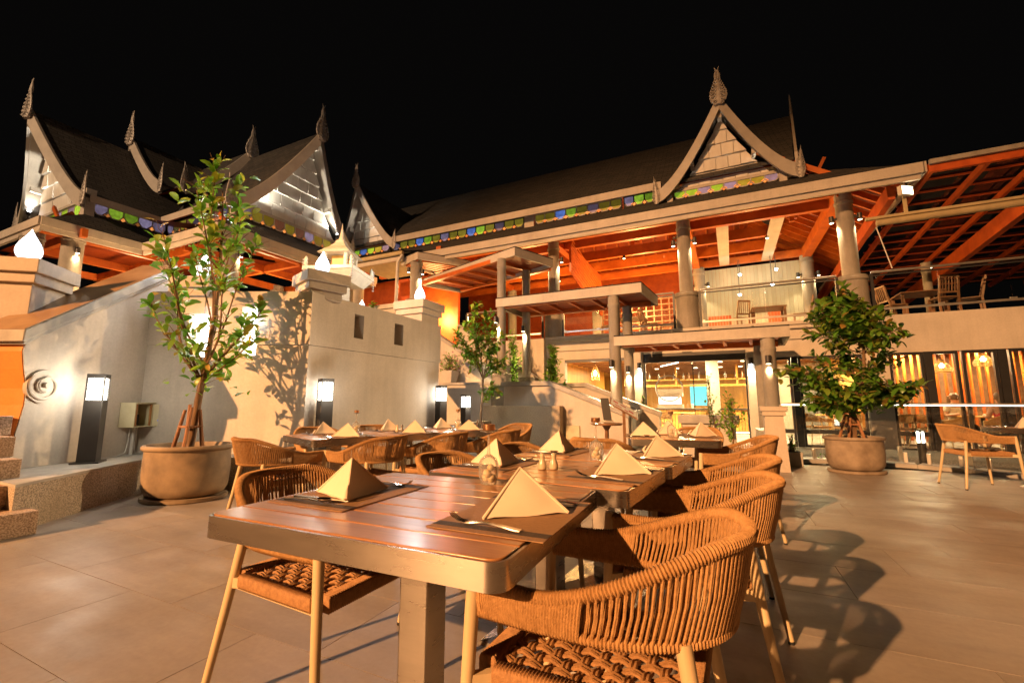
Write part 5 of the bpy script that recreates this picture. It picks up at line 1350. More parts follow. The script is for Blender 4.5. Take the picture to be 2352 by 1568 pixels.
def build_chair(root):
    top = rail_path(90, 0.268, -0.358, 0.245, 0.245, 0.648, 0.782)
    low = rail_path(90, 0.250, -0.312, 0.243, 0.240, 0.580, 0.588)
    obj('top_rail', rib_tube(top, 0.0150, 0.0082, 9, 0.17), M['rope'], root, angle=60)
    obj('lower_rail', rib_tube(low, 0.0125, 0.0082, 7, 0.17), M['rope'], root, angle=60)
    NC = 220
    t2 = rail_path(NC, 0.268, -0.358, 0.245, 0.245, 0.648, 0.782); l2 = rail_path(NC, 0.250, -0.312, 0.243, 0.240, 0.580, 0.588)
    cords = MB()
    rnd = random.Random(3)
    for i in range(NC):
        u = abs(i/(NC-1)-0.5)*2
        solid = u > 0.62
        if not solid and (i % 2): continue
        a, b = t2[i], l2[i]
        out = Vector((a.x, a.y + 0.02, 0)); out = out.normalized() if out.length > 0 else Vector((0,-1,0))
        for o_ in ((0.011, -0.011) if solid else (0.009, -0.008)):
            sh = 0 if solid else rnd.uniform(-0.002, 0.002)
            tang = Vector((-out.y, out.x, 0))*(sh + (0 if solid else (0.006 if o_ > 0 else -0.004)))
            mid = a.lerp(b, 0.5) + out*(o_*0.9 + 0.004)
            cords.tube([a + out*o_ + tang*0.3, mid + tang, b + out*o_*0.9 + tang*0.5], 0.0046 if solid else 0.0035, 5, caps=False)
    obj('backrest_cords', cords, M['rope'], root, angle=70, kind='stuff')
    # legs
    for s in (-1, 1):
        l = obj('leg', MB().tube([(0.262*s, 0.285, 0.012), (0.256*s, 0.266, 0.30), (0.250*s, 0.250, 0.60), (0.247*s, 0.246, 0.663)], [0.0125, 0.0155, 0.018, 0.0175], 12), M['chair_leg'], root)
        obj('foot_cap', MB().tube([(0.262*s, 0.285, 0.0), (0.262*s, 0.285, 0.0118)], 0.0135, 10), M['black_cap'], l)
        l = obj('leg', MB().tube([(0.245*s, -0.315, 0.012), (0.215*s, -0.262, 0.32), (0.187*s, -0.222, 0.590)], [0.0125, 0.0155, 0.018], 12), M['chair_leg'], root)
        obj('foot_cap', MB().tube([(0.245*s, -0.315, 0.0), (0.245*s, -0.315, 0.0118)], 0.0135, 10), M['black_cap'], l)
    fr = MB()
    for s in (-1, 1):
        fr.beam((0.253*s, 0.255, 0.425), (0.208*s, 0.20, 0.425), 0.022, 0.035); fr.beam((0.205*s, -0.245, 0.425), (0.192*s, -0.19, 0.425), 0.022, 0.035)
        fr.beam((0.213*s, 0.22, 0.418), (0.193*s, -0.22, 0.418), 0.02, 0.03)
    obj('seat_frame', fr, M['chair_leg'], root, smooth=False)
    # rope seat: wrapped border bars and an open basket weave
    def rib_bar(p, q, w, h, pitch=0.0085):
        p = Vector(p); q = Vector(q); d = q-p; L = d.length; d.normalize(); a = Vector((-d.y, d.x, 0)); up = Vector((0,0,1))
        n = int(L/pitch); m = MB(); prev = None; vs = []; fs = []
        sec = [(-1,-0.6),(-0.75,-1),(0.75,-1),(1,-0.6),(1,0.6),(0.75,1),(-0.75,1),(-1,0.6)]
        for i in range(2*n+1):
            k = 1.0 + (0.07 if i % 2 else -0.05)
            c = p + d*(L*i/(2*n))
            for (x, y) in sec: vs.append(c + a*(x*w/2*k) + up*(y*h/2*k))
        for i in range(2*n):
            for k in range(8): fs.append((i*8+k, i*8+(k+1) % 8, (i+1)*8+(k+1) % 8, (i+1)*8+k))
        fs.append(tuple(range(7, -1, -1))); fs.append(tuple(2*n*8 + k for k in range(8)))
        return vs, fs
    bd = MB()
    for args in (((-0.205, 0.235, 0.437), (0.205, 0.235, 0.437), 0.046, 0.052), ((-0.19, -0.225, 0.437), (0.19, -0.225, 0.437), 0.046, 0.052),
                 ((0.218, 0.205, 0.437), (0.202, -0.195, 0.437), 0.036, 0.046), ((-0.218, 0.205, 0.437), (-0.202, -0.195, 0.437), 0.036, 0.046)):
        bd.add(*rib_bar(*args))
    obj('seat_border', bd, M['rope_seat'], root, angle=60)
    wv = MB(); nx, ny = 11, 12
    xs = [-0.19 + 0.38*i/(nx-1) for i in range(nx)]; ys = [-0.195 + 0.40*i/(ny-1) for i in range(ny)]
    zc = 0.440; amp = 0.0070
    for i, x in enumerate(xs):
        for o_ in (-0.0056, 0.0056):
            pts = []
            for k in range((ny-1)*3 + 1):
                y = ys[0] - 0.012 + (ys[-1]-ys[0]+0.024)*k/((ny-1)*3)
                ph = k/3.0
                pts.append((x*(1.0 if y > 0 else 0.97) + o_, y, zc + amp*math.cos(PI*(ph + i))))
            wv.tube(pts, 0.0054, 5, caps=False)
    for j, y in enumerate(ys):
        for o_ in (-0.0056, 0.0056):
            pts = []
            for k in range((nx-1)*3 + 1):
                x = xs[0] - 0.012 + (xs[-1]-xs[0]+0.024)*k/((nx-1)*3)
                pts.append((x, y + o_, zc - amp*math.cos(PI*(k/3.0 + j))))
            wv.tube(pts, 0.0054, 5, caps=False)
    obj('seat_weave', wv, M['rope_seat'], root, angle=70, kind='stuff')

G_CH = 'rope backed dining chairs on the terrace'
chair0 = thing('dining_chair', 'nearest rope chair at the lower right, arm touching the front table corner', 'chair', (-0.318, 1.222, 0), R(88), G_CH)
build_chair(chair0)
chairs = [
 ((-0.178, 1.99), 92, 'second rope chair from the front along the right side of the long table'),
 ((-0.115, 2.69), 94, 'third rope chair from the front along the right side of the long table'),
 ((-1.42, 1.30), -91, 'nearest rope chair on the left side of the front table, seat visible under it'),
 ((-1.16, 2.06), -95, 'rope chair on the left side of the middle table, only its curved back showing'),
 ((-1.02, 2.76), -94, 'rope chair on the left side of the long table hidden behind a napkin'),
 ((-3.45, 2.60), -10, 'rope chair at the head of the left tables with its back to the camera'),
 ((-2.86, 3.02), 82, 'nearest rope chair on the right side of the left tables'),
 ((-2.60, 3.62), 82, 'middle rope chair on the right side of the left tables'),
 ((-2.30, 4.20), 80, 'farthest rope chair on the right side of the left tables, near the granite wall'),
 ((-4.00, 3.52), -112, 'rope chair behind the front left table on the wall side'),
 ((-3.72, 4.15), -110, 'second rope chair on the wall side of the left tables'),
 ((-2.55, 5.15), 160, 'rope chair at the far end of the left tables'),
 ((0.03, 4.28), 97, 'rope chair at the right of the small centre table, before the beige post'),
 ((-0.92, 3.80), -8, 'rope chair facing away behind the second upturned wine glass'),
 ((-0.30, 5.20), 172, 'rope chair on the far side of the small centre table'),
 ((2.92, 7.78), -78, 'lone rope chair at the right edge before the glass balustrade'),
]
for (x, y), rz, lb in chairs: dup(chair0, (x, y, 0), R(rz), lb, G_CH)

# ================================================================== TABLES
def rrect(w, d, r, n=6):
    pts = []
    for cx, cy, a0 in ((w/2-r, d/2-r, 0), (-w/2+r, d/2-r, 90), (-w/2+r, -d/2+r, 180), (w/2-r, -d/2+r, 270)):
        for k in range(n+1):
            a = R(a0 + 90*k/n); pts.append((cx + r*math.cos(a), cy + r*math.sin(a)))
    return pts
G_TB = 'slatted terrace tables with steel rims'
def make_table(loc, w, d, rz, label, slats=None, round_base=False):
    t = thing('terrace_table', label, 'table', (loc[0], loc[1], 0), R(rz), G_TB)
    o = rrect(w, d, 0.045); i_ = rrect(w-0.016, d-0.016, 0.040)
    m = MB(); N = len(o)
    vs = [(x, y, 0.688) for x, y in o] + [(x, y, 0.749) for x, y in o] + [(x, y, 0.749) for x, y in i_] + [(x, y, 0.688) for x, y in i_]
    fs = []
    for k in range(N):
        l = (k+1) % N
        for a in range(4): b = (a+1) % 4; fs.append((a*N+k, a*N+l, b*N+l, b*N+k))
    m.add(vs, fs)
    obj('steel_rim', m, M['steel'], t, angle=40)
    n = slats or int(round(d/0.098)); gap = 0.0075; D0 = d - 0.022; sw = (D0 - gap*(n-1))/n
    cache = {}
    for k in range(n):
        y0 = -D0/2 + k*(sw+gap); w_ = w - 0.022
        if k in (0, n-1):
            r = 0.036; pts = []
            if k == 0: base = [(w_/2, y0+sw), (-w_/2, y0+sw)] + [(-w_/2 + r - r*math.cos(R(a)), y0 + r - r*math.sin(R(a))) for a in (0,22,45,68,90)] + [(w_/2 - r + r*math.sin(R(a)), y0 + r - r*math.cos(R(a))) for a in (0,22,45,68,90)]
            else: base = [(-w_/2, y0), (w_/2, y0)] + [(w_/2 - r + r*math.cos(R(a)), y0+sw - r + r*math.sin(R(a))) for a in (0,22,45,68,90)] + [(-w_/2 + r - r*math.sin(R(a)), y0+sw - r + r*math.cos(R(a))) for a in (0,22,45,68,90)]
            mm = MB().prism([(x, y, 0.733) for x, y in base], [(x, y, 0.7525) for x, y in base])
            obj('slat', mm, M['wood_table'], t, bevel=0.0025, angle=30)
        else:
            if 's' not in cache:
                s = obj('slat', MB().box(-w_/2, w_/2, -sw/2, sw/2, 0.733, 0.7525), M['wood_table'], t, loc=(0, y0+sw/2, 0), bevel=0.0025, angle=30); cache['s'] = s
            else:
                s = cache['s'].copy(); COL.objects.link(s); s.parent = t; s.location = (0, y0+sw/2, 0)
    obj('apron', MB().box(-w/2+0.02, w/2-0.02, -0.05, 0.05, 0.69, 0.732).box(-0.05, 0.05, -d/2+0.02, -0.051, 0.69, 0.732).box(-0.05, 0.05, 0.051, d/2-0.02, 0.69, 0.732), M['steel'], t, smooth=False)
    obj('pedestal_post', MB().box(-0.055, 0.055, -0.055, 0.055, 0.03, 0.689), M['steel'], t, bevel=0.006)
    if round_base: obj('base_plate', MB().lathe([(0.26, 0), (0.26, 0.01), (0.22, 0.02), (0.05, 0.032)], 36), M['chrome'], t)
    else: obj('base_plate', MB().hexa([(-0.25,-0.25,0),(0.25,-0.25,0),(0.25,0.25,0),(-0.25,0.25,0)], [(-0.24,-0.24,0.012),(0.24,-0.24,0.012),(0.24,0.24,0.012),(-0.24,0.24,0.012)]).hexa([(-0.24,-0.24,0.0121),(0.24,-0.24,0.0121),(0.24,0.24,0.0121),(-0.24,0.24,0.0121)], [(-0.06,-0.06,0.045),(0.06,-0.06,0.045),(0.06,0.06,0.045),(-0.06,0.06,0.045)]), M['steel'], t, smooth=False)
    return t
make_table((-0.93, 1.262), 0.985, 0.86, 1.5, 'nearest slatted wood table filling the foreground, with its rounded steel corner', 8)
make_table((-0.795, 2.085), 0.98, 0.71, -5, 'second slatted table joined behind the front table, with the shakers', 7)
make_table((-0.705, 2.785), 0.97, 0.66, -6, 'third slatted table at the far end of the long foreground row', 7)
LT = [(-3.50, 3.22), (-3.235, 3.90), (-2.975, 4.58)]
for p, lb in zip(LT, ('nearest of the slatted tables along the left plaster wall', 'middle slatted table of the left row, with two small shakers', 'farthest slatted table of the left row, near the planter wall')):
    make_table(p, 0.86, 0.72, -21, lb, 7)
make_table((-0.46, 4.52), 0.78, 0.78, 8, 'small square centre table standing before the planting bed', 8)
make_table((3.62, 7.95), 0.78, 0.78, 20, 'table cut off by the right edge of the photo', 8, True)

# ================================================================== TABLE SETTINGS
TZ = 0.7535
def napkin_mesh():
    A = Vector((0.0, -0.012, 0.128)); Cr = Vector((0.088, -0.112, 0.0)); B1 = Vector((-0.140, -0.040, 0.0)); B2 = Vector((0.060, 0.118, 0.0))
    m = MB(); n = 8
    cen = (Cr + B1 + B2)/3
    for p, q, bul in ((B1, Cr, 0.010), (Cr, B2, -0.008), (B2, B1, 0.006)):
        nrm = (q-p).cross(A-p).normalized()
        if nrm.dot((p+q)/2 - cen) < 0: nrm = -nrm
        idx = {}; vs = []; fs = []
        for i in range(n+1):
            for j in range(n+1-i):
                u, v = i/n, j/n; w = 1-u-v
                pt = A*w + p*u + q*v
                b = 27*u*v*w
                e = 4*u*v*(1-w)
                pt = pt + nrm*(bul*b) + Vector((0,0,0.004*math.sin(9*u+4*v)*b))
                pt.z = max(pt.z, 0.0) + (0.007*math.sin(PI*min(1, e)) if w < 0.001 else 0)*0.7
                idx[(i,j)] = len(vs); vs.append(pt)
        for i in range(n):
            for j in range(n-i):
                fs.append((idx[(i,j)], idx[(i+1,j)], idx[(i,j+1)]))
                if i+j < n-1: fs.append((idx[(i+1,j)], idx[(i+1,j+1)], idx[(i,j+1)]))
        m.add(vs, fs)
    for p in (Cr, B1, B2):
        m.tube([A + Vector((0,0,-0.001)), A.lerp(p, 0.5) + (p-cen)*0.012, p + Vector((0,0,0.003))], [0.0026, 0.0036, 0.0046], 6)
    for p, q in ((B1, Cr), (Cr, B2)):
        m.tube([p + Vector((0,0,0.003)), p.lerp(q, 0.5) + Vector((0,0,0.0055)), q + Vector((0,0,0.003))], 0.0026, 5)
    # turned-up corner at the crease
    m.tube([Cr + Vector((-0.004,0,0.004)), Cr + Vector((0.010,-0.012,0.016)), Cr + Vector((0.002,-0.003,0.034)), Cr + Vector((-0.012, 0.014, 0.05))], [0.006, 0.010, 0.007, 0.003], 8)
    me = m.mesh('napkin'); fix_normals(me); me.materials.append(M['napkin']); me.shade_smooth(); me.set_sharp_from_angle(angle=R(50)); return me
NAP = napkin_mesh()
def mat_mesh():
    m = MB().box(-0.165, 0.165, -0.222, 0.222, 0.0, 0.0022)
    me = m.mesh('weave'); fix_normals(me); me.materials.append(M['placemat']); return me
MATM = mat_mesh()
def stripe_mesh():
    m = MB().box(-0.1645, 0.1645, -0.195, -0.160, 0.0023, 0.0030)
    me = m.mesh('stripe'); fix_normals(me); me.materials.append(M['mat_stripe']); return me
STR = stripe_mesh()
def strip(path, widths, th):
    """flat bar along a path in x with width in y"""
    m = MB(); vs = []; fs = []; n = len(path)
    for (x, z), w in zip(path, widths):
        vs += [(x, -w, z), (x, w, z), (x, w*0.85, z+th), (x, -w*0.85, z+th)]
    for i in range(n-1):
        for k in range(4): l = (k+1) % 4; fs.append((i*4+k, i*4+l, (i+1)*4+l, (i+1)*4+k))
    fs.append((3,2,1,0)); fs.append(tuple((n-1)*4+k for k in range(4)))
    return m.add(vs, fs)
def cut_mesh(name, mb):
    me = mb.mesh(name); fix_normals(me); me.materials.append(M['cutlery']); me.shade_smooth(); me.set_sharp_from_angle(angle=R(50)); return me
hp = [(-0.105, 0.001), (-0.09, 0.002), (-0.05, 0.006), (0.0, 0.009), (0.03, 0.006)]
FORK_H = cut_mesh('fork_handle', strip(hp + [(0.045, 0.004), (0.060, 0.003)], [0.008, 0.010, 0.0075, 0.004, 0.0038, 0.010, 0.012], 0.0028))
ft = MB()
for k in range(4):
    y = -0.0098 + 0.0065*k
    ft.tube([(0.059, y, 0.005), (0.08, y, 0.008), (0.097, y*0.95, 0.016), (0.108, y*0.9, 0.026)], [0.0022, 0.0021, 0.0018, 0.0009], 5)
FORK_T = cut_mesh('tines', ft)
KN_H = cut_mesh('knife_handle', strip([(-0.11, 0.001), (-0.09, 0.001), (-0.02, 0.001), (0.0, 0.001)], [0.007, 0.0085, 0.007, 0.006], 0.006))
KN_B = cut_mesh('blade', strip([(0.0005, 0.002), (0.03, 0.002), (0.09, 0.002), (0.115, 0.002)], [0.006, 0.0095, 0.0085, 0.0015], 0.0018))
SP_H = cut_mesh('spoon_handle', strip(hp + [(0.045, 0.005)], [0.007, 0.009, 0.007, 0.004, 0.0038, 0.005], 0.0028))
def spoon_bowl():
    vs = []; fs = []; n = 14
    for j in range(4):
        r = j/3
        for k in range(n):
            a = 2*PI*k/n; vs.append((0.068 + 0.030*r*math.cos(a), 0.018*r*math.sin(a)*(1-0.15*math.cos(a)), 0.004 + 0.011*r*r))
    for j in range(3):
        for k in range(n): l = (k+1) % n; fs.append((j*n+k, j*n+l, (j+1)*n+l, (j+1)*n+k))
    vs2 = [(x, y, z+0.0016) for x, y, z in vs]; N = len(vs)
    f2 = [tuple(N+i for i in reversed(f)) for f in fs]
    e = [(3*n+k, 3*n+(k+1) % n, N+3*n+(k+1) % n, N+3*n+k) for k in range(n)]
    return MB().add(vs + vs2, fs + f2 + e)
SP_B = cut_mesh('bowl', spoon_bowl())
GRP = {'napkin': 'folded napkins on the tables', 'placemat': 'brown placemats', 'fork': 'forks', 'knife': 'knives', 'spoon': 'spoons'}
def place_setting(x, y, rz, where, spin=0.0, nd=(0, 0)):
    """rz: 0 = guest on the right (+x) side"""
    a = R(rz); ca, sa = math.cos(a), math.sin(a)
    def W(u, v): return (x + u*ca - v*sa, y + u*sa + v*ca)
    t = thing('placemat', 'brown woven placemat with dark stripes ' + where, 'placemat', (x, y, TZ), a, GRP['placemat'])
    link_mesh('weave', MATM, t); link_mesh('stripe', STR, t); link_mesh('stripe', STR, t, (0, 0.355, 0))
    px, py = W(0.0 + nd[0], 0.01 + nd[1])
    o = link_mesh('napkin', NAP, None, (px, py, TZ + 0.0035), None, 'cream napkin folded to a pyramid ' + where, 'napkin', GRP['napkin'])
    o.rotation_euler = (0, 0, a + PI + spin); rn = random.Random(int(x*977 + y*131)); o.scale = (rn.uniform(0.93, 1.06), rn.uniform(0.93, 1.06), rn.uniform(0.9, 1.06))
    px, py = W(-0.02, -0.165)
    t = thing('fork', 'steel fork on the placemat ' + where, 'fork', (px, py, TZ + 0.0035), a + PI - 0.05, GRP['fork'])
    link_mesh('handle', FORK_H, t); link_mesh('tines', FORK_T, t)
    px, py = W(0.02, 0.135)
    t = thing('knife', 'steel knife on the placemat ' + where, 'knife', (px, py, TZ + 0.0035), a + PI + 0.08, GRP['knife'])
    link_mesh('handle', KN_H, t); link_mesh('blade', KN_B, t)
    px, py = W(0.03, 0.175)
    t = thing('spoon', 'steel spoon on the placemat ' + where, 'spoon', (px, py, TZ + 0.0035), a + PI + 0.03, GRP['spoon'])
    link_mesh('handle', SP_H, t); link_mesh('bowl', SP_B, t)
place_setting(-0.565, 1.215, 1, 'at the right edge of the front table', 0.05)
place_setting(-1.215, 1.225, 181, 'at the left edge of the front table')
place_setting(-0.46, 2.06, -5, 'at the right edge of the second table')
place_setting(-1.095, 2.12, 175, 'at the left edge of the second table')
place_setting(-0.375, 2.80, -6, 'at the right edge of the third table', 0.1)
place_setting(-1.00, 2.84, 174, 'at the left edge of the third table')
sidesL = [('right side of the nearest left wall table', 'left side of the nearest left wall table'), ('right side of the middle left wall table', 'left side of the middle left wall table'), ('right side of the farthest left wall table', 'left side of the farthest left wall table')]
for (x, y), (a, b) in zip(LT, sidesL):
    c, s = math.cos(R(-21)), math.sin(R(-21))
    place_setting(x + 0.26*c, y + 0.26*s, -21, 'on the ' + a, 0.2)
    place_setting(x - 0.26*c, y - 0.26*s, 159, 'on the ' + b, -0.1)
place_setting(-0.20, 4.60, 8, 'on the right side of the small centre table')
place_setting(-0.72, 4.46, 188, 'on the left side of the small centre table', 2.6)
place_setting(-0.50, 4.78, 98, 'on the far side of the small centre table')
place_setting(3.38, 7.80, 200, 'on the table cut off by the right edge', 0.3)

def wine_glass(x, y, label, s=1.0, candle=True):
    t = thing('wine_glass', label, 'wine glass', (x, y, TZ), 0, 'upturned wine glasses')
    pr = [(0.032, 0.0), (0.0385, 0.03), (0.0415, 0.055), (0.040, 0.08), (0.032, 0.098), (0.017, 0.110), (0.007, 0.118), (0.005, 0.14), (0.0045, 0.18), (0.006, 0.198), (0.016, 0.204), (0.036, 0.2075), (0.036, 0.209), (0.002, 0.210)]
    obj('glass_bowl', MB().lathe([(r*s, z*s) for r, z in pr], 28), M['wineglass'], t, angle=60)
    sh = MB()
    for (a, b, c, r) in ((0.012, 0.004, 0.020, 0.019), (-0.014, 0.006, 0.022, 0.018), (0.0, -0.012, 0.040, 0.018), (0.004, 0.010, 0.060, 0.015)):
        sh.lathe([(0.001, -r), (r*0.7, -r*0.7), (r, 0), (r*0.7, r*0.7), (0.001, r)], 12, (a*s, b*s, c*s + 0.002))
    obj('yellow_blossoms', sh, blossom, t)
    if candle: obj('candle_cup', MB().lathe([(0.024, 0.211), (0.026, 0.214), (0.026, 0.236), (0.022, 0.236), (0.022, 0.228), (0.001, 0.228)], 20), copper, t)
blossom = mat('yellow_blossom', (0.72, 0.50, 0.16), (0.70, 0.62, 0.45), 0.6, 60)
copper = mat('copper_cup', (0.65, 0.38, 0.22), rough=0.3, metal=0.9)
wine_glass(-0.872, 1.60, 'upturned wine glass with yellow blossoms behind the front right napkin', 1.0)
wine_glass(-0.665, 2.50, 'upturned wine glass with blossoms on the far end of the second table', 0.98)
wine_glass(-3.62, 3.62, 'upturned wine glass on the nearest left wall table', 1.0)
wine_glass(-2.95, 4.62, 'upturned wine glass on the farthest left wall table', 1.0)
wine_glass(-0.46, 4.50, 'upturned wine glass on the small centre table', 1.0)
SHK = MB().lathe([(0.019, 0), (0.0215, 0.006), (0.022, 0.02), (0.017, 0.038), (0.0105, 0.052), (0.0125, 0.060), (0.013, 0.068), (0.009, 0.077), (0.001, 0.080)], 20).mesh('shaker')
fix_normals(SHK); SHK.shade_smooth()
SHK2 = SHK.copy(); SHK.materials.append(M['ceramic']); SHK2.materials.append(M['ceramic_grey'])
for x, y, m_, lb in ((-0.815, 2.045, SHK, 'left cream pepper shaker in the middle of the second table'), (-0.765, 2.07, SHK, 'right cream salt shaker in the middle of the second table'),
                 (-3.25, 3.86, SHK, 'cream shaker on the middle left wall table'), (-3.205, 3.885, SHK2, 'grey shaker on the middle left wall table'), (-0.41, 4.42, SHK, 'cream shaker on the small centre table'), (3.52, 7.92, SHK, 'cream shaker on the table at the right edge'), (3.57, 7.94, SHK, 'second cream shaker on the table at the right edge')):
    o = link_mesh('shaker', m_, None, (x, y, TZ), None, lb, 'shaker', 'salt and pepper shakers')
# ================================================================== LIGHT BOLLARDS
def bollard(loc, rz, label, h=1.0, power=10):
    t = thing('light_bollard', label, 'bollard light', loc, rz, 'black light bollards along the left wall')
    w = 0.083
    obj('base_plate', MB().box(-0.125, 0.125, -0.125, 0.125, 0, 0.018), M['black_metal'], t, bevel=0.004)
    obj('post', MB().box(-w, w, -w, w, 0.0185, h*0.70), M['black_metal'], t, bevel=0.004)
    obj('cap', MB().box(-w, w, -w, w, h*0.955, h), M['black_metal'], t, bevel=0.004)
    for sx in (-1, 1):
        for sy in (-1, 1):
            obj('corner_bar', MB().box(sx*w - sx*0.016, sx*w, sy*w - sy*0.016, sy*w, h*0.701, h*0.954), M['black_metal'], t, smooth=False)
    obj('light_panel', MB().box(-w+0.014, w-0.014, -w+0.014, w-0.014, h*0.705, h*0.95), M['panel'], t, smooth=False)
bollard((-6.52, 2.50, 0.398), R(52), 'large black light bollard nearest the camera, standing on the granite ledge before the scroll wall')
bollard((-4.955, 4.36, 0.398), R(70), 'black light bollard at the near corner of the stair tower behind the left tables')
bollard((-4.97, 7.16, 0.398), R(72), 'black light bollard at the far right end of the stair tower')
bollard((-5.18, 8.42, 0.32), R(75), 'black light bollard partly behind the trunk of the middle tree', 0.92)
for (x, y, z) in ((-6.25, 2.42, 1.22), (-4.78, 4.30, 1.22), (-4.80, 7.16, 1.22), (-5.0, 8.36, 1.05)):
    point_light('bollard_light', (x, y, z), 11, WHITE, 0.06)

# ================================================================== ELECTRIC BOX
eb = thing('electric_box', 'rusty cream electric box with open door on the left wall', 'electric box', tuple(wp(1.335, 0.755, 0.0)), math.atan2(d1.y, d1.x))
# local: x along the wall, -y out of the wall
obj('cabinet', MB().box(-0.14, 0.14, -0.20, -0.003, 0, 0.012).box(-0.14, 0.14, -0.20, -0.003, 0.295, 0.305).box(-0.14, -0.128, -0.20, -0.003, 0.0121, 0.2949).box(0.128, 0.14, -0.20, -0.003, 0.0121, 0.2949).box(-0.1279, 0.1279, -0.02, -0.003, 0.0121, 0.2949), M['cream_metal'], eb, smooth=False)
obj('lid', MB().box(-0.155, 0.155, -0.225, -0.003, 0.3055, 0.318), M['cream_metal'], eb, bevel=0.003)
obj('inner_frame', MB().box(-0.127, -0.10, -0.198, -0.185, 0.013, 0.294).box(0.10, 0.127, -0.198, -0.185, 0.013, 0.294), M['rust'], eb, smooth=False)
obj('breaker', MB().box(-0.06, 0.05, -0.10, -0.021, 0.03, 0.16), M['dark'], eb, bevel=0.004)
dr_ = obj('box_door', MB().box(0, 0.27, -0.012, 0.0, 0.0, 0.295), M['cream_metal'], eb, loc=(0.142, -0.20, 0.0), bevel=0.002)
dr_.rotation_euler = (0, 0, R(-50))
obj('green_note', MB().box(0.09, 0.17, -0.0145, -0.0125, 0.19, 0.24), M['green_paper'], dr_, loc=(0,0,0), smooth=False)
obj('lock', MB().lathe([(0.02, 0), (0.02, 0.012), (0.008, 0.016)], 12, (0.17, -0.014, 0.15)).tube([(0.17,-0.02,0.15),(0.2,-0.024,0.12)], 0.008, 6).tube([(0.16,-0.02,0.12),(0.16,-0.02,0.08)], 0.004, 6), M['chrome'], dr_, loc=(0,0,0))
obj('label_dot', MB().box(0.055, 0.07, -0.0145, -0.0125, 0.07, 0.085), M['pane_blue'], dr_, loc=(0,0,0), smooth=False)
obj('conduit', MB().tube([(0.03, -0.06, -0.005), (0.03, -0.06, -0.36)], 0.020, 10), M['pvc'], eb)
obj('cable', MB().tube([(-0.02, -0.06, -0.005), (-0.02, -0.05, -0.2), (-0.06, -0.06, -0.32), (-0.2, -0.07, -0.352), (-0.5, -0.06, -0.352)], 0.006, 6), M['pvc'], eb)
obj('cable', MB().tube([(0.07, -0.06, -0.005), (0.07, -0.06, -0.25), (0.10, -0.06, -0.34), (0.2, -0.06, -0.352)], 0.006, 6), M['pvc'], eb)

# ================================================================== PLANTS
def leaf_shape(L, W, bend=0.25, fold=0.18, tip=0.6):
    """leaf lying along +x, two columns of quads folded at the midrib"""
    st = [(0.0, 0.10), (0.22, 0.62), (0.5, 1.0), (tip+0.18, 0.86), (0.93, 0.42), (1.0, 0.06)]
    vs = []; fs = []
    for f, w in st:
        z = -bend*L*f*f + 0.06*L*math.sin(f*PI)
        hw = W/2*w
        vs += [(L*f, -hw, z + fold*hw), (L*f, 0, z), (L*f, hw, z + fold*hw)]
    for i in range(len(st)-1):
        for k in (0, 1): fs.append((i*3+k, (i+1)*3+k, (i+1)*3+k+1, i*3+k+1))
    return vs, fs
class Tree:
    def __init__(s, seed):
        s.r = random.Random(seed); s.wood = MB(); s.leaves = []       # (pos, dir, scale)
    def limb(s, p, q, r0, r1, sag=0.0, wig=0.03, n=7):
        p = Vector(p); q = Vector(q); L = (q-p).length; pts = []; rs = []
        o1 = Vector((s.r.uniform(-1,1), s.r.uniform(-1,1), 0))*wig*L; o2 = Vector((s.r.uniform(-1,1), s.r.uniform(-1,1), s.r.uniform(-.5,.5)))*wig*L
        for i in range(n):
            t = i/(n-1)
            c = p.lerp(q, t) + o1*math.sin(PI*t) + o2*math.sin(2*PI*t) + Vector((0,0,-sag*L*4*t*(1-t)))
            pts.append(c); rs.append(r0 + (r1-r0)*t)
        s.wood.tube(pts, rs, 6); return pts
    def whorl(s, p, d, n, size, spread=0.8):
        d = Vector(d).normalized()
        a = d.cross(Vector((0,0,1)))
        if a.length < 1e-2: a = Vector((1,0,0))
        a.normalize(); b = d.cross(a); ph = s.r.uniform(0, 6.28)
        for k in range(n):
            an = ph + k*2.4
            sp = spread*s.r.uniform(0.6, 1.25)
            dd = d*0.75 + (a*math.cos(an) + b*math.sin(an))*sp
            dd.z += s.r.uniform(-0.15, 0.25)
            s.leaves.append((Vector(p) - d*s.r.uniform(0, 0.35)*size*1.2, dd.normalized(), size*s.r.uniform(0.7, 1.2)))
    def finish(s, root, mats, leaf_mat_, n_obj, variants, wood_name='trunk'):
        obj(wood_name, s.wood, mats, root, angle=60)
        ms = []
        for (L, W, bend) in variants:
            vs, fs = leaf_shape(L, W, bend); me = MB().add(vs, fs).mesh('leaf'); me.materials.append(leaf_mat_); me.shade_smooth(); ms.append((me, vs, fs))
        mw_inv = root.matrix_world.inverted() if False else None
        rest = MB()
        def mtx(pos, d, sc):
            up = Vector((s.r.uniform(-.5,.5), s.r.uniform(-.5,.5), 1)); y = up.cross(d)
            if y.length < 1e-3: y = Vector((0,1,0))
            y.normalize(); z = d.cross(y)
            return Matrix(((d.x, y.x, z.x, pos.x), (d.y, y.y, z.y, pos.y), (d.z, y.z, z.z, pos.z), (0,0,0,1))) @ Matrix.Diagonal((sc, sc, sc, 1))
        order = list(range(len(s.leaves))); s.r.shuffle(order)
        # the leaves nearest the camera become objects of their own
        cl = Vector(cam.location) - Vector(root.location)
        order.sort(key=lambda i: (s.leaves[i][0] - cl).length + s.r.uniform(0, 0.5))
        for c, i in enumerate(order):
            pos, d, sc = s.leaves[i]; me, vs, fs = ms[s.r.randrange(len(ms))]
            T = mtx(pos, d, sc)
            if c < n_obj:
                o = link_mesh('leaf', me, root); o.matrix_local = T
            else: rest.add([T @ Vector(v) for v in vs], fs)
        if rest.v: obj('foliage', rest, leaf_mat_, root, recalc=False, kind='stuff', angle=80)

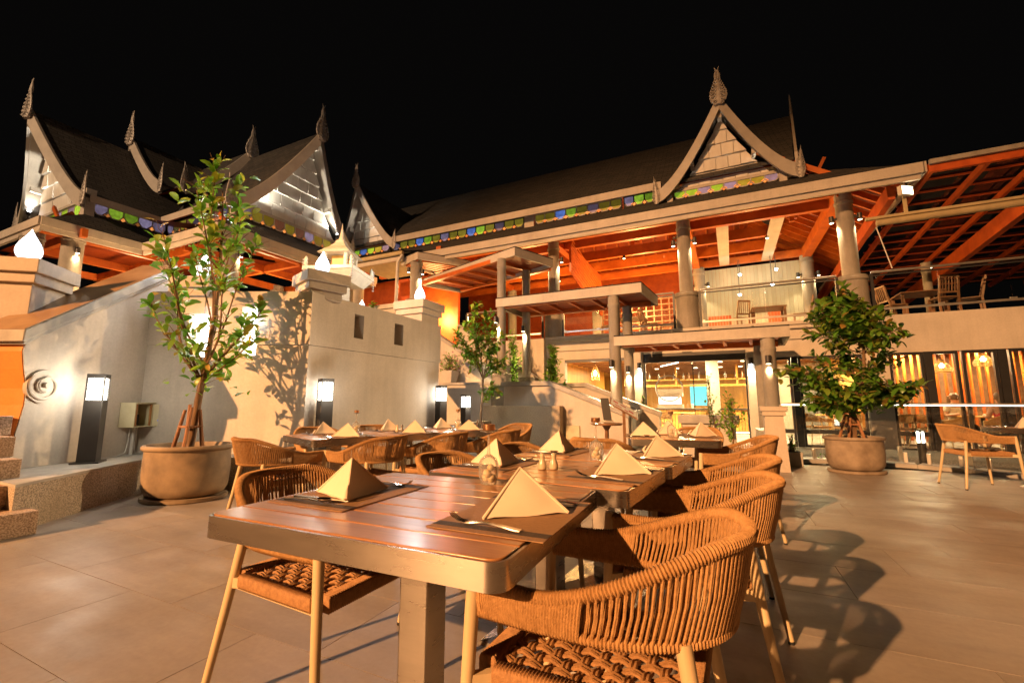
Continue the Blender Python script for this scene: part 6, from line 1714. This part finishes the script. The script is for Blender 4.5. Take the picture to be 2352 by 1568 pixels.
def pot(loc, r, h, m, label, sq=1.12, group=None):
    t = thing('plant_pot', label, 'plant pot', loc, R(25.6), group)
    pr = [(r*0.74, 0.045), (r*0.86, 0.07), (r*0.935, 0.14), (r*0.965, h*0.5), (r*0.96, h*0.80), (r*0.955, h*0.90), (r*1.0, h*0.915), (r*1.03, h*0.94), (r*1.03, h*0.97), (r*1.0, h), (r*0.93, h), (r*0.90, h*0.95), (r*0.89, h*0.86), (0.01, h*0.855)]
    obj('pot_body', MB().lathe(pr, 48, (0,0,0), sq, 0.92), m, t, angle=50)
    obj('saucer', MB().lathe([(r*0.93, 0), (r*0.96, 0.012), (r*0.96, 0.044), (r*0.70, 0.0445)], 48, (0,0,0), sq, 0.92), m, t, angle=40)
    obj('soil', MB().lathe([(r*0.88, h*0.862), (r*0.5, h*0.885), (0.01, h*0.89)], 24, (0,0,0), sq, 0.92), M['soil'], t)
    return t
def stakes(root, z0, ztop, r0, r1, tie):
    for k in range(5):
        a = 2*PI*k/5 + 0.4
        obj('support_pole', MB().tube([(r0*math.cos(a), r0*math.sin(a), z0), (r1*math.cos(a+0.2), r1*math.sin(a+0.2), ztop + 0.03*(k % 3))], [0.022, 0.017], 8), M['bark_pole'], root)
    for k in range(5):
        a, b = 2*PI*k/5 + 0.45, 2*PI*(k+1)/5 + 0.45; f = (tie - z0)/(ztop - z0); rr = r0 + (r1-r0)*f + 0.012
        obj('tie_bar', MB().tube([(rr*math.cos(a), rr*math.sin(a), tie), (rr*math.cos(b), rr*math.sin(b), tie)], 0.014, 6), M['bark_pole'], root)

# ---- left potted tree
pot((-5.56, 3.02, 0), 0.405, 0.60, M['pot'], 'large oval brown clay pot on a saucer at the left below the tree')
lt_ = thing('potted_tree', 'slender open tree with yellow green leaves in the big left pot', 'tree', (-5.56, 3.02, 0.53))
T1 = Tree(21)
r_ = T1.r
right = V3(math.cos(R(25.6)), math.sin(R(25.6))); fwd = V3(-math.sin(R(25.6)), math.cos(R(25.6)))
tr = T1.limb((0,0,0), right*0.07 + V3(0,0,0.78), 0.042, 0.036, wig=0.02)
ctr = T1.limb(right*0.07 + V3(0,0,0.76), right*0.10 + V3(0,0,3.15), 0.033, 0.008, wig=0.03, n=12)
limbs = [(0.80, -0.66, 0.10, 2.15, 0.017), (0.84, -0.46, -0.25, 2.5, 0.016), (0.95, -0.72, -0.05, 1.75, 0.014), (1.1, -0.80, 0.12, 2.45, 0.012), (0.86, 0.60, 0.05, 1.65, 0.016), (0.98, 0.44, -0.28, 2.15, 0.015), (1.15, 0.30, 0.32, 2.55, 0.014),
         (1.3, -0.25, 0.30, 2.75, 0.014), (0.9, 0.66, -0.15, 1.25, 0.012), (1.6, -0.14, -0.22, 3.05, 0.012), (1.75, 0.34, -0.10, 2.85, 0.012), (1.45, -0.42, 0.20, 2.55, 0.012), (1.9, 0.12, 0.15, 3.3, 0.010), (2.0, -0.05, -0.05, 3.42, 0.010), (0.85, 0.12, 0.45, 1.6, 0.012)]
for (zs, u, v, ze_, rad) in limbs:
    i = min(len(ctr)-1, max(0, int((zs-0.76)/2.4*11)))
    p = ctr[i]
    e = right*(u + 0.08) + fwd*v + V3(0,0,ze_)
    pts = T1.limb(p, e, rad, 0.005, sag=-0.02 if u*u > 0.1 else 0.0, wig=0.05, n=9)
    k = 3
    while k < 9:
        for _ in range(2):
            a = pts[k]; d = (pts[min(k+1, 8)] - pts[k-1]).normalized()
            tip = a + (d*0.7 + V3(r_.uniform(-1,1), r_.uniform(-1,1), r_.uniform(-0.1,0.9))*0.6).normalized()*r_.uniform(0.14, 0.30)
            T1.limb(a, tip, 0.004, 0.002, n=4, wig=0.06)
            if r_.random() < 0.9: T1.whorl(tip, tip - a, r_.randint(4, 7), 1.0, 0.9)
        k += 2 if r_.random() < 0.75 else 1
    T1.whorl(e, e - pts[-2], 8, 1.1, 0.8)
for z in (0.84, 0.92, 1.0, 1.08, 1.18, 1.28, 1.4):      # dense low tuft at the fork
    for _ in range(3):
        a = right*(0.08 + r_.uniform(-0.10, 0.16)) + fwd*r_.uniform(-0.14, 0.14) + V3(0,0,z)
        T1.limb(right*0.08 + V3(0,0,z-0.10), a, 0.004, 0.002, n=3)
        T1.whorl(a, V3(r_.uniform(-1,1), r_.uniform(-1,1), 0.5), r_.randint(4, 6), 0.95, 1.0)
for z in (2.7, 2.95, 3.2, 3.35):
    for _ in range(3):
        a = right*(0.10 + r_.uniform(-0.34, 0.34)) + fwd*r_.uniform(-0.25, 0.25) + V3(0,0,z)
        T1.limb(right*0.10 + V3(0,0,z-0.22), a, 0.005, 0.002, n=4)
        T1.whorl(a, V3(r_.uniform(-1,1), r_.uniform(-1,1), 0.8), r_.randint(5, 8), 1.05, 0.9)
T1.finish(lt_, M['bark'], M['leaf'], 290, [(0.135, 0.066, 0.25), (0.12, 0.070, 0.4), (0.15, 0.066, 0.1)])
stakes(lt_, -0.02, 0.46, 0.16, 0.075, 0.27)

# ---- right potted tree
pot((1.82, 8.62, 0), 0.37, 0.545, M['pot_grey'], 'oval grey brown clay pot on a saucer at the right before the windows')
rt_ = thing('potted_tree', 'dense dark green bushy tree in the right pot before the windows', 'tree', (1.82, 8.62, 0.47))
T2 = Tree(5); r_ = T2.r
tk = T2.limb((0,0,0), right*0.02 + V3(0,0,0.42), 0.05, 0.042, wig=0.03)
tk2 = T2.limb(right*0.02 + V3(0,0,0.41), right*0.30 + V3(0,0,1.25), 0.040, 0.026, wig=0.05, n=8)
tk3 = T2.limb(right*0.30 + V3(0,0,1.24), right*0.22 + V3(0,0,2.35), 0.024, 0.008, wig=0.04, n=9)
nodes = tk2[2:] + tk3
for k in range(54):
    # targets spread through an egg shaped crown
    a = r_.uniform(0, 2*PI); zz = r_.uniform(0.56, 2.42)
    f = (zz-0.56)/1.86
    rad_ = 0.98*(math.sin(PI*min(1, 0.20 + f*0.84)))**0.75*math.sqrt(r_.uniform(0.18, 1.0))
    c = right*(0.04 + rad_*math.cos(a)) + fwd*(rad_*0.85*math.sin(a)) + V3(0,0,zz)
    p = min(nodes, key=lambda q: (q - c).length + abs(q.z - (c.z-0.35))*1.2)
    pts = T2.limb(p, c, 0.011, 0.004, sag=0.02, wig=0.06, n=6)
    for q in pts[2:]:
        for _ in range(2):
            tip = q + V3(r_.uniform(-1,1), r_.uniform(-1,1), r_.uniform(-0.5,0.9)).normalized()*r_.uniform(0.10, 0.22)
            T2.limb(q, tip, 0.003, 0.002, n=3)
            T2.whorl(tip, tip - q + V3(0,0,0.05), r_.randint(5, 8), 1.0, 0.95)
    T2.whorl(c, c - pts[-2], 9, 1.1, 0.9)
T2.finish(rt_, M['bark'], M['leaf_dark'], 300, [(0.15, 0.075, 0.25), (0.13, 0.078, 0.4), (0.17, 0.075, 0.12)])
stakes(rt_, -0.02, 0.36, 0.19, 0.07, 0.26)

# ---- middle tree
mt_ = thing('young_tree', 'young tree with fresh green leaves at the centre, behind the left tables', 'tree', (-5.02, 8.80, 0.25))
T3 = Tree(9); r_ = T3.r
a0 = T3.limb((0,0,0), right*0.05 + V3(0,0,1.35), 0.032, 0.024, wig=0.02, n=8)
stems = []
for (u, v, z) in ((-0.35, 0.1, 2.7), (-0.1, -0.1, 3.05), (0.12, 0.2, 2.85), (0.42, 0.0, 2.25), (-0.5, -0.15, 2.35), (0.3, -0.2, 2.6), (0.5, 0.12, 1.75), (-0.3, 0.2, 2.0), (0.32, 0.0, 1.12)):
    p = a0[-1] if z > 1.5 else a0[5]
    e = right*u + fwd*v + V3(0,0,z)
    pts = T3.limb(p, e, 0.013, 0.004, wig=0.05, n=8)
    for q in pts[3:]:
        for _ in range(3):
            tip = q + V3(r_.uniform(-1,1), r_.uniform(-1,1), r_.uniform(-0.4,0.9)).normalized()*r_.uniform(0.08, 0.26)
            T3.limb(q, tip, 0.003, 0.002, n=3)
            T3.whorl(tip, tip - q, r_.randint(5, 8), 1.0, 0.95)
    T3.whorl(e, e - pts[-2], 9, 1.1, 0.9)
T3.finish(mt_, M['bark'], M['leaf'], 200, [(0.15, 0.07, 0.2), (0.13, 0.07, 0.4)])
stakes(mt_, 0.0, 0.36, 0.2, 0.07, 0.22)
obj('tree_bed', MB().box(-5.62, -4.75, 8.5, 9.2, -0.005, 0.26), M['soil'], kind='structure', smooth=False)

def shrub(loc, h, w, n, seed, label, m, leafL=0.07, cone=0.4, name='shrub', cat='shrub', trunk=0.0, twigs=True, n_obj=0):
    t = thing(name, label, cat, loc)
    T = Tree(seed); r = T.r
    for s_ in range(4 if trunk == 0 else 2):
        T.limb((r.uniform(-.04,.04), r.uniform(-.04,.04), 0), V3(r.uniform(-w,w)*0.25, r.uniform(-w,w)*0.25, h*0.9), 0.012, 0.003, n=6)
    for k in range(n):
        z = trunk + (h - trunk)*r.random()
        f = (z-trunk)/max(1e-3, h-trunk)
        rr = w*(1 - cone*f)*math.sqrt(r.random())*(0.55 + 0.45*math.sin(PI*min(1, 0.15+f)))
        a = r.uniform(0, 2*PI); p = V3(rr*math.cos(a), rr*math.sin(a), z)
        if twigs: T.limb(V3(p.x*0.25, p.y*0.25, max(0, z-0.15)), p, 0.004, 0.002, n=3)
        T.whorl(p, V3(p.x, p.y, 0.25), r.randint(5, 8), 1.0, 1.0)
    T.finish(t, M['bark'], m, n_obj, [(leafL, leafL*0.48, 0.2), (leafL*0.85, leafL*0.45, 0.4)])
    return t
shrub((-4.05, 11.0, 1.3), 1.32, 0.46, 120, 31, 'cone shaped green shrub standing above the centre stair wall', M['leaf_bright'], 0.12, 0.62)
shrub((-5.75, 12.1, 1.7), 1.6, 0.42, 95, 32, 'pale green airy shrub lit between the two left canopy columns', M['leaf_bright'], 0.11, 0.3)
shrub((0.10, 8.95, 0.2), 1.05, 0.36, 42, 33, 'leafy bush with pale leaves right of the slim plant before the glass door', M['leaf_bright'], 0.085, 0.1, trunk=0.45)
shrub((-0.22, 9.15, 0.2), 1.42, 0.16, 26, 34, 'slim tall plant with fine leaves before the glass door', M['leaf_dark'], 0.06, 0.2, trunk=0.75)
shrub((-0.15, 8.75, 0.2), 0.22, 0.28, 26, 35, 'low green ground plant in the bed before the glass door', M['leaf_bright'], 0.06, 0.2)
shrub((-2.85, 13.4, 0.5), 1.55, 0.26, 50, 36, 'dark leafy plant inside the bar window', M['leaf_dark'], 0.07, 0.2)
shrub((-1.98, 12.5, 0.3), 1.0, 0.15, 36, 37, 'green plant between the canopy columns left of the door', M['leaf_dark'], 0.07, 0.2)
shrub((-9.8, 2.98, 1.6), 1.25, 0.5, 120, 38, 'dark green bush behind the far left lamp pedestal', M['leaf_dark'], 0.08, 0.3)
shrub((1.02, 8.98, 0.22), 0.32, 0.13, 28, 39, 'small bright plant in a box right of the plaster post', M['leaf_bright'], 0.06, 0.2)
bx_ = thing('planter_box', 'small grey planter box right of the plaster post', 'planter', (1.02, 8.98, 0))
obj('box_side', MB().box(-0.14, 0.14, -0.12, 0.12, 0, 0.24), M['cap'], bx_, bevel=0.008)
obj('soil', MB().box(-0.12, 0.12, -0.10, 0.10, 0.2405, 0.246), M['soil'], bx_, smooth=False)
shrub((1.75, 10.3, -0.03), 0.16, 0.3, 18, 40, 'low weeds behind the glass balustrade below the window', M['leaf_bright'], 0.05, 0.2)
fp = thing('flower_pot', 'white square flower pot with pink flowers left of the middle tree', 'flower pot', (-7.15, 10.7, 1.62))
obj('pot_body', MB().hexa([(-0.15,-0.15,0),(0.15,-0.15,0),(0.15,0.15,0),(-0.15,0.15,0)], [(-0.21,-0.21,0.36),(0.21,-0.21,0.36),(0.21,0.21,0.36),(-0.21,0.21,0.36)]), M['plaster_white'], fp, bevel=0.012)
fs_ = shrub((-7.15, 10.7, 1.97), 0.55, 0.42, 70, 41, 'bougainvillea with pink flowers in the white square pot', M['leaf_bright'], 0.075, 0.1, name='flowering_plant', cat='plant')
pet = MB(); rr = random.Random(4)
for k in range(34):
    c = V3(rr.uniform(-.5,.5), rr.uniform(-.5,.3), rr.uniform(0.0,0.6))
    for j in range(3):
        a = rr.uniform(0, 6.28); d = V3(math.cos(a), math.sin(a), rr.uniform(-.4,.4))*0.03; e = V3(-math.sin(a), math.cos(a), 0.3)*0.022
        pet.poly([c, c+d+e, c+d*1.8, c+d-e])
obj('blossoms', pet, M['petal'], fs_, recalc=False, kind='stuff')
shrub((-11.0, 11.5, 4.1), 0.5, 0.3, 14, 42, 'broad leaved plant beside the small distant lamp', M['leaf'], 0.16, 0.0)

# ================================================================== TERRACE GLASS BALUSTRADE
rl = thing('terrace_balustrade', 'frameless glass balustrade with a glowing led handrail around the right terrace edge', 'railing', (2.8, 9.6, 0.07), world=True)
rp = []
for i in range(len(arc)):
    a = Vector((*arc[max(0, i-1)], 0)); b = Vector((*arc[min(len(arc)-1, i+1)], 0)); n = Vector((-(b-a).y, (b-a).x, 0)).normalized()
    rp.append(Vector((*arc[i], 0)) + n*0.18)
for i in range(len(rp)-1):
    a, b = rp[i], rp[i+1]; d = (b-a).normalized(); n = Vector((-d.y, d.x, 0))*0.006
    a2, b2 = a + d*0.015, b - d*0.015
    obj('glass_panel', MB().hexa([a2 - n + V3(0,0,0.12), b2 - n + V3(0,0,0.12), b2 + n + V3(0,0,0.12), a2 + n + V3(0,0,0.12)], [a2 - n + V3(0,0,1.02), b2 - n + V3(0,0,1.02), b2 + n + V3(0,0,1.02), a2 + n + V3(0,0,1.02)]), M['glass_rail'], rl, smooth=False)
    for f in (0.22, 0.78):
        c = a.lerp(b, f)
        obj('spigot', MB().beam(c + V3(0,0,0.07), c + V3(0,0,0.24), 0.05, 0.05, tuple(d)), M['chrome'], rl, bevel=0.004)
obj('handrail', MB().tube([p + V3(0,0,1.045) for p in rp], 0.016, 8), M['chrome'], rl)
obj('led_strip', MB().tube([p + V3(0,0,1.026) - (p - V3(2,7)).normalized()*0.01 for p in rp], 0.0075, 6), M['led'], rl)
obj('end_post', MB().box(rp[0].x-0.02, rp[0].x+0.02, rp[0].y-0.02, rp[0].y+0.02, 0.07, 1.03), M['chrome'], rl, smooth=False)
gl = thing('garden_lamp', 'low black garden lamp with glowing upright tubes behind the right balustrade', 'lamp', (3.05, 9.98, -0.03), 0)
obj('post', MB().lathe([(0.09, 0), (0.09, 0.02), (0.06, 0.025), (0.06, 0.40), (0.07, 0.41)], 20), M['black_metal'], gl)
for k in range(4):
    a = k*PI/2 + 0.4
    obj('light_tube', MB().tube([(0.045*math.cos(a), 0.045*math.sin(a), 0.42), (0.045*math.cos(a), 0.045*math.sin(a), 0.60)], 0.016, 8), M['panel'], gl)
obj('cap', MB().lathe([(0.07, 0.605), (0.07, 0.625), (0.02, 0.64)], 20), M['black_metal'], gl)
for x, y, lb in ((2.75, 9.98, 'short chrome post left of the garden lamp'), (3.5, 9.6, 'short chrome post right of the garden lamp')):
    t = thing('chrome_post', lb, 'post', (x, y, -0.03), 0, 'chrome posts beside the garden lamp')
    obj('post_body', MB().box(-0.03, 0.03, -0.03, 0.03, 0, 0.34), M['chrome'], t, bevel=0.004)
    obj('post_foot', MB().box(-0.06, 0.06, -0.06, 0.06, 0, 0.012), M['chrome'], t, smooth=False)
obj('rock_bed', MB().hexa([(1.9,10.6,-0.02),(9,10.0,-0.02),(9,12.6,-0.02),(1.9,12.2,-0.02)], [(2.2,10.8,0.05),(9,10.3,0.05),(9,12.3,0.08),(2.2,12.0,0.08)]), M['gravel'], kind='structure', smooth=False)

# ================================================================== MENU STANDS, SIDE TABLE
ms = thing('menu_stand', 'dark menu lectern with a tilted lit board before the carved pedestal', 'menu stand', (-1.72, 8.55, 0), R(20))
obj('pole', MB().box(-0.025, 0.025, -0.025, 0.025, 0.02, 0.92), M['wood_chair_dark'], ms, smooth=False)
obj('foot', MB().box(-0.17, 0.17, -0.17, 0.17, 0, 0.02), M['wood_chair_dark'], ms, bevel=0.004)
bd_ = obj('board', MB().box(-0.30, 0.30, -0.20, 0.20, -0.012, 0.012), M['wood_chair_dark'], ms, loc=(0, 0, 0.96), bevel=0.004)
bd_.rotation_euler = (R(20), R(30), 0)
obj('menu_page', MB().box(-0.27, 0.27, -0.17, 0.17, 0.0125, 0.015), frost, bd_, loc=(0,0,0), smooth=False)
pr_ = mat('print_red', (0.5, 0.08, 0.06), rough=0.6)
for x, y, w, h in ((-0.18, 0.05, 0.10, 0.08), (-0.02, 0.06, 0.12, 0.06), (0.15, -0.04, 0.10, 0.10), (-0.12, -0.1, 0.14, 0.05), (0.05, -0.11, 0.08, 0.06)):
    obj('menu_print', MB().box(x-w/2, x+w/2, y-h/2, y+h/2, 0.0155, 0.0162), pr_, bd_, loc=(0,0,0), smooth=False)
sd = thing('side_table', 'small round dark side table behind the second wine glass', 'table', (-1.30, 5.4, 0))
obj('table_top', MB().lathe([(0.18, 0.80), (0.19, 0.81), (0.19, 0.825), (0.01, 0.827)], 28), M['wood_chair_dark'], sd)
obj('stem', MB().lathe([(0.16, 0), (0.16, 0.015), (0.03, 0.03), (0.025, 0.74), (0.06, 0.798)], 16), M['wood_chair_dark'], sd)
mc = thing('menu_card', 'tall slim dark menu card standing on the round side table', 'menu card', (-1.28, 5.40, 0.828), R(10))
obj('card', MB().hexa([(-0.05,-0.006,0.0),(0.05,-0.006,0.0),(0.05,0.006,0.0),(-0.05,0.006,0.0)], [(-0.09,0.03,0.30),(0.01,0.03,0.30),(0.01,0.042,0.30),(-0.09,0.042,0.30)]), M['frame'], mc, smooth=False)
obj('card_holder', MB().box(-0.06, 0.06, -0.02, 0.02, 0, 0.03), M['chrome'], mc, bevel=0.004)

# ================================================================== UPPER FLOOR FURNITURE
def slat_chair(root):
    m = M['wood_chair_dark']
    obj('seat', MB().box(-0.21, 0.21, -0.2, 0.21, 0.42, 0.45), m, root, bevel=0.006)
    for s in (-1, 1):
        obj('leg', MB().beam((s*0.19, 0.19, 0), (s*0.19, 0.19, 0.42), 0.036, 0.036, (0,1,0)), m, root, smooth=False)
        obj('leg', MB().beam((s*0.19, -0.21, 0), (s*0.19, -0.19, 0.42), 0.036, 0.04, (0,1,0)), m, root, smooth=False)
        obj('back_post', MB().beam((s*0.19, -0.19, 0.421), (s*0.175, -0.29, 0.90), 0.034, 0.04, (0,1,0)), m, root, smooth=False)
    obj('top_rail', MB().beam((-0.19, -0.295, 0.92), (0.19, -0.295, 0.92), 0.035, 0.05), m, root, bevel=0.008)
    obj('lower_rail', MB().beam((-0.17, -0.215, 0.54), (0.17, -0.215, 0.54), 0.025, 0.04), m, root, smooth=False)
    for k in range(5):
        x = -0.12 + 0.06*k
        obj('back_slat', MB().beam((x, -0.218, 0.561), (x, -0.29, 0.895), 0.022, 0.014, (0,1,0)), m, root, smooth=False)
G_S = 'slat back wooden chairs on the upper floor'
s0 = thing('wooden_chair', 'slat back wooden chair facing away behind the right balcony glass', 'chair', (4.95, 13.75, 3.12), R(10), G_S)
slat_chair(s0)
for (x, y), rz, lb in (((4.15, 14.3), -70, 'slat back chair seen sideways left of the balcony table'), ((3.85, 14.9), -72, 'second slat back chair seen sideways deeper on the balcony'), ((3.6, 15.6), -70, 'third slat back chair deepest on the balcony'), ((5.55, 14.1), 75, 'slat back chair at the far right end of the balcony'),
                       ((-3.2, 14.2), 60, 'wooden chair behind the glass railing left of the middle main column'), ((-2.0, 14.4), -60, 'wooden chair close to the middle main column on the upper floor'), ((-1.5, 14.9), 100, 'wooden chair behind the railing nearest the middle main column'), ((0.6, 14.6), 30, 'wooden chair in the bay of the pale board wall'), ((2.2, 14.6), 80, 'wooden chair near the big right main column')):
    dup(s0, (x, y, 3.12), R(rz), lb, G_S)
G_UT = 'plain wooden tables on the upper floor'
u0 = thing('wooden_table', 'wooden table on the right balcony behind the glass', 'table', (4.75, 14.6, 3.12), 0, G_UT)
obj('table_top', MB().box(-0.45, 0.45, -0.4, 0.4, 0.72, 0.76), M['wood_chair_dark'], u0, bevel=0.006)
for sx in (-1, 1):
    for sy in (-1, 1): obj('leg', MB().box(sx*0.4-0.03, sx*0.4+0.03, sy*0.35-0.03, sy*0.35+0.03, 0, 0.719), M['wood_chair_dark'], u0, smooth=False)
dup(u0, (-2.6, 14.9, 3.12), 0, 'wooden table behind the railing left of the middle main column', G_UT)
dup(u0, (1.4, 15.0, 3.12), 0, 'wooden table before the pale board wall', G_UT)

# ================================================================== INSIDE THE DINING ROOM
G_I = 'rope chairs inside the ground floor dining rooms'
for (x, y), rz, lb in (((3.95, 14.15), 20, 'indoor rope chair just right of the pier between the windows'), ((4.55, 14.3), -60, 'indoor rope chair behind the window right of the right tree'), ((4.9, 13.95), 60, 'indoor rope chair left of the seated couple'), ((5.72, 13.80), 0, 'indoor rope chair holding the woman with the red top'),
                       ((2.85, 13.85), 10, 'indoor rope chair of the man in the coral shirt'), ((2.25, 14.2), -70, 'indoor wicker toned chair left of the man in coral'), ((-1.75, 14.5), 40, 'indoor chair seen through the glass door at lower left'), ((6.6, 14.2), 70, 'indoor rope chair at the far right window')):
    dup(chair0, (x, y, -0.012), R(rz), lb, G_I)
def in_table(x, y, lb):
    t = thing('dining_table', lb, 'table', (x, y, -0.012), 0, 'indoor dining tables')
    obj('table_top', MB().box(-0.4, 0.4, -0.4, 0.4, 0.72, 0.75), M['wood_honey'], t, bevel=0.006)
    obj('table_leg', MB().lathe([(0.2, 0), (0.2, 0.02), (0.04, 0.03), (0.04, 0.719)], 16), M['frame'], t)
in_table(4.25, 14.75, 'indoor table behind the window right of the right tree'); in_table(5.65, 14.55, 'indoor table of the seated couple'); in_table(2.75, 14.6, 'indoor table of the man in coral'); in_table(-1.2, 15.2, 'indoor table behind the glass door')

def skinned(name, pts, edges, rad, m, parent):
    me = bpy.data.meshes.new(name); me.from_pydata(pts, edges, []); me.update(); me.materials.append(m)
    o = link_mesh(name, me, parent)
    md = o.modifiers.new('skin', 'SKIN')
    for v, r in zip(me.skin_vertices[0].data, rad): v.radius = (r, r) if not isinstance(r, tuple) else r
    me.skin_vertices[0].data[0].use_root = True
    md.use_smooth_shade = True
    o.modifiers.new('sub', 'SUBSURF').levels = 2
    o.modifiers['sub'].render_levels = 2
    return o
def person(loc, rz, label, top_m, hair_m, hair_len=0.0, reach=0.0, bare_back=False):
    """seated adult facing local +y; origin on the floor below the pelvis"""
    t = thing('person', label, 'person', loc, rz)
    P = [(0,0,0.50), (0,0.0,0.66), (0,0.02,0.82), (0,0.03,0.98), (0,0.035,1.06), (0,0.05,1.14), (0,0.06,1.22),
         (0.17,0.02,0.97), (0.23,0.06,0.74), (0.18,0.30+reach,0.78), (0.14,0.37+reach,0.79),
         (-0.17,0.02,0.97), (-0.23,0.06,0.74), (-0.18,0.30+reach,0.78), (-0.14,0.37+reach,0.79),
         (0.10,0.05,0.49), (0.12,0.42,0.50), (0.12,0.44,0.10), (0.12,0.56,0.05), (-0.10,0.05,0.49), (-0.12,0.42,0.50), (-0.12,0.44,0.10), (-0.12,0.56,0.05)]
    E = [(0,1),(1,2),(2,3),(3,4),(4,5),(5,6),(3,7),(7,8),(8,9),(9,10),(3,11),(11,12),(12,13),(13,14),(0,15),(15,16),(16,17),(17,18),(0,19),(19,20),(20,21),(21,22)]
    Rd = [(0.16,0.12),(0.135,0.10),(0.15,0.11),(0.13,0.09),0.055,0.09,0.085, 0.062,0.045,0.036,0.03, 0.062,0.045,0.036,0.03, 0.09,0.065,0.045,0.04, 0.09,0.065,0.045,0.04]
    skinned('body', P, E, Rd, M['skin'], t)
    # shirt or top
    z1 = 0.92 if bare_back else 1.01
    cl = [(0,0,0.47), (0,0,0.66), (0,0.02,0.82), (0,0.03,z1)]
    if bare_back: skinned('top', cl, [(0,1),(1,2),(2,3)], [(0.175,0.135),(0.15,0.115),(0.165,0.125),(0.15,0.105)], top_m, t)
    else: skinned('shirt', cl + [(0.17,0.02,0.97),(0.215,0.05,0.82),(-0.17,0.02,0.97),(-0.215,0.05,0.82)], [(0,1),(1,2),(2,3),(3,4),(4,5),(3,6),(6,7)], [(0.18,0.14),(0.155,0.12),(0.17,0.13),(0.145,0.105),0.078,0.065,0.078,0.065], top_m, t)
    skinned('trousers', [(0,0.02,0.48),(0.10,0.08,0.49),(0.12,0.42,0.50),(0.12,0.44,0.14),(-0.10,0.08,0.49),(-0.12,0.42,0.50),(-0.12,0.44,0.14)], [(0,1),(1,2),(2,3),(0,4),(4,5),(5,6)], [(0.16,0.13),0.105,0.08,0.06,0.105,0.08,0.06], M['frame'], t)
    hm = MB()
    prh = [(0.002, 0.125), (0.05, 0.115), (0.085, 0.08), (0.102, 0.03), (0.104, -0.02), (0.098, -0.06)]
    hm.lathe(list(reversed([(r, z) for r, z in prh])), 20, (0, 0.035, 1.205), 0.94, 1.05)
    if hair_len:
        hm.tube([(0, -0.03, 1.23), (0, -0.055, 1.12), (0, -0.055, 1.20-hair_len*0.6), (0, -0.045, 1.20-hair_len)], [0.095, 0.095, 0.085, 0.05], 12)
    obj('hair', hm, hair_m, t)
    f = MB()
    f.lathe([(0.001,-0.012),(0.012,0),(0.001,0.012)], 8, (0, 0.152, 1.185))
    obj('nose', f, M['skin'], t)
    for s in (-1, 1):
        obj('eye', MB().lathe([(0.001,-0.008),(0.009,0),(0.001,0.008)], 8, (s*0.032, 0.138, 1.205)), M['frame'], t)
        obj('ear', MB().lathe([(0.004,-0.025),(0.014,0),(0.004,0.025)], 8, (s*0.092, 0.05, 1.195)), M['skin'], t)
person((5.72, 13.84, -0.012), R(0), 'woman in a strapless red top seated with her back to the right window', M['cloth_red'], M['hair'], 0.16, 0.05, True)
person((5.35, 15.1, -0.012), R(195), 'person with brown hair facing the woman in red across the indoor table', M['plaster_white'], M['hair'], 0.3)
person((2.85, 13.90, -0.012), R(5), 'man in a coral shirt seated inside, behind the right potted tree', M['cloth_coral'], M['skin'])
